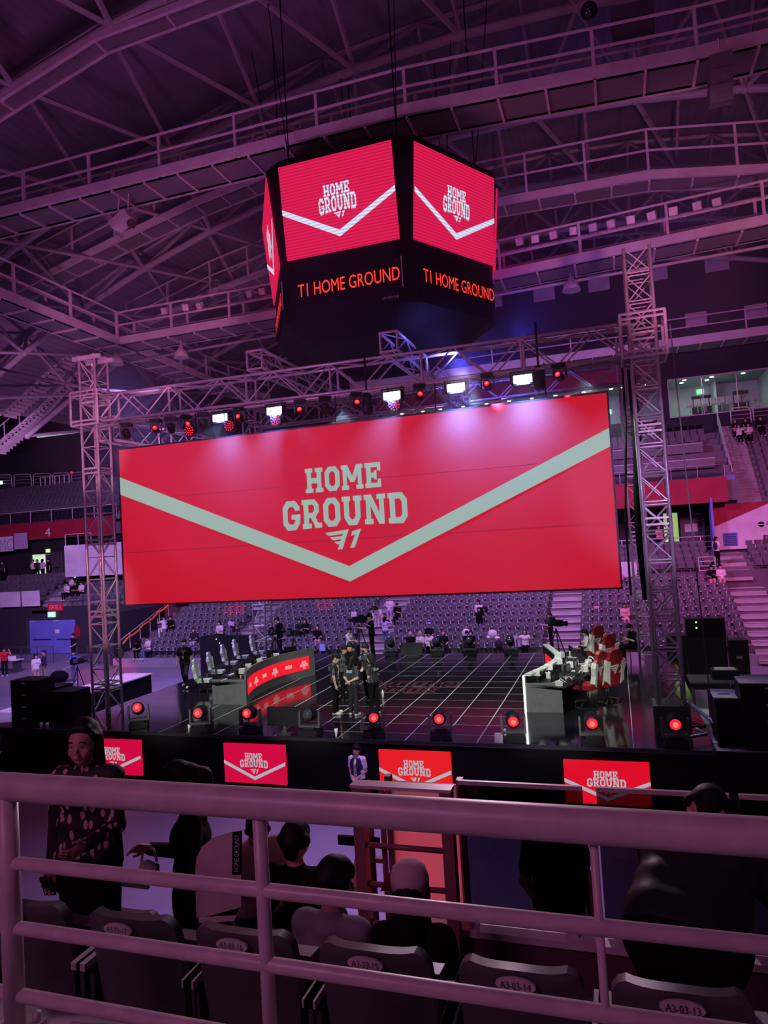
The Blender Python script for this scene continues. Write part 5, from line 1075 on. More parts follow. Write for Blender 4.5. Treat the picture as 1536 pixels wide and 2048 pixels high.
for side, c, lab, sg in (('l', LC, 'curved player desk with a red LED front, grey end panel', -1), ('r', RC, 'curved player desk with a pale rim and white-lit corner', 1)):
    d = thing('player_desk', lab, 'desk', (c[0].x, c[0].y, 1.5))
    mb, nr = curved_wall(c, 1.5, 2.5, .05, sg); mb.obj('front_wall', DESKG if sg < 0 else BLACK, d)
    off = [p - q * .012 for p, q in zip(c, nr)]
    mb, _ = curved_wall(off[1:-1], 1.78, 2.28, .012, sg); led = mb.obj('led_strip', LEDS_R, d)
    mb, _ = curved_wall([p - q * .0 for p, q in zip(c, nr)], 2.5, 2.55, .2 if sg > 0 else .06, sg); mb.obj('rim', PALE if sg > 0 else DESKG, d)
    L = [0]
    for a, b in zip(off, off[1:]): L.append(L[-1] + (b - a).length)
    def at(s):
        for k in range(len(off) - 1):
            if L[k + 1] >= s or k == len(off) - 2: u = (s - L[k]) / (L[k + 1] - L[k]); return off[k].lerp(off[k + 1], u) - nr[k] * .012
    for k in range(6):
        s0 = .55 + .78 * k; mb = MB(); fm = lambda x, y: Vector((at(s0 + x).x, at(s0 + x).y, 2.03 + y))
        if k % 2: word(mb, 'HOME', fm, -.12, .12, .0, .1); word(mb, 'GROUND', fm, -.2, .2, -.11, -.01); [mb.poly([fm(-.07 + a * .15, -.13 + b * .15) for a, b in p]) for p in EMB]
        else:
            for j in range(5): mb.poly([fm(-.16 + .07 * j, -.07), fm(-.115 + .07 * j, -.07), fm(-.115 + .07 * j, .06 - .02 * (j % 2)), fm(-.16 + .07 * j, .06)])
        mb.obj('led_mark', LEDS_W, led)
    # table top behind the wall and end panels
    tb = [p + q * 1.15 for p, q in zip(c, nr)]; mb = MB(); mb.grid([[(p.x, p.y, 2.24) for p in c], [(p.x, p.y, 2.24) for p in tb]], False); mb.grid([[(p.x, p.y, 2.19) for p in tb], [(p.x, p.y, 2.24) for p in tb]], False); mb.grid([[(p.x, p.y, 2.19) for p in c], [(p.x, p.y, 2.19) for p in tb]], False); mb.obj('table_top', BLACK, d)
    a, b = c[0], c[0] + Vector((sg * (1.25 if sg < 0 else 1.0), 0, 0)) ; MB().bb(min(a.x, b.x), max(a.x, b.x), a.y - .03, a.y + .03, 1.5, 2.3).obj('end_panel', DESKG, d)
    a, b = c[-1], tb[-1]; MB().bb(min(a.x, b.x), max(a.x, b.x), a.y - .03, a.y + .03, 1.5, 2.24).obj('end_panel', DESKG, d)
    if sg > 0: MB().bb(c[0].x - .05, c[0].x - .0, c[0].y - .045, c[0].y + .06, 1.5, 2.5).obj('corner_light', ledmat('corner_light_white', (.92, 1, .93), 5), d)
    # monitors, keyboards, chairs for five players
    for k in range(5):
        i = 2 + 4 * k - (1 if k > 3 else 0); p = c[min(i, 19)] + nr[min(i, 19)] * (.38 if sg < 0 else .72); n = nr[min(i, 19)]; rz = math.atan2(n.y, n.x) + PI / 2      # faces the player
        who = ['closest to the stage edge', 'second along', 'in the middle', 'fourth along', 'at the rear'][k].replace('closest to', 'next to'); dk = 'the grey-ended desk' if sg < 0 else 'the pale-rimmed desk'
        m_ = thing('monitor', 'black monitor on %s, %s' % (dk, who), 'monitor', (p.x, p.y, 2.24), rz, 'player monitors'); m_.scale = (1, 1, 1) if sg < 0 else (.85, .85, .8)
        MB().bb(-.29, .29, -.02, .02, .12, .46).obj('bezel', BLACK, m_, True); MB().bb(-.27, .27, -.025, -.02, .14, .44).obj('display', mat('monitor_glass', (.03, .03, .04), .15), m_, True); MB().cyl((0, .05, 0), (0, .04, .25), .025, 6).bb(-.12, .12, -.05, .15, 0, .015).obj('stand', DGREY if sg < 0 else WHITE, m_, True)
        q = c[min(i, 19)] + n * .8; kb = thing('keyboard', 'keyboard on %s, %s' % (dk, who), 'keyboard', (q.x, q.y, 2.24), rz, 'player keyboards'); MB().bb(-.2, .2, -.08, .08, 0, .025).obj('case', WHITE if sg > 0 else DGREY, kb, True)
        mb = MB()
        for r in range(4):
            for cc in range(10): mb.bb(-.19 + .038 * cc, -.157 + .038 * cc, -.07 + .036 * r, -.04 + .036 * r, .025, .035)
        mb.obj('keycaps', DGREY if sg > 0 else LGREY, kb, True)
        if k in (0, 1, 2, 3):
            q = c[min(i, 19)] + n * .2; w = thing('camera_box', 'small white-sided camera box on %s, %s' % (dk, who), 'camera', (q.x, q.y, 2.24), rz + .3 * k, 'desk cameras'); MB().bb(-.08, .08, -.1, .1, .2, .36).obj('body', WHITE if sg > 0 else LGREY, w, True); MB().lathe([(.05, 0), (.06, .1)], (0, -.1, .28), (0, -1, 0), 10).obj('lens', BLACK, w, True); MB().cyl((0, 0, 0), (0, 0, .2), .015, 5).obj('stem', DGREY, w, True)
            q = c[min(i, 19)] + n * (1.0); w = thing('headset', 'headset lying on %s, %s' % (dk, who), 'headset', (q.x + .1, q.y + .28, 2.24), k, 'player headsets'); MB().tube([(.09 * math.cos(PI * j / 8), 0, .06 + .1 * math.sin(PI * j / 8)) for j in range(9)], .012, 6).obj('band', WHITE if sg > 0 else DGREY, w, True)
            for e in (-1, 1): MB().lathe([(.045, 0), (.045, .035)], (e * .09, 0, .05), (e, 0, 0), 10).obj('ear_cup', BLACK, w, True)
    if sg > 0:
        rnd = random.Random(3)
        for k in range(16):
            s = rnd.uniform(.3, 4.6); i = min(19, int(s / 5.6 * 20)); p = c[i] + nr[i] * rnd.uniform(.25, 1.05); a = rnd.uniform(0, 3)
            o = MB().box((0, 0, .05), (rnd.uniform(.1, .2), rnd.uniform(.08, .16), rnd.uniform(.05, .22))).tube([(0, 0, .1), (.1, .05, .16), (.2, -.03, .06), (.3, .05, .02)], .012, 5).obj('desk_gear', WHITE if k % 3 else DGREY); o.location = (p.x, p.y, 2.26); o.rotation_euler = (0, 0, a); tag(o, 'white cabled device among the crowded gear on the pale-rimmed desk' if k % 3 else 'dark cabled device among the crowded gear on the pale-rimmed desk', 'device', 'white desk devices' if k % 3 else 'dark desk devices')
    if sg < 0:
        o = MB().lathe([(.035, 0), (.045, .13), (.04, .135), (.0, .135)]).obj('paper_cup', WHITE); o.location = (-12.1, 20.6, 2.245); tag(o, 'pale drink cup on the end of the grey-ended desk', 'cup')
# gaming chairs
CH_RED = mat('chair_red_leather', (.26, .014, .02), .45); CH_W = mat('chair_pale_leather', (.66, .72, .66), .45); CH_BK = mat('chair_black_leather', (.015, .015, .017), .4)
def gaming_chair(label, loc, rz, main, wing, group, emblem=True):
    t = thing('gaming_chair', label, 'chair', loc, rz, group); t.scale = (1.18, 1.18, 1.18)
    out = [(-.2, 0), (-.26, .12), (-.24, .3), (-.29, .5), (-.27, .62), (-.19, .68), (-.17, .82), (-.1, .88), (.1, .88), (.17, .82), (.19, .68), (.27, .62), (.29, .5), (.24, .3), (.26, .12), (.2, 0)]
    R = Matrix.Rotation(-.16, 3, 'X'); f = lambda x, y, z: R @ Vector((x, y, z)) + Vector((0, .24, .46))
    MB().poly([f(x, 0, z) for x, z in out], R @ Vector((0, .09, 0))).obj('backrest', main, t, True)
    mb = MB()
    for s in (-1, 1): mb.poly([f(s * x, -.015, z) for x, z in ((.15, .02), (.27, .12), (.25, .3), (.3, .5), (.28, .63), (.17, .6), (.17, .3))], R @ Vector((0, .12, 0)))
    mb.obj('side_wing', wing, t, True)
    MB().box((0, 0, .45), (.5, .5, .11)).obj('seat', CH_BK if main is CH_BK else main, t, True)
    for s in (-1, 1): MB().bb(s * .31 - .045, s * .31 + .045, -.15, .15, .64, .68).bb(s * .31 - .025, s * .31 + .025, -.03, .03, .42, .65).obj('armrest', CH_BK, t, True)
    MB().cyl((0, 0, .1), (0, 0, .4), .035, 8).box((0, 0, .385), (.2, .25, .03)).obj('column', CH_BK, t, True)
    for k in range(5): a = 2 * PI * k / 5; e = (.3 * math.cos(a), .3 * math.sin(a), .07); MB().cyl((0, 0, .12), e, .028, 6).ell((e[0], e[1], .032), (.032, .032, .032), 8, 6).obj('leg', CH_BK, t, True)
    if emblem:
        mb = MB()
        for p in EMB: mb.poly([f(.21 - a * .46, .1, .52 + b * .46) for a, b in p])
        mb.obj('winged_emblem', CH_W, t, True)
    return t
for p, l in (((1166, 1409), 'red gaming chair with a pale emblem, at the pale-rimmed desk end'), ((1204, 1402), 'red gaming chair turned square to the view beside the first one'), ((1196, 1360), 'red gaming chair farther along, its white wing showing'), ((1176, 1335), 'red gaming chair where a dark-haired player sits')):
    q = onz(p[0], p[1], 1.5) + Vector((.14, 0, 0)); gaming_chair(l, q, -PI / 2 - (.45 if '1409' in str(p) else .85), CH_RED, CH_W, 'red chairs of the pale-rimmed desk')
for p, l in (((411, 1383), 'pale grey gaming chair beyond the grey end panel, black base showing'), ((438, 1364), 'pale grey gaming chair second along the grey-ended desk'), ((464, 1345), 'pale grey gaming chair third along the grey-ended desk'), ((487, 1332), 'dark-seated grey gaming chair fourth along the grey-ended desk'), ((520, 1322), 'grey gaming chair at the rear of the grey-ended desk')):
    q = onz(p[0], p[1], 1.5); gaming_chair(l, q, PI / 2 + .25, mat('chair_grey', (.42, .5, .47), .45), CH_W, 'pale chairs of the grey-ended desk', False).scale = (.88, .88, .88)

# speakers and cases
def cabinet(label, x0, x1, y0, y1, z0, z1, group=None, handles=True):
    t = thing('speaker_cabinet', label, 'speaker', ((x0 + x1) / 2, y0, z0), group=group); B(x0, x1, y0, y1, z0 + .005, z1 - .005).obj('cabinet', BLACK, t); B(x0 + .04, x1 - .04, y0 - .012, y0, z0 + .03, z1 - .03).obj('grille', BLACKM, t)
    if handles: MB().bb((x0 + x1) / 2 - .08, (x0 + x1) / 2 + .08, y0 - .025, y0 - .012, z1 - .11, z1 - .07).obj('handle', LGREY, t)
for k in range(4):
    cabinet('black line speaker on the blue-door side wing, %s of its stack' % ['bottom', 'second', 'third', 'topmost'][k], -18.25, -17.2, 17.2, 17.9, 1.44 + .36 * k, 1.8 + .36 * k, 'stacked line speakers by the runway')
    cabinet('black line speaker on the grey wing deck, %s of its stack' % ['bottom', 'second', 'third', 'topmost'][k], 2.35, 3.5, 17.25, 18.0, 1.44 + .36 * k, 1.8 + .36 * k, 'stacked line speakers by the chain')
cabinet('black subwoofer beside the line speaker stack near the runway', -17.1, -16.25, 17.6, 18.4, 1.44, 2.45, None, False); cabinet('black subwoofer behind the runway-side speaker stack', -18.2, -17.2, 18.0, 18.7, 1.44, 2.5, None, False)
cabinet('black subwoofer with white papers on top, beside the chain', 1.85, 2.3, 17.4, 18.4, 1.44, 2.5, None, False); cabinet('black subwoofer with a pale sheet, behind the papered one', 1.9, 2.5, 18.5, 19.4, 1.44, 2.3, None, False)
for k, (x, y, z, l) in enumerate(((2.08, 17.9, 2.505, 'white lid sheet on the subwoofer beside the chain'), (2.2, 18.9, 2.305, 'white sheet on the lower subwoofer behind'), (2.95, 17.6, 2.885, 'pale cover on top of the line speaker stack'))):
    t = thing('cover_sheet', l, 'sheet', (x, y, z)); MB().box((x, y, z + .015), ([.5, .6, 1.2][k], [.9, .8, .75][k], .02)).obj('sheet', mat('lilac_white_sheet', (.6, .55, .68), .6), t)
    if k < 2: MB().box((x, y - .1, z + .03), (.25, .05, .012)).obj('black_strap', BLACKM, t)
o = thing('equipment_rack', 'black equipment rack with green lamps in front of the pink-lit seats', 'rack', (3.0, 30.2, 1.5)); B(2.35, 3.75, 29.9, 30.6, 0, 2.75).obj('case', BLACK, o); B(2.4, 3.6, 29.88, 29.9, 2.05, 2.7).obj('top_unit', BLACKM, o)
for z in (2.4, 2.62): MB().ell((2.72, 29.87, z), (.035, .02, .035), 8, 6).obj('green_lamp', ledmat('green_led_%d' % int(z * 100), (.2, 1, .2), 3), o)
for k, (x0, x1, l) in enumerate(((1.6, 2.3, 'black flight case beside the rack with green lamps'), (3.85, 4.5, 'black flight case on the other side of the lamp rack'))):
    o = thing('flight_case', l, 'case', ((x0 + x1) / 2, 30, 0)); B(x0, x1, 29.9, 30.6, 0, 2.1 - .2 * k).obj('case', BLACK, o); MB().bb(x0 + .2, x0 + .4, 29.87, 29.9, 1.2, 1.3).obj('latch', CHROME, o)
t = thing('equipment_desk', 'dark equipment table with a wheeled stool and gear below the lamp rack', 'table', (3.2, 25, 0)); B(1.9, 4.4, 24.4, 25.6, 1.38, 1.44).obj('table_top', DGREY, t)
for x, y in ((2.0, 24.5), (4.3, 24.5), (2.0, 25.5), (4.3, 25.5)): MB().cyl((x, y, 0), (x, y, 1.4), .04).obj('leg', DGREY, t)
o = thing('control_unit', 'black control unit with a pale bar on the equipment table', 'device', (3.0, 25, 1.44)); B(2.6, 3.4, 24.7, 25.2, 1.45, 1.75).obj('case', BLACK, o); B(2.7, 3.3, 24.72, 25.1, 1.75, 1.78).obj('display_bar', LGREY, o)
t = thing('office_chair', 'black office chair at the picture edge behind the speaker stack', 'chair', (4.1, 21.3, 0)); MB().box((4.1, 21.3, 1.45), (.55, .5, .1)).obj('seat', BLACK, t); MB().box((4.1, 21.6, 1.85), (.55, .1, .7)).obj('backrest', BLACK, t); MB().cyl((4.1, 21.3, .9), (4.1, 21.3, 1.42), .05).obj('column', CHROME, t)
o = MB().tube([(1.3, 17.9, 1.52), (1.7, 18.2, 1.52), (1.5, 18.6, 1.52), (1.75, 18.9, 1.52), (1.4, 19.0, 1.55)], .03, 6).obj('floor_cable', LGREY); tag(o, 'loose pale cable by the outrigger strut', 'cable')
# monitor and cups on the stage edge
q = onz(565, 1471, 1.5); q.y = 17.15; t = thing('stage_monitor', 'black display standing on the stage edge between two moving lights', 'monitor', q, .05); MB().bb(-.47, .47, -.03, .03, .22, .72).obj('display', BLACK, t, True); MB().bb(-.05, .05, 0, .05, 0, .3).bb(-.2, .2, -.1, .15, 0, .02).obj('stand', DGREY, t, True)
for (x, y), l in (((373, 1466), 'white paper cup beside the red lamp by the desk end'), ((672, 1473), 'white paper cup between the unlit lamp and the players'), ((120, 1450), 'white cup on the wing deck below the line speakers'), ((107, 1450), 'second white cup on the wing deck below the line speakers')):
    q = onz(x, y, 1.5 if x > 200 else 1.44); q.y = 17.1 if x > 200 else 17.05; o = MB().lathe([(.035, 0), (.05, .19), (.045, .195), (0, .195)]).obj('paper_cup', WHITE); o.location = q; tag(o, l, 'cup')
for (x, y), l in (((760, 1380), 'white water bottle at the feet of the long-haired player'),):
    q = onz(766, 1395, 1.5); o = MB().lathe([(.04, 0), (.04, .17), (.015, .22), (.015, .25), (0, .25)]).obj('bottle', WHITE); o.location = q; tag(o, 'white bottle standing beside the huddled players', 'bottle')
t = MB().box((0, 0, .1), (.2, .16, .2)).box((.15, 0, .16), (.06, .06, .32)).obj('tape_box', LGREY); t.location = onz(999, 1484, 1.5); t.location.y = 17.05; tag(t, 'pale small box beside the lamp at the white-lit corner', 'box')
q = onz(824, 1311, 1.5); q.y = 29.3; t = thing('confidence_monitor', 'black flat monitor on the rear stage edge before the blonde fan', 'monitor', q); MB().box((0, 0, .28), (.95, .1, .55), Matrix.Rotation(-.2, 3, 'X')).obj('display', BLACK, t, True); MB().bb(-.3, .3, -.1, .2, 0, .04).obj('stand', DGREY, t, True)
# cameras
def tripod_camera(label, loc, rz, h=1.35, s=1.0):
    t = thing('video_camera', label, 'camera', loc, rz)
    for k in range(3): a = 2 * PI * k / 3 + .5; MB().cyl((0, 0, h - .1), (.42 * math.cos(a), .42 * math.sin(a), 0), .025, 6).obj('leg', BLACK, t, True)
    MB().bb(-.12, .12, -.28, .3, h, h + .24).bb(-.07, .07, .05, .25, h + .24, h + .34).obj('body', BLACK, t, True); MB().lathe([(.08, 0), (.1, .22), (.11, .24)], (0, -.28, h + .12), (0, -1, 0), 12).obj('lens', BLACK, t, True); MB().bb(-.24, -.13, .1, .3, h + .1, h + .28).obj('viewfinder', DGREY, t, True); MB().cyl((0, .25, h - .02), (.1, .7, h - .15), .015, 5).obj('pan_handle', LGREY, t, True); return t
q = onz(722, 1313, 1.5); tripod_camera('black broadcast camera worked by the man in a black cap', q, -1.9, 1.5)
tripod_camera('dark broadcast camera behind the curved red desk beside the standing man', onz(552, 1318, 1.5), 2.6, 1.1); tripod_camera('dark broadcast camera at the rear of the grey-ended desk', onz(589, 1316, 1.5), 1.9, 1.0)
q = onz(157, 1388, 0); tripod_camera('camera on a tripod held before the blue-vested operator', q, 2.8, 1.45)
tripod_camera('camera on a tripod above the gear of the pale-rimmed desk', onz(1116, 1312, 1.5), 1.0, 1.2)
for x in (1190, 1223, 1250):
    t = thing('folding_stool', 'black folding stool among dark gear behind the red chairs' if x < 1250 else 'black stool under the seated stagehand', 'stool', onz(x, 1322, 1.5), group='black folding stools' if x < 1250 else None); MB().box((0, 0, .5), (.42, .42, .05)).obj('seat', BLACK, t, True)
    if x < 1250: MB().box((0, .2, .8), (.42, .04, .4)).obj('backrest', BLACK, t, True)
    for a, b in ((-1, -1), (1, -1), (1, 1), (-1, 1)): MB().cyl((a * .18, b * .18, .48), (a * .22, b * .22, 0), .018, 5).obj('leg', BLACK, t, True)
q = onz(437, 1322, 0); t = thing('control_desk', 'dark operators desk with small lamps behind the pale gaming chairs', 'desk', (q.x, 29.2, 0)); MB().bb(-20.0, -17.2, 30.3, 31.0, 0, 2.3).obj('case', BLACK, t)
for k in range(8): MB().ell((-19.3 + .22 * k + .05 * (k % 2), 30.28, 2.0 + .2 * (k % 3 == 1)), (.035, .02, .035), 6, 5).obj('pilot_lamp', ledmat('pilot_lamp_%d' % k, (.7, .8, .9), 1.2) if k in (1, 2, 5) else BLACKM, t)
# left floor: reporters' table, bag
t = thing('reporters_table', 'low white table with papers at the picture edge by the barrier', 'table', (-36.8, 33.2, 0)); MB().bb(-38.2, -34.4, 32.8, 33.5, .72, .76).obj('table_top', WHITE, t)
for x in (-38, -34.6): MB().bb(x - .03, x + .03, 32.85, 33.45, 0, .72).obj('leg', DGREY, t)
for k in range(3): o = MB().box((-37.6 + 1.2 * k, 33.15, .86), (.6, .45, .2)).obj('white_carton', WHITE); tag(o, ['white carton at the picture edge of the reporters table', 'white carton in the middle of the reporters table', 'white carton at the runway end of the reporters table'][k], 'carton')
o = MB().ell((0, 0, .3), (.55, .35, .32), 12, 8).obj('bag', BLACKM); o.location = onz(119, 1364, 0); tag(o, 'black duffel bag on the floor beside the two chatting people', 'bag')

# ---------------------------------------------------------------- people on and around the stage
JER = mat('jersey_black_striped', (.035, .038, .045), .7); ntj = JER.node_tree; tcj = ntj.nodes.new('ShaderNodeTexCoord'); wj = ntj.nodes.new('ShaderNodeTexWave'); wj.inputs['Scale'].default_value = 5.5; wj.bands_direction = 'X'
rj = ntj.nodes.new('ShaderNodeValToRGB'); rj.color_ramp.elements[0].position = .72; rj.color_ramp.elements[1].position = .82; rj.color_ramp.elements[0].color = (.013, .014, .018, 1); rj.color_ramp.elements[1].color = (.085, .10, .125, 1)
ntj.links.new(tcj.outputs['Object'], wj.inputs['Vector']); ntj.links.new(wj.outputs['Fac'], rj.inputs['Fac']); ntj.links.new(rj.outputs['Color'], ntj.nodes['Principled BSDF'].inputs['Base Color'])
def jersey_tag(child, Hd, T, wr):
    mb = MB(); mb.poly([T((-.1, .135, 1.36)), T((.1, .135, 1.36)), T((.1, .135, 1.27)), T((-.1, .135, 1.27))], T((0, .01, 0)) - T((0, 0, 0))); child('back_print', mb, mat('jersey_print', (.4, .45, .5), .7))
def white_collar(child, Hd, T, wr):
    mb = MB(); mb.tube([T((.075 * math.cos(a), .005 + .075 * math.sin(a), 1.45 - .03 * (a > PI))) for a in [2 * PI * k / 14 for k in range(14)]], .012, 6, True); child('collar', mb, CL['white'])
LEGS_W = (((.10, -.02, .50), (.13, .0, .085)), ((.09, .0, .5), (.11, .05, .085)))
pl_ = dict(h=.011, fingers=True, legw=1.08)
person('player in a striped black jersey looking down, seen in profile at the huddle edge', onz(673, 1428, 1.5), 1.95, 1.78, (JER, 'black', 'shoe'), 'short', arms=(((.1, .0, -1), (.0, -.35, -1)), DOWN), head=(.55, .1), legs=LEGS_W, extra=jersey_tag, **pl_)
person('player behind him, mostly hidden, face turned to the huddle', onz(693, 1402, 1.5), .6, 1.77, (JER, 'black', 'darkshoe'), 'short', arms=(DOWN, DOWN), head=(.3, .3), **pl_)
person('tall man in a black jacket facing the camera inside the huddle', onz(706, 1402, 1.5), -.05, 1.84, ('black', 'black', 'darkshoe'), 'bowl', arms=(DOWN, DOWN), head=(.1, .15), sleeves='long', eyes=True, h=.011, fingers=True)
person('long-haired player seen from behind with forearms clasped at the back', onz(709, 1430, 1.5), PI - .25, 1.7, (JER, 'charcoal', 'shoe'), 'long', arms=(BACKH, BACKH), head=(.35, 0), legs=LEGS_W, extra=jersey_tag, **pl_)
person('player with a black face mask and white collar facing the huddle', onz(738, 1402, 1.5), -.6, 1.8, (JER, 'black', 'darkshoe'), 'bowl', arms=(DOWN, FRONT), head=(.15, -.1), mask='black', extra=white_collar, **pl_)
person('long-haired player in a jersey at the bottle side of the huddle', onz(750, 1428, 1.5), -1.95, 1.74, (JER, 'black', 'shoe'), 'long', arms=(FRONT, FRONT), head=(.3, .1), legs=LEGS_W, extra=jersey_tag, **pl_)
WALK = (((.09, -.18, .5), (.10, -.1, .1)), ((.09, .02, .5), (.10, .22, .14)))
LAN = lambda child, Hd, T, wr: child('lanyard', MB().tube([T((-.06, -.02, 1.44)), T((-.03, -.14, 1.3)), T((0, -.145, 1.16)), T((.03, -.14, 1.3)), T((.06, -.02, 1.44))], .006, 5).box(T((0, -.15, 1.12)), (.06, .01, .09)), CL['grey'])
person('stagehand in black walking across the stage by the pale chairs', onz(372, 1376, 1.5), .25, 1.8, ('black', 'charcoal', 'shoe'), 'short', arms=(((.25, 0, -1), (.1, -.15, -1)),) * 2, legs=WALK, h=.013, fingers=False, extra=LAN)
CAPB = CL['black']
person('camera operator in a black cap and tee standing at the broadcast camera', onz(746, 1312, 1.5), -1.5, 1.84, ('black', 'black', 'darkshoe'), 'short', cap=CAPB, arms=(REACH, ((.2, -.5, -.8), (-.1, -.9, -.3))), head=(.25, 0), h=.013, fingers=False)
person('camera assistant in a white-striped top crouched beside the broadcast camera', onz(701, 1316, 1.5), 1.3, 1.7, ('white', 'charcoal', 'shoe'), 'short', sit=True, arms=(LAP, REACH), head=(.2, 0), h=.014, fingers=False)
person('man in black standing sideways behind the curved red desk', onz(561, 1313, 1.5), -1.6, 1.82, ('black', 'charcoal', 'darkshoe'), 'short', arms=(DOWN, FRONT), head=(.45, 0), h=.014, fingers=False)
person('seated stagehand in black reading his phone beside the rear tower', onz(1268, 1322, 1.5) + Vector((0, 0, .02)), -1.1, 1.76, ('black', 'black', 'darkshoe'), 'short', sit=True, arms=(PHONE, LAP), head=(.5, 0), h=.013, fingers=False, extra=lambda ch, Hd, T, wr: ch('phone', MB().box(wr[1] + Vector((0, -.1, .03)), (.08, .02, .15)), CL['charcoal']))
person('player with dark hair seated at the far end of the pale-rimmed desk', onz(1176, 1333, 1.5), -1.4, 1.74, ('white', 'black', 'shoe'), 'bowl', sit=True, arms=(LAP, LAP), head=(.25, 0), h=.014, fingers=False)
person('second player in black seated beside the white-shirted one at the desk', onz(1194, 1335, 1.5), -1.2, 1.74, ('black', 'black', 'shoe'), 'bowl', sit=True, arms=(LAP, LAP), head=(.35, 0), h=.014, fingers=False)
person('camera operator in black on the aisle above the pale-rimmed desk', Vector((-3.4, 35.6, .72)), -1.2, 1.75, ('black', 'black', 'darkshoe'), 'short', arms=(REACH, UPH), h=.016, fingers=False)
VEST = M_('navy_vest', (.035, .03, .06))
def vest(child, Hd, T, wr):
    mb = MB(); rows = []
    for z, rx, ry in ((1.0, .185, .14), (1.12, .18, .138), (1.28, .19, .15), (1.38, .17, .13), (1.435, .11, .09)):
        rows.append([T((rx * math.sin(a), .0 - ry * math.cos(a), z)) for a in [.22 + (2 * PI - .44) * k / 22 for k in range(23)]])
    mb.grid(rows); child('vest', mb, VEST)
def badge(child, Hd, T, wr):
    vest(child, Hd, T, wr); LAN(child, Hd, T, wr)
person('young steward in a dark vest over a white tee, hands clasped before the stage', onz(713, 1640, 0) + Vector((0, .25, 0)), -.1, 1.68, ('white', 'black', 'darkshoe'), 'bowl', arms=(FRONT, FRONT), h=.009, eyes=True, extra=badge, head=(.02, .1))
q = onz(85, 1640, 0); person('steward in a dark vest at the dark stage side, head turned away', Vector((-17.9, 16.3, 0)), -.9, 1.7, ('white', 'black', 'darkshoe'), 'short', arms=(DOWN, DOWN), h=.012, extra=vest, fingers=False)
person('security man in black standing before the blue gate doors', onz(148, 1324, 0), -.3, 1.8, ('black', 'black', 'darkshoe'), 'short', arms=(FRONT, FRONT), h=.018, fingers=False)
person('woman in a white tee and beige trousers chatting on the floor', onz(74, 1372, 0), 1.2, 1.68, ('white', 'beige', 'shoe'), 'bob', arms=(PHONE, DOWN), h=.015, fingers=False)
person('man in a dark open shirt and beige trousers chatting beside the white tee', onz(90, 1366, 0), -.6, 1.74, ('navy', 'beige', 'shoe'), 'short', arms=(DOWN, PHONE), sleeves='long', h=.015, fingers=False)
person('camera operator in a blue vest behind the floor tripod', onz(150, 1366, 0), .2, 1.72, ('blue', 'jeans', 'shoe'), 'short', arms=(REACH, REACH), head=(.2, 0), h=.015, fingers=False)
person('person in red at the picture edge beside the reporters table', onz(10, 1352, 0), .8, 1.72, ('red', 'black', 'shoe'), 'short', arms=(UPH, DOWN), h=.018, fingers=False, lean=.35)
person('man in a white tee and pink shorts standing in the stand aisle', Vector((-13.35, 37.2, 1.05)), 1.3, 1.74, ('white', 'pink', 'shoe'), 'short', arms=(PHONE, DOWN), pants='short', h=.015, fingers=False)
person('woman in a lilac top and jeans seen from behind in the stand aisle', Vector((-12.4, 36.7, .75)), PI, 1.62, ('lilac', 'jeans', 'shoe'), 'bob', arms=(UPH, UPH), sleeves='long', h=.015, fingers=False)
person('steward in a dark vest standing on the upper steps by the corner banner', Vector((5.35, Y2 + .9, Z2 + .36)), 2.3, 1.72, ('white', 'black', 'darkshoe'), 'pony', arms=(DOWN, FRONT), h=.018, fingers=False, extra=vest)

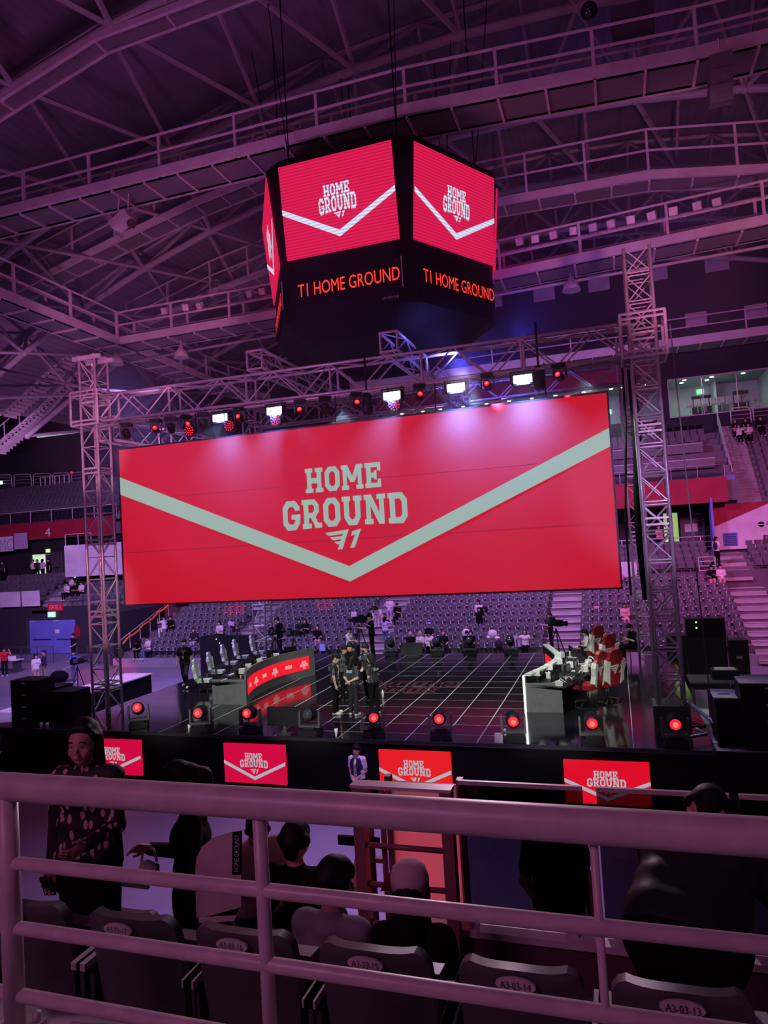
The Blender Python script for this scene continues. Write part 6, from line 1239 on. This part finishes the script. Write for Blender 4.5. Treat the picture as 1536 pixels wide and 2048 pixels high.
# ---------------------------------------------------------------- spectators in the stands
def row_seat(px, py, zoff=.95):
    """the row whose seated head height meets the sight line through a point of the photograph"""
    best = None
    for i in range(NROW):
        p = onY(px, py, row_y(i) + .42); e = abs(p.z - (row_z(i) + 1.22))
        if best is None or e < best[0]: best = (e, i, p)
    _, i, p = best; return Vector((p.x, row_y(i) + .30, row_z(i)))
SEATED = [((330, 1236), 'fan in white holding up a pale board near the gate wall', ('white', 'white', 'shoe'), 'bob', 'uph'), ((343, 1237), 'fan in black beside the one with the pale board', ('black', 'black', 'shoe'), 'short', 'lap'), ((298, 1272), 'fan in a white shirt and jeans drinking on the end stairs side', ('white', 'jeans', 'shoe'), 'short', 'phone'), ((281, 1287), 'fan all in black bent over on the lowest rows by the end stairs', ('black', 'black', 'shoe'), 'bob', 'lean'),
 ((441, 1241), 'fan in a white vest holding a phone beside a pale sign', ('white', 'black', 'shoe'), 'long', 'phone'), ((389, 1255), 'fan in dark green looking at the stage, hair long', ('charcoal', 'lilac', 'shoe'), 'long', 'lap'), ((418, 1270), 'fan in white half hidden behind the operators desk', ('white', 'black', 'shoe'), 'short', 'lean'), ((600, 1240), 'fan in dark clothes with a white stripe above the red desk', ('charcoal', 'black', 'shoe'), 'bob', 'lap'),
 ((612, 1240), 'fan in black beside the white-striped one', ('black', 'black', 'shoe'), 'long', 'phone'), ((636, 1253), 'fan in black with a pink coat over the knees', ('black', 'pink', 'shoe'), 'long', 'lap'), ((761, 1203), 'fan in white lying back just under the screen', ('white', 'white', 'shoe'), 'bob', 'lean'), ((780, 1200), 'fan in white just under the screen beside the aisle', ('white', 'lilac', 'shoe'), 'short', 'lap'), ((795, 1202), 'fan in black right under the screen at the aisle edge'.replace('right ', ''), ('black', 'black', 'shoe'), 'short', 'phone'),
 ((823, 1283), 'blonde fan in black behind the flat black monitor', ('black', 'black', 'shoe'), 'long', 'lap'), ((842, 1284), 'fan in white tee and jeans between blonde and dark-haired fans', ('white', 'jeans', 'shoe'), 'bob', 'lap'), ((860, 1281), 'fan with dark bob next to the rear moving light', ('white', 'black', 'shoe'), 'bob', 'phone'), ((859, 1247), 'fan in a light blue hat with a white bag', ('black', 'white', 'shoe'), 'short', 'lap'), ((887, 1264), 'red-haired fan in black holding a bowl', ('black', 'black', 'shoe'), 'long', 'lap'),
 ((936, 1279), 'fan in a white mask behind a rear moving light', ('black', 'black', 'shoe'), 'short', 'phone'), ((942, 1264), 'fan in black seated one row above the masked one', ('black', 'black', 'shoe'), 'bob', 'lap'), ((1051, 1280), 'fan in a white tee on the lowest row by the white curved rim', ('white', 'black', 'shoe'), 'long', 'uph'), ((958, 1216), 'fan lifting a dark box on the upper rows', ('black', 'black', 'shoe'), 'bob', 'uph'), ((957, 1199), 'fan in a white skirt standing just under the screen', ('white', 'white', 'shoe'), 'bob', 'lap'), ((1249, 1212), 'fan in pink seated between the two towers', ('pink', 'pink', 'shoe'), 'bob', 'lap')]
POSES = dict(uph=dict(arms=(UPH, UPH), sit=True), lap=dict(arms=(LAP, LAP), sit=True), phone=dict(arms=(PHONE, LAP), sit=True, head=(.3, 0)), lean=dict(arms=(LAP, LAP), sit=True, lean=.6, head=(.4, 0)))
HB, HR, HY = HAIRM, mat('red_hair', (.3, .04, .03), .5), mat('blonde_hair', (.6, .4, .3), .5)
def fan(loc, lab, cols, hair, pose, rz=0, H=1.68, group=None):
    hc = HR if 'red-haired' in lab else HY if 'blonde' in lab else None
    extra = None
    return person(lab, loc, rz, H, cols, hair, haircol=hc, h=.02, key='seat_' + pose, fingers=False, mask='white' if 'mask' in lab else False, cap=CL['sky'] if 'blue hat' in lab else None, group=group, sleeves='short', **POSES[pose])
for k, (p, lab, cols, hair, pose) in enumerate(SEATED):
    fan(row_seat(*p), lab, cols, hair, pose, [.0, .3, -.3, .15][k % 4])
for k, (p, lab, cols, hair, pose) in enumerate([((1424, 1166), 'fan in black on the cross-wall row, arm out', ('black', 'pink', 'shoe'), 'bob', 'phone'), ((1443, 1166), 'fan in a pale top on the cross-wall row beside the arm-out fan', ('white', 'pink', 'shoe'), 'short', 'lap'), ((1240, 1188), 'fan in pink just beside the screen corner', ('pink', 'black', 'shoe'), 'bob', 'lap')]):
    q = onY(p[0], p[1], row_y(8) + .4); fan(Vector((q.x, row_y(8) + .3, row_z(8))), lab, cols, hair, pose)
for k, (x, y, lab, c, ps) in enumerate([(1470, 858, 'spectator in red-lit cap at the steep stair head', 'black', 'lap'), (1491, 860, 'spectator in black at the steep stair head beside the capped one', 'black', 'phone'), (1478, 872, 'spectator in white below the steep stair head, hands up', 'white', 'uph'), (1497, 870, 'second spectator in white below the steep stair head', 'white', 'lap'), (1522, 862, 'spectator in black under the second arched railing', 'black', 'lap')]):
    i = 11 if k not in (2, 3) else 10; q = onY(x, y, 46.3 + .37 * i); fan(Vector((q.x, 46.15 + .37 * i, 7.45 + .39 * i)), lab, (c, 'black', 'shoe'), 'bob', ps)
for k, (x, y, lab, c, ps) in enumerate([(146, 1152, 'fan in white above the gate, hands at the chest', 'white', 'lap'), (153, 1170, 'fan in black above the gate next to the white tee', 'black', 'lap'), (165, 1168, 'fan in a white print tee above the gate by the tower', 'white', 'lap'), (136, 1170, 'fan in white at the stair side above the gate', 'white', 'phone'), (160, 1148, 'fan in a dark top behind the others above the gate', 'charcoal', 'lean')]):
    i = 1 if y > 1160 else 2; q = onY(x, y, YG + .7 + .85 * i); fan(Vector((q.x, YG + .6 + .85 * i, 3.25 + .38 * i)), lab, (c, 'black', 'shoe'), 'bob', ps)
for k, (x, lab, c, hr) in enumerate([(67, 'visitor in white in the lit doorway over the gate', 'white', 'short'), (75, 'visitor in a printed top in the lit doorway over the gate', 'charcoal', 'bob'), (86, 'visitor with a white bag, back turned in the lit doorway', 'lilac', 'bob'), (98, 'visitor in black beside the dark door leaf', 'black', 'short'), (137, 'visitor in black in the narrow lit doorway by the lilac panel', 'black', 'bob'), (22, 'visitor in dark clothes standing above the gate near the edge', 'charcoal', 'bob')]):
    q = onY(x, 1150, 45.4); person(lab, Vector((q.x, 45.4 if k < 5 else 44.6, 5.05)), [0, .5, PI, -.5, 1.2, 0][k], 1.7, (c, 'black', 'shoe'), hr, h=.02, key='stand_' + hr, fingers=False, arms=(DOWN, PHONE))
q = onY(1318, 1068, 47); person('visitor in pink behind the concourse rail, seen through the tower', Vector((q.x, 46.9, ZC)), .4, 1.7, ('pink', 'black', 'shoe'), 'short', h=.02, key='stand_short', fingers=False, arms=(DOWN, PHONE))
# belongings left on seats
def on_seat(name, px, py, lab, cat, mb, m):
    p = row_seat(px, py - 12); o = mb.obj(name, m); o.location = p + Vector((0, -.02, .45)); return tag(o, lab, cat)
on_seat('jacket', 930, 1257, 'white jacket draped on a seat above the masked fan', 'jacket', MB().ell((0, .25, .25), (.24, .1, .28), 10, 7).ell((.15, .1, .05), (.16, .16, .1)), CL['white'])
on_seat('jacket', 983, 1255, 'white jacket heaped over a seat away from the masked fan', 'jacket', MB().ell((0, .2, .2), (.26, .14, .26), 10, 7).ell((-.2, .2, .05), (.14, .12, .12)).ell((.24, .15, .0), (.16, .1, .12)), CL['white'])
on_seat('paper_sheet', 708, 1222, 'square white notice taped on a seat back under the screen', 'notice', MB().box((0, .0, .25), (.34, .01, .34)), CL['white'])
on_seat('banner_sheet', 1037, 1278, 'pale lilac poster standing on a seat beside the white tee fan', 'poster', MB().box((0, .0, .3), (.4, .012, .55)), CL['lilac'])
on_seat('fan_sign', 464, 1243, 'pale cardboard sign tilted beside the fan in a white vest', 'sign', MB().box((0, 0, .3), (.42, .012, .26), Matrix.Rotation(.15, 3, 'Y')), CL['lilac'])
on_seat('tote_bag', 647, 1293, 'light blue tote bag hung on a low seat by the curved red desk', 'bag', MB().box((0, -.05, .1), (.32, .14, .36), None, .85).tube([(-.1, -.05, .25), (-.06, -.05, .45), (.06, -.05, .45), (.1, -.05, .25)], .012), CL['sky'])
on_seat('backpack', 999, 1297, 'black backpack with a white front on the lowest row', 'bag', MB().ell((0, -.05, .15), (.2, .14, .25), 10, 8), CL['charcoal'])
on_seat('laptop', 968, 1218, 'dark box held by the fan on the upper rows', 'box', MB().box((0, -.35, .35), (.5, .2, .3)), CL['black'])
for x, lab in ((1195, 'small pale sticker tag on the pink-lit aisle edge'),): on_seat('seat_tag', 1192, 1213, 'pale pink tag hung on a seat beside the pink aisle', 'tag', MB().box((0, 0, .3), (.25, .01, .12)), CL['pink'])
# ---------------------------------------------------------------- the near stand: platform, rail, seats, parapet
NX0, NX1 = -6.5, 3.5
mb = MB(); mb.bb(NX0, NX1, -3, 2.06, 1, 4.93); struct('floor_platform', mb, mat('platform_paint', (.4, .36, .4), .6, scale=3), 'pale pink lit platform behind the guard rail', 'floor')
def nrow(r): return 2.47 + .8 * r, 4.20 - .33 * r - (.27 if r else 0)
mb = MB()
for r in range(6): mb.bb(NX0, NX1 if r < 2 else -1.72, nrow(r)[0] - .25 - (.16 if r == 0 else 0), nrow(r)[0] + .55, .5, nrow(r)[1])
struct('stand_terrace', mb, mat('near_terrace', (.12, .1, .13), .8), 'dark terrace steps of the near stand', 'terrace')
RY = 1.885
rail = thing('guard_rail', 'thick pale guard rail with three lower bars across the near stand', 'railing', (-.9, RY, 4.93))
ZT = EYE - .757
MB().tube([(-3.6 + .3 * i, RY, ZT) for i in range(19)], .046, 16).obj('top_rail', RAILW, rail)
for y0 in (1727, 1856, 1990):
    z = onY(40, y0, RY).z; x1 = 1.8; MB().tube([(-3.4, RY, z), (-1.0, RY, z), (x1, RY, z)], .022, 12).obj('bar', RAILW, rail)
for px, w, dd in ((18, .034, .034), (522, .0215, .0215), (1188, .011, .011)):
    x = onY(px, 1700, RY).x; zb = 4.93
    MB().cyl((x, RY, zb), (x, RY, ZT - .02), w, 14).obj('post', RAILW, rail)
    if w > .02: pb = MB().box((x, RY, zb + .008), (.15, .12, .016)); pb.obj('base_plate', RAILW, rail); [MB().lathe([(.014, 0), (.014, .03), (0, .034)], (x + a * .052, RY + b * .04, zb + .016), (0, 0, 1), 8).obj('bolt', STEEL, rail) for a, b in ((-1, -1), (1, -1), (1, 1), (-1, 1))]
o = MB().tube([(-1.75, RY - .06, 5.02), (-1.62, RY - .05, 5.02), (-1.35, RY - .05, 4.99), (-.9, RY - .05, 4.97)], [.02, .026, .026, .024], 8).obj('kick_bar', RAILW); tag(o, 'low pink kick bar by the foot of the guard rail', 'railing')
# fold-up seats of the near rows, seen from behind
NSEAT = mat('near_seat_plastic', (.10, .09, .11), .42, scale=14, var=.12, bump=.05); PLATE = mat('number_plate', (.6, .55, .58), .5); INK = mat('plate_ink', (.03, .025, .03), .6)
def near_seat_parts(root, number=None):
    w = .212; out = MB(); rows = []; n = 14
    for (z, k, y) in ((.28, .86, .0), (.45, .95, -.01), (.62, 1.0, -.03), (.74, 1.0, -.055), (.80, .985, -.068), (.835, .95, -.076), (.856, .88, -.08), (.866, .76, -.082)):
        rows.append([(w * k * (2 * i / n - 1), y - .035 * (1 - (2 * i / n - 1) ** 2) + .02 * abs(2 * i / n - 1) ** 3, z - .012 * (z > .8) * (1 - math.cos((2 * i / n - 1) * 2.2)) ) for i in range(n + 1)])
    out.grid(rows); back = [[(x, y + .045, z) for x, y, z in r] for r in rows]; out.grid(back); out.grid([rows[-1], back[-1]]); out.grid([rows[0], back[0]])
    for e in (0, -1): out.grid([[r[e] for r in rows], [r[e] for r in back]])
    out.obj('backrest', NSEAT, root, True)
    MB().box((0, .17, .49), (.38, .09, .32), Matrix.Rotation(-.12, 3, 'X')).obj('seat_pan', NSEAT, root, True)
    for s in (-1, 1): MB().box((s * .262, .1, .60), (.045, .30, .03)).obj('armrest', LGREY, root, True)
    MB().bb(-.26, -.24, 0, .1, 0, .6).bb(.24, .26, 0, .1, 0, .6).bb(-.25, .25, .02, .06, .22, .3).obj('support', DGREY, root, True)
    if number:
        pl = MB().poly([(.066 * math.cos(a), -.1295, .825 + .024 * math.sin(a)) for a in [2 * PI * k / 20 for k in range(20)]], (0, .01, 0)).obj('number_plate', PLATE, root, True)
        me = text_mesh(number); co = [v.co for v in me.vertices]; x0, x1 = min(c.x for c in co), max(c.x for c in co); k = .1 / (x1 - x0)
        for v in me.vertices: v.co = Vector(((v.co.x - (x0 + x1) / 2) * k, -.1345, .825 + v.co.y * k * 1.25))
        me.materials.clear(); me.materials.append(INK); t_ = bpy.data.objects.new('lettering', me); COL.objects.link(t_); t_.parent = pl
for k, (a, b) in enumerate(((-90, 118), (160, 345), (380, 585), (628, 850), (905, 1165), (1222, 1500))):
    x = onz((a + b) / 2, [1800, 1812, 1835, 1875, 1905, 1965][k] + 10, EYE - 1.43).x; x = -.68 + (k - 3) * -0.0 + (x + .68)
    num = 'A3-03-%d' % (18 - k)
    t = thing('stadium_chair', ['folding seat at the picture edge behind the rail post', 'folding seat with half hidden number plate in front of the long-haired woman', 'folding seat numbered sixteen in front of the pale board', 'folding seat with plate ending fifteen in front of the seated boy', 'folding seat with a clear plate ending fourteen', 'folding seat with a clear plate ending thirteen, by the stooping man'][k], 'seat', (x, nrow(0)[0], nrow(0)[1]), 0, 'near row of folding seats')
    near_seat_parts(t, num)
src = None
for r in (1, 2, 3):
    for j in range(7):
        x = -3.3 + .56 * j + .1 * (r % 2)
        if r >= 2 and x > -1.85: continue
        if r == 1 and x > 1: continue
        if src is None:
            src = thing('stadium_chair', 'x', 'seat', (x, nrow(r)[0], nrow(r)[1]), 0); near_seat_parts(src); o = src
        else: o = dup(src, (x, nrow(r)[0], nrow(r)[1]))
        o['label'] = ['', 'dark folding seat one row below the numbered row', 'dark folding seat two rows below the numbered row', 'dark folding seat on the row of the boy with raised arm'][r]; o['group'] = 'folding seats row %d below' % r
# parapet, glass guard and red gate
mb = MB(); mb.bb(-1.08, NX1, 4.3, 4.46, 1.5, 4.06); struct('wall_parapet', mb, mat('parapet_paint', (.1, .05, .07), .7), 'dark parapet wall under the glass guard', 'wall')
struct('trim_5', B(-1.1, NX1, 4.27, 4.5, 4.06, 4.1), mat('ledge_pale', (.6, .52, .58), .5), 'pale pink ledge capping the parapet', 'ledge')
g = thing('glass_guard', 'dark glass guard standing on the pale ledge', 'glass barrier', (.2, 4.4, 4.1))
GGL = glassmat('dark_guard_glass', (.28, .25, .3), .05)
for x0, x1 in ((-1.06, -.30), (-.22, .5), (.55, 1.5)): pn = B(x0, x1, 4.385, 4.4, 4.12, 4.95).obj('glass_panel', GGL, g); MB().bb(x0, x1, 4.38, 4.405, 4.94, 4.965).obj('top_edge', STEEL, pn)
for x in (-1.0, -.4, -.15, .4): MB().box((x, 4.36, 4.13), (.05, .06, .06)).obj('clamp', CHROME, g)
GR = mat('gate_red_lit_steel', (.25, .1, .12), .45)  # red light on the gate steel is put into its colour
g = thing('rail_gate', 'dark red lit rail gate with four rungs by the capped woman', 'gate', (-1.38, 4.2, 3.5))
for x in (-1.66, -1.09): MB().bb(x - .035, x + .035, 4.16, 4.24, 3.5, 4.98).obj('post', GR, g)
for z in (4.12, 4.36, 4.6, 4.83): MB().cyl((-1.66, 4.2, z), (-1.09, 4.2, z), .017, 8).obj('rung', GR, g)
MB().bb(-1.7, -1.05, 4.15, 4.25, 4.965, 4.985).obj('top_plate', mat('gate_top_pale', (.6, .5, .58), .4), g)
FR = bpy.data.materials.new('frosted_gate_glass'); FR.use_nodes = True; nt = FR.node_tree; b = nt.nodes['Principled BSDF']; b.inputs['Base Color'].default_value = (.5, .42, .45, 1); b.inputs['Roughness'].default_value = .3
tr = nt.nodes.new('ShaderNodeBsdfTranslucent'); tr.inputs[0].default_value = (.8, .6, .62, 1); mx = nt.nodes.new('ShaderNodeMixShader'); mx.inputs[0].default_value = .75; nt.links.new(b.outputs[0], mx.inputs[1]); nt.links.new(tr.outputs[0], mx.inputs[2]); nt.links.new(mx.outputs[0], nt.nodes['Material Output'].inputs[0])
g = thing('frosted_screen', 'red glowing frosted screen behind the rail gate', 'screen', (-1.42, 4.6, 3.2)); B(-1.58, -1.12, 4.6, 4.62, 3.2, 4.86).obj('panel', FR, g); MB().bb(-1.62, -1.58, 4.58, 4.64, 3.2, 4.9).bb(-1.12, -1.08, 4.58, 4.64, 3.2, 4.9).obj('frame', GR, g)
g = thing('inner_rail', 'short red rail between the gate post and frosted screen', 'railing', (-1.72, 4.62, 3.2)); MB().cyl((-1.75, 4.62, 3.2), (-1.75, 4.62, 4.85), .02).cyl((-1.66, 4.62, 3.2), (-1.66, 4.62, 4.85), .02).obj('post', GR, g); MB().bb(-1.76, -1.65, 4.6, 4.64, 4.3, 4.33).bb(-1.76, -1.65, 4.6, 4.64, 4.6, 4.63).obj('rung', GR, g)

# ---------------------------------------------------------------- people in the near rows
def near(px, py, Y): return onY(px, py, Y)
LEAF = bpy.data.materials.new('leaf_print_cloth'); LEAF.use_nodes = True; nt = LEAF.node_tree; b = nt.nodes['Principled BSDF']; b.inputs['Roughness'].default_value = .7
tc = nt.nodes.new('ShaderNodeTexCoord'); mp = nt.nodes.new('ShaderNodeMapping'); mp.inputs['Scale'].default_value = (24, 24, 11); mp.inputs['Rotation'].default_value = (0, .6, 0); vo = nt.nodes.new('ShaderNodeTexVoronoi'); vo.inputs['Scale'].default_value = 1.0
rp = nt.nodes.new('ShaderNodeValToRGB'); e = rp.color_ramp.elements; e[0].position = .30; e[0].color = (.5, .33, .34, 1); e[1].position = .37; e[1].color = (.01, .008, .01, 1)
nt.links.new(tc.outputs['Object'], mp.inputs[0]); nt.links.new(mp.outputs[0], vo.inputs['Vector']); nt.links.new(vo.outputs['Distance'], rp.inputs[0]); nt.links.new(rp.outputs[0], b.inputs['Base Color'])
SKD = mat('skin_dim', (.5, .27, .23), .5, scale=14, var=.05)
q = near(170, 1488, 3.02); zf = nrow(0)[1]
def shirt_open(child, Hd, T, wr):
    # dark open overshirt over the printed dress, and a phone in the hand
    mb = MB(); rows = []
    for z, rx, ry in ((.86, .205, .16), (1.0, .2, .155), (1.15, .19, .15), (1.3, .2, .155), (1.39, .18, .13), (1.45, .1, .09)):
        rows.append([T((rx * math.sin(a), .005 - ry * math.cos(a), z)) for a in [1.2 + (2 * PI - 2.4) * k / 24 for k in range(25)]])
    mb.grid(rows); child('overshirt', mb, CL['black'])
    child('phone', MB().box(wr[1] + Vector((0, -.06, -.09)), (.07, .012, .14), Matrix.Rotation(.4, 3, 'X')), CL['charcoal'])
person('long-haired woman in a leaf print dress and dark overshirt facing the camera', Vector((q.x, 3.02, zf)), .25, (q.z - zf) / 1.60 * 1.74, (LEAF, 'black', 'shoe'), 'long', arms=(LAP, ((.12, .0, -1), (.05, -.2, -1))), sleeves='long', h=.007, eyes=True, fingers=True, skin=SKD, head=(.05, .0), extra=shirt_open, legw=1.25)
BAGP = []
q = near(395, 1552, 3.72); zf = nrow(1)[1]
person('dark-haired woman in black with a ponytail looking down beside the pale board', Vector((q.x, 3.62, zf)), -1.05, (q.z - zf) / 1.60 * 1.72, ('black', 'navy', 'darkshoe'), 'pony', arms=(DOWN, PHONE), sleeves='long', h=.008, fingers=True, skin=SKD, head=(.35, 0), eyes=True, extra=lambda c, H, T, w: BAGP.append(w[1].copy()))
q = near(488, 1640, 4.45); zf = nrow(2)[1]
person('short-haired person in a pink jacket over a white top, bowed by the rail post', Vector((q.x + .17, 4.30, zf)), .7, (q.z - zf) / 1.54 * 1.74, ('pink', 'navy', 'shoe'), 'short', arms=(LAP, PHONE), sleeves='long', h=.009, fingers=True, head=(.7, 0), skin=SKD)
q = near(590, 1688, 4.25); zf = nrow(2)[1]
def armband(child, Hd, T, wr): child('banner_roll', MB().box(wr[0] + Vector((.1, .0, .06)), (.30, .03, .09), Matrix.Rotation(.25, 3, 'Y')), CL['black'])
person('boy in a black tee seen from behind with one arm raised, on a lower row', Vector((q.x, 4.25, q.z - 1.21)), PI, 1.72, ('black', 'black', 'shoe'), 'bowl', sit=True, arms=(((.2, -.3, -.9), (-.1, -.3, .9)), (((.5, -.55, -.5)), (.15, -.2, 1))), h=.009, fingers=True, extra=lambda c, H, T, w: c('banner_roll', MB().box(w[1] + Vector((0, -.0, .09)), (.3, .025, .06)), CL['black']))
q = near(655, 1778, 3.42); zf = nrow(1)[1]
def strap(child, Hd, T, wr): child('bag_strap', MB().tube([T((-.14, .115, 1.40)), T((-.1, .14, 1.3)), T((-.02, .15, 1.15)), T((.06, .14, 1.02))], .016, 6), CL['black'])
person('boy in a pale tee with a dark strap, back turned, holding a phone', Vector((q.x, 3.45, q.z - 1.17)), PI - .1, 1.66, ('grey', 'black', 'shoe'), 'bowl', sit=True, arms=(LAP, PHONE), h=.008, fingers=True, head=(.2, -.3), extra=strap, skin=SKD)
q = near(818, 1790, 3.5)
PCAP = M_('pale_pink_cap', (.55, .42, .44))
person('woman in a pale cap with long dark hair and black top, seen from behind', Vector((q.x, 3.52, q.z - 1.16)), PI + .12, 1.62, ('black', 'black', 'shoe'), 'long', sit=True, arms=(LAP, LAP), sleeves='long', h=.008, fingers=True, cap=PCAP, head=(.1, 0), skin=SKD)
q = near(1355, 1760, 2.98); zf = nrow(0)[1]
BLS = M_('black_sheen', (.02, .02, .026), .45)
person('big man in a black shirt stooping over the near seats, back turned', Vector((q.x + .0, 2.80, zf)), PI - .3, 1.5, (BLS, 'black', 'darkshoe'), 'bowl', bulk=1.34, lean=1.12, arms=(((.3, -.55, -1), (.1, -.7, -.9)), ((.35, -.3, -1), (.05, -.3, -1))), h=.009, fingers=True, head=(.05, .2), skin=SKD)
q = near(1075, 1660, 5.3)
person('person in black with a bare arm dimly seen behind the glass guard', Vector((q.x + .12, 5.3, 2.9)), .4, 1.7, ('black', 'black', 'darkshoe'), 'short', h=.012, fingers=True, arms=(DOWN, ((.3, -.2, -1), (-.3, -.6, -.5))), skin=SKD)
# things held or left in the near rows
c = near(438, 1760, 3.36); t = thing('fan_board', 'large pale fan shaped cheering board with a black strip of letters', 'board', c)
f = lambda x, y: onY(x, y, 3.36)
MB().poly([f(x, y) for x, y in ((393, 1835), (390, 1745), (393, 1715), (404, 1693), (425, 1676), (466, 1663), (482, 1662), (482, 1812), (474, 1830))], (0, .012, 0)).obj('board', mat('board_pale', (.55, .45, .5), .6), t)
st = MB().poly([f(465, 1748), (f(466, 1664)), f(484, 1661), f(484, 1748)], (0, -.006, 0)).obj('black_strip', BLACKM, t)
a, b2 = f(474, 1744), f(475, 1668); text_obj('lettering', 'HOME GROUND', LGREY, st, (a + b2) / 2 + Vector((0, -.008, 0)), (b2 - a), Vector((-1, 0, 0)), (b2 - a).length * .95, .028, off=.0)
MB().poly([f(396, 1838), f(480, 1815), f(468, 1842), f(398, 1846)], (0, .01, 0)).obj('lower_flap', mat('board_flap', (.6, .5, .56), .6), t)
PW = [o for o in bpy.data.objects if o.get('label', '').startswith('dark-haired woman in black with a pony')][0]; bs = [k for k in PW.children if k.name.startswith('body')][0].scale.x
c = PW.location + Matrix.Rotation(PW.rotation_euler.z, 3, 'Z') @ (BAGP[0] * bs) + Vector((0, -.02, -.11)); o = MB().box((0, 0, -.01), (.15, .04, .11), Matrix.Rotation(.3, 3, 'Y'), .7).tube([(-.05, 0, .04), (-.03, 0, .13), (.04, 0, .12), (.06, 0, .05)], .008).obj('tote_bag', mat('pale_bag_cloth', (.5, .42, .5), .7)); o.location = c; tag(o, 'pale little bag between the long-haired and the ponytailed woman', 'bag')
c = near(268, 1765, 3.3); o = MB().poly([(-.09, 0, -.03), (.09, 0, -.03), (.06, 0, .035), (-.05, 0, .035)], (0, .02, 0)).obj('paper_card', WHITE); o.location = (c.x, 3.3, c.z); tag(o, 'white card on a seat under the leaf print dress', 'paper')
c = near(775, 1760, 3.9); o = MB().poly([(-.05, 0, -.07), (.06, 0, -.05), (.07, 0, .1), (.0, 0, .03)], (0, .015, 0)).obj('red_flyer', REDP); o.location = c; tag(o, 'red flyer with pale script held beside the pale cap', 'flyer')
# ---------------------------------------------------------------- thin stage haze hanging around the lamps
HZ = bpy.data.materials.new('stage_haze'); HZ.use_nodes = True; nt = HZ.node_tree; nt.nodes.remove(nt.nodes['Principled BSDF'])
vs = nt.nodes.new('ShaderNodeVolumeScatter'); vs.inputs['Color'].default_value = (.6, .6, 1, 1); vs.inputs['Anisotropy'].default_value = .2
tc = nt.nodes.new('ShaderNodeTexCoord'); no = nt.nodes.new('ShaderNodeTexNoise'); no.inputs['Scale'].default_value = .35; nt.links.new(tc.outputs['Object'], no.inputs['Vector'])
mr = nt.nodes.new('ShaderNodeMapRange'); mr.inputs[3].default_value = .004; mr.inputs[4].default_value = .034; nt.links.new(no.outputs['Fac'], mr.inputs[0]); nt.links.new(mr.outputs[0], vs.inputs['Density'])
nt.links.new(vs.outputs[0], nt.nodes['Material Output'].inputs['Volume'])
o = B(-17.5, 4, 16.5, 27, 8.6, 16.5).obj('stage_haze', HZ); tag(o, 'thin blue violet stage haze hanging around the white strobes', 'haze', kind='stuff')
SC.cycles.volume_bounces = 0; SC.cycles.volume_step_rate = 4; SC.cycles.volume_max_steps = 64
spot('blue_haze_beam', (-2.2, 19.4, 11.9), (-1.0, 26, 16), (.1, .1, 1), 700, 70, .8, .1)
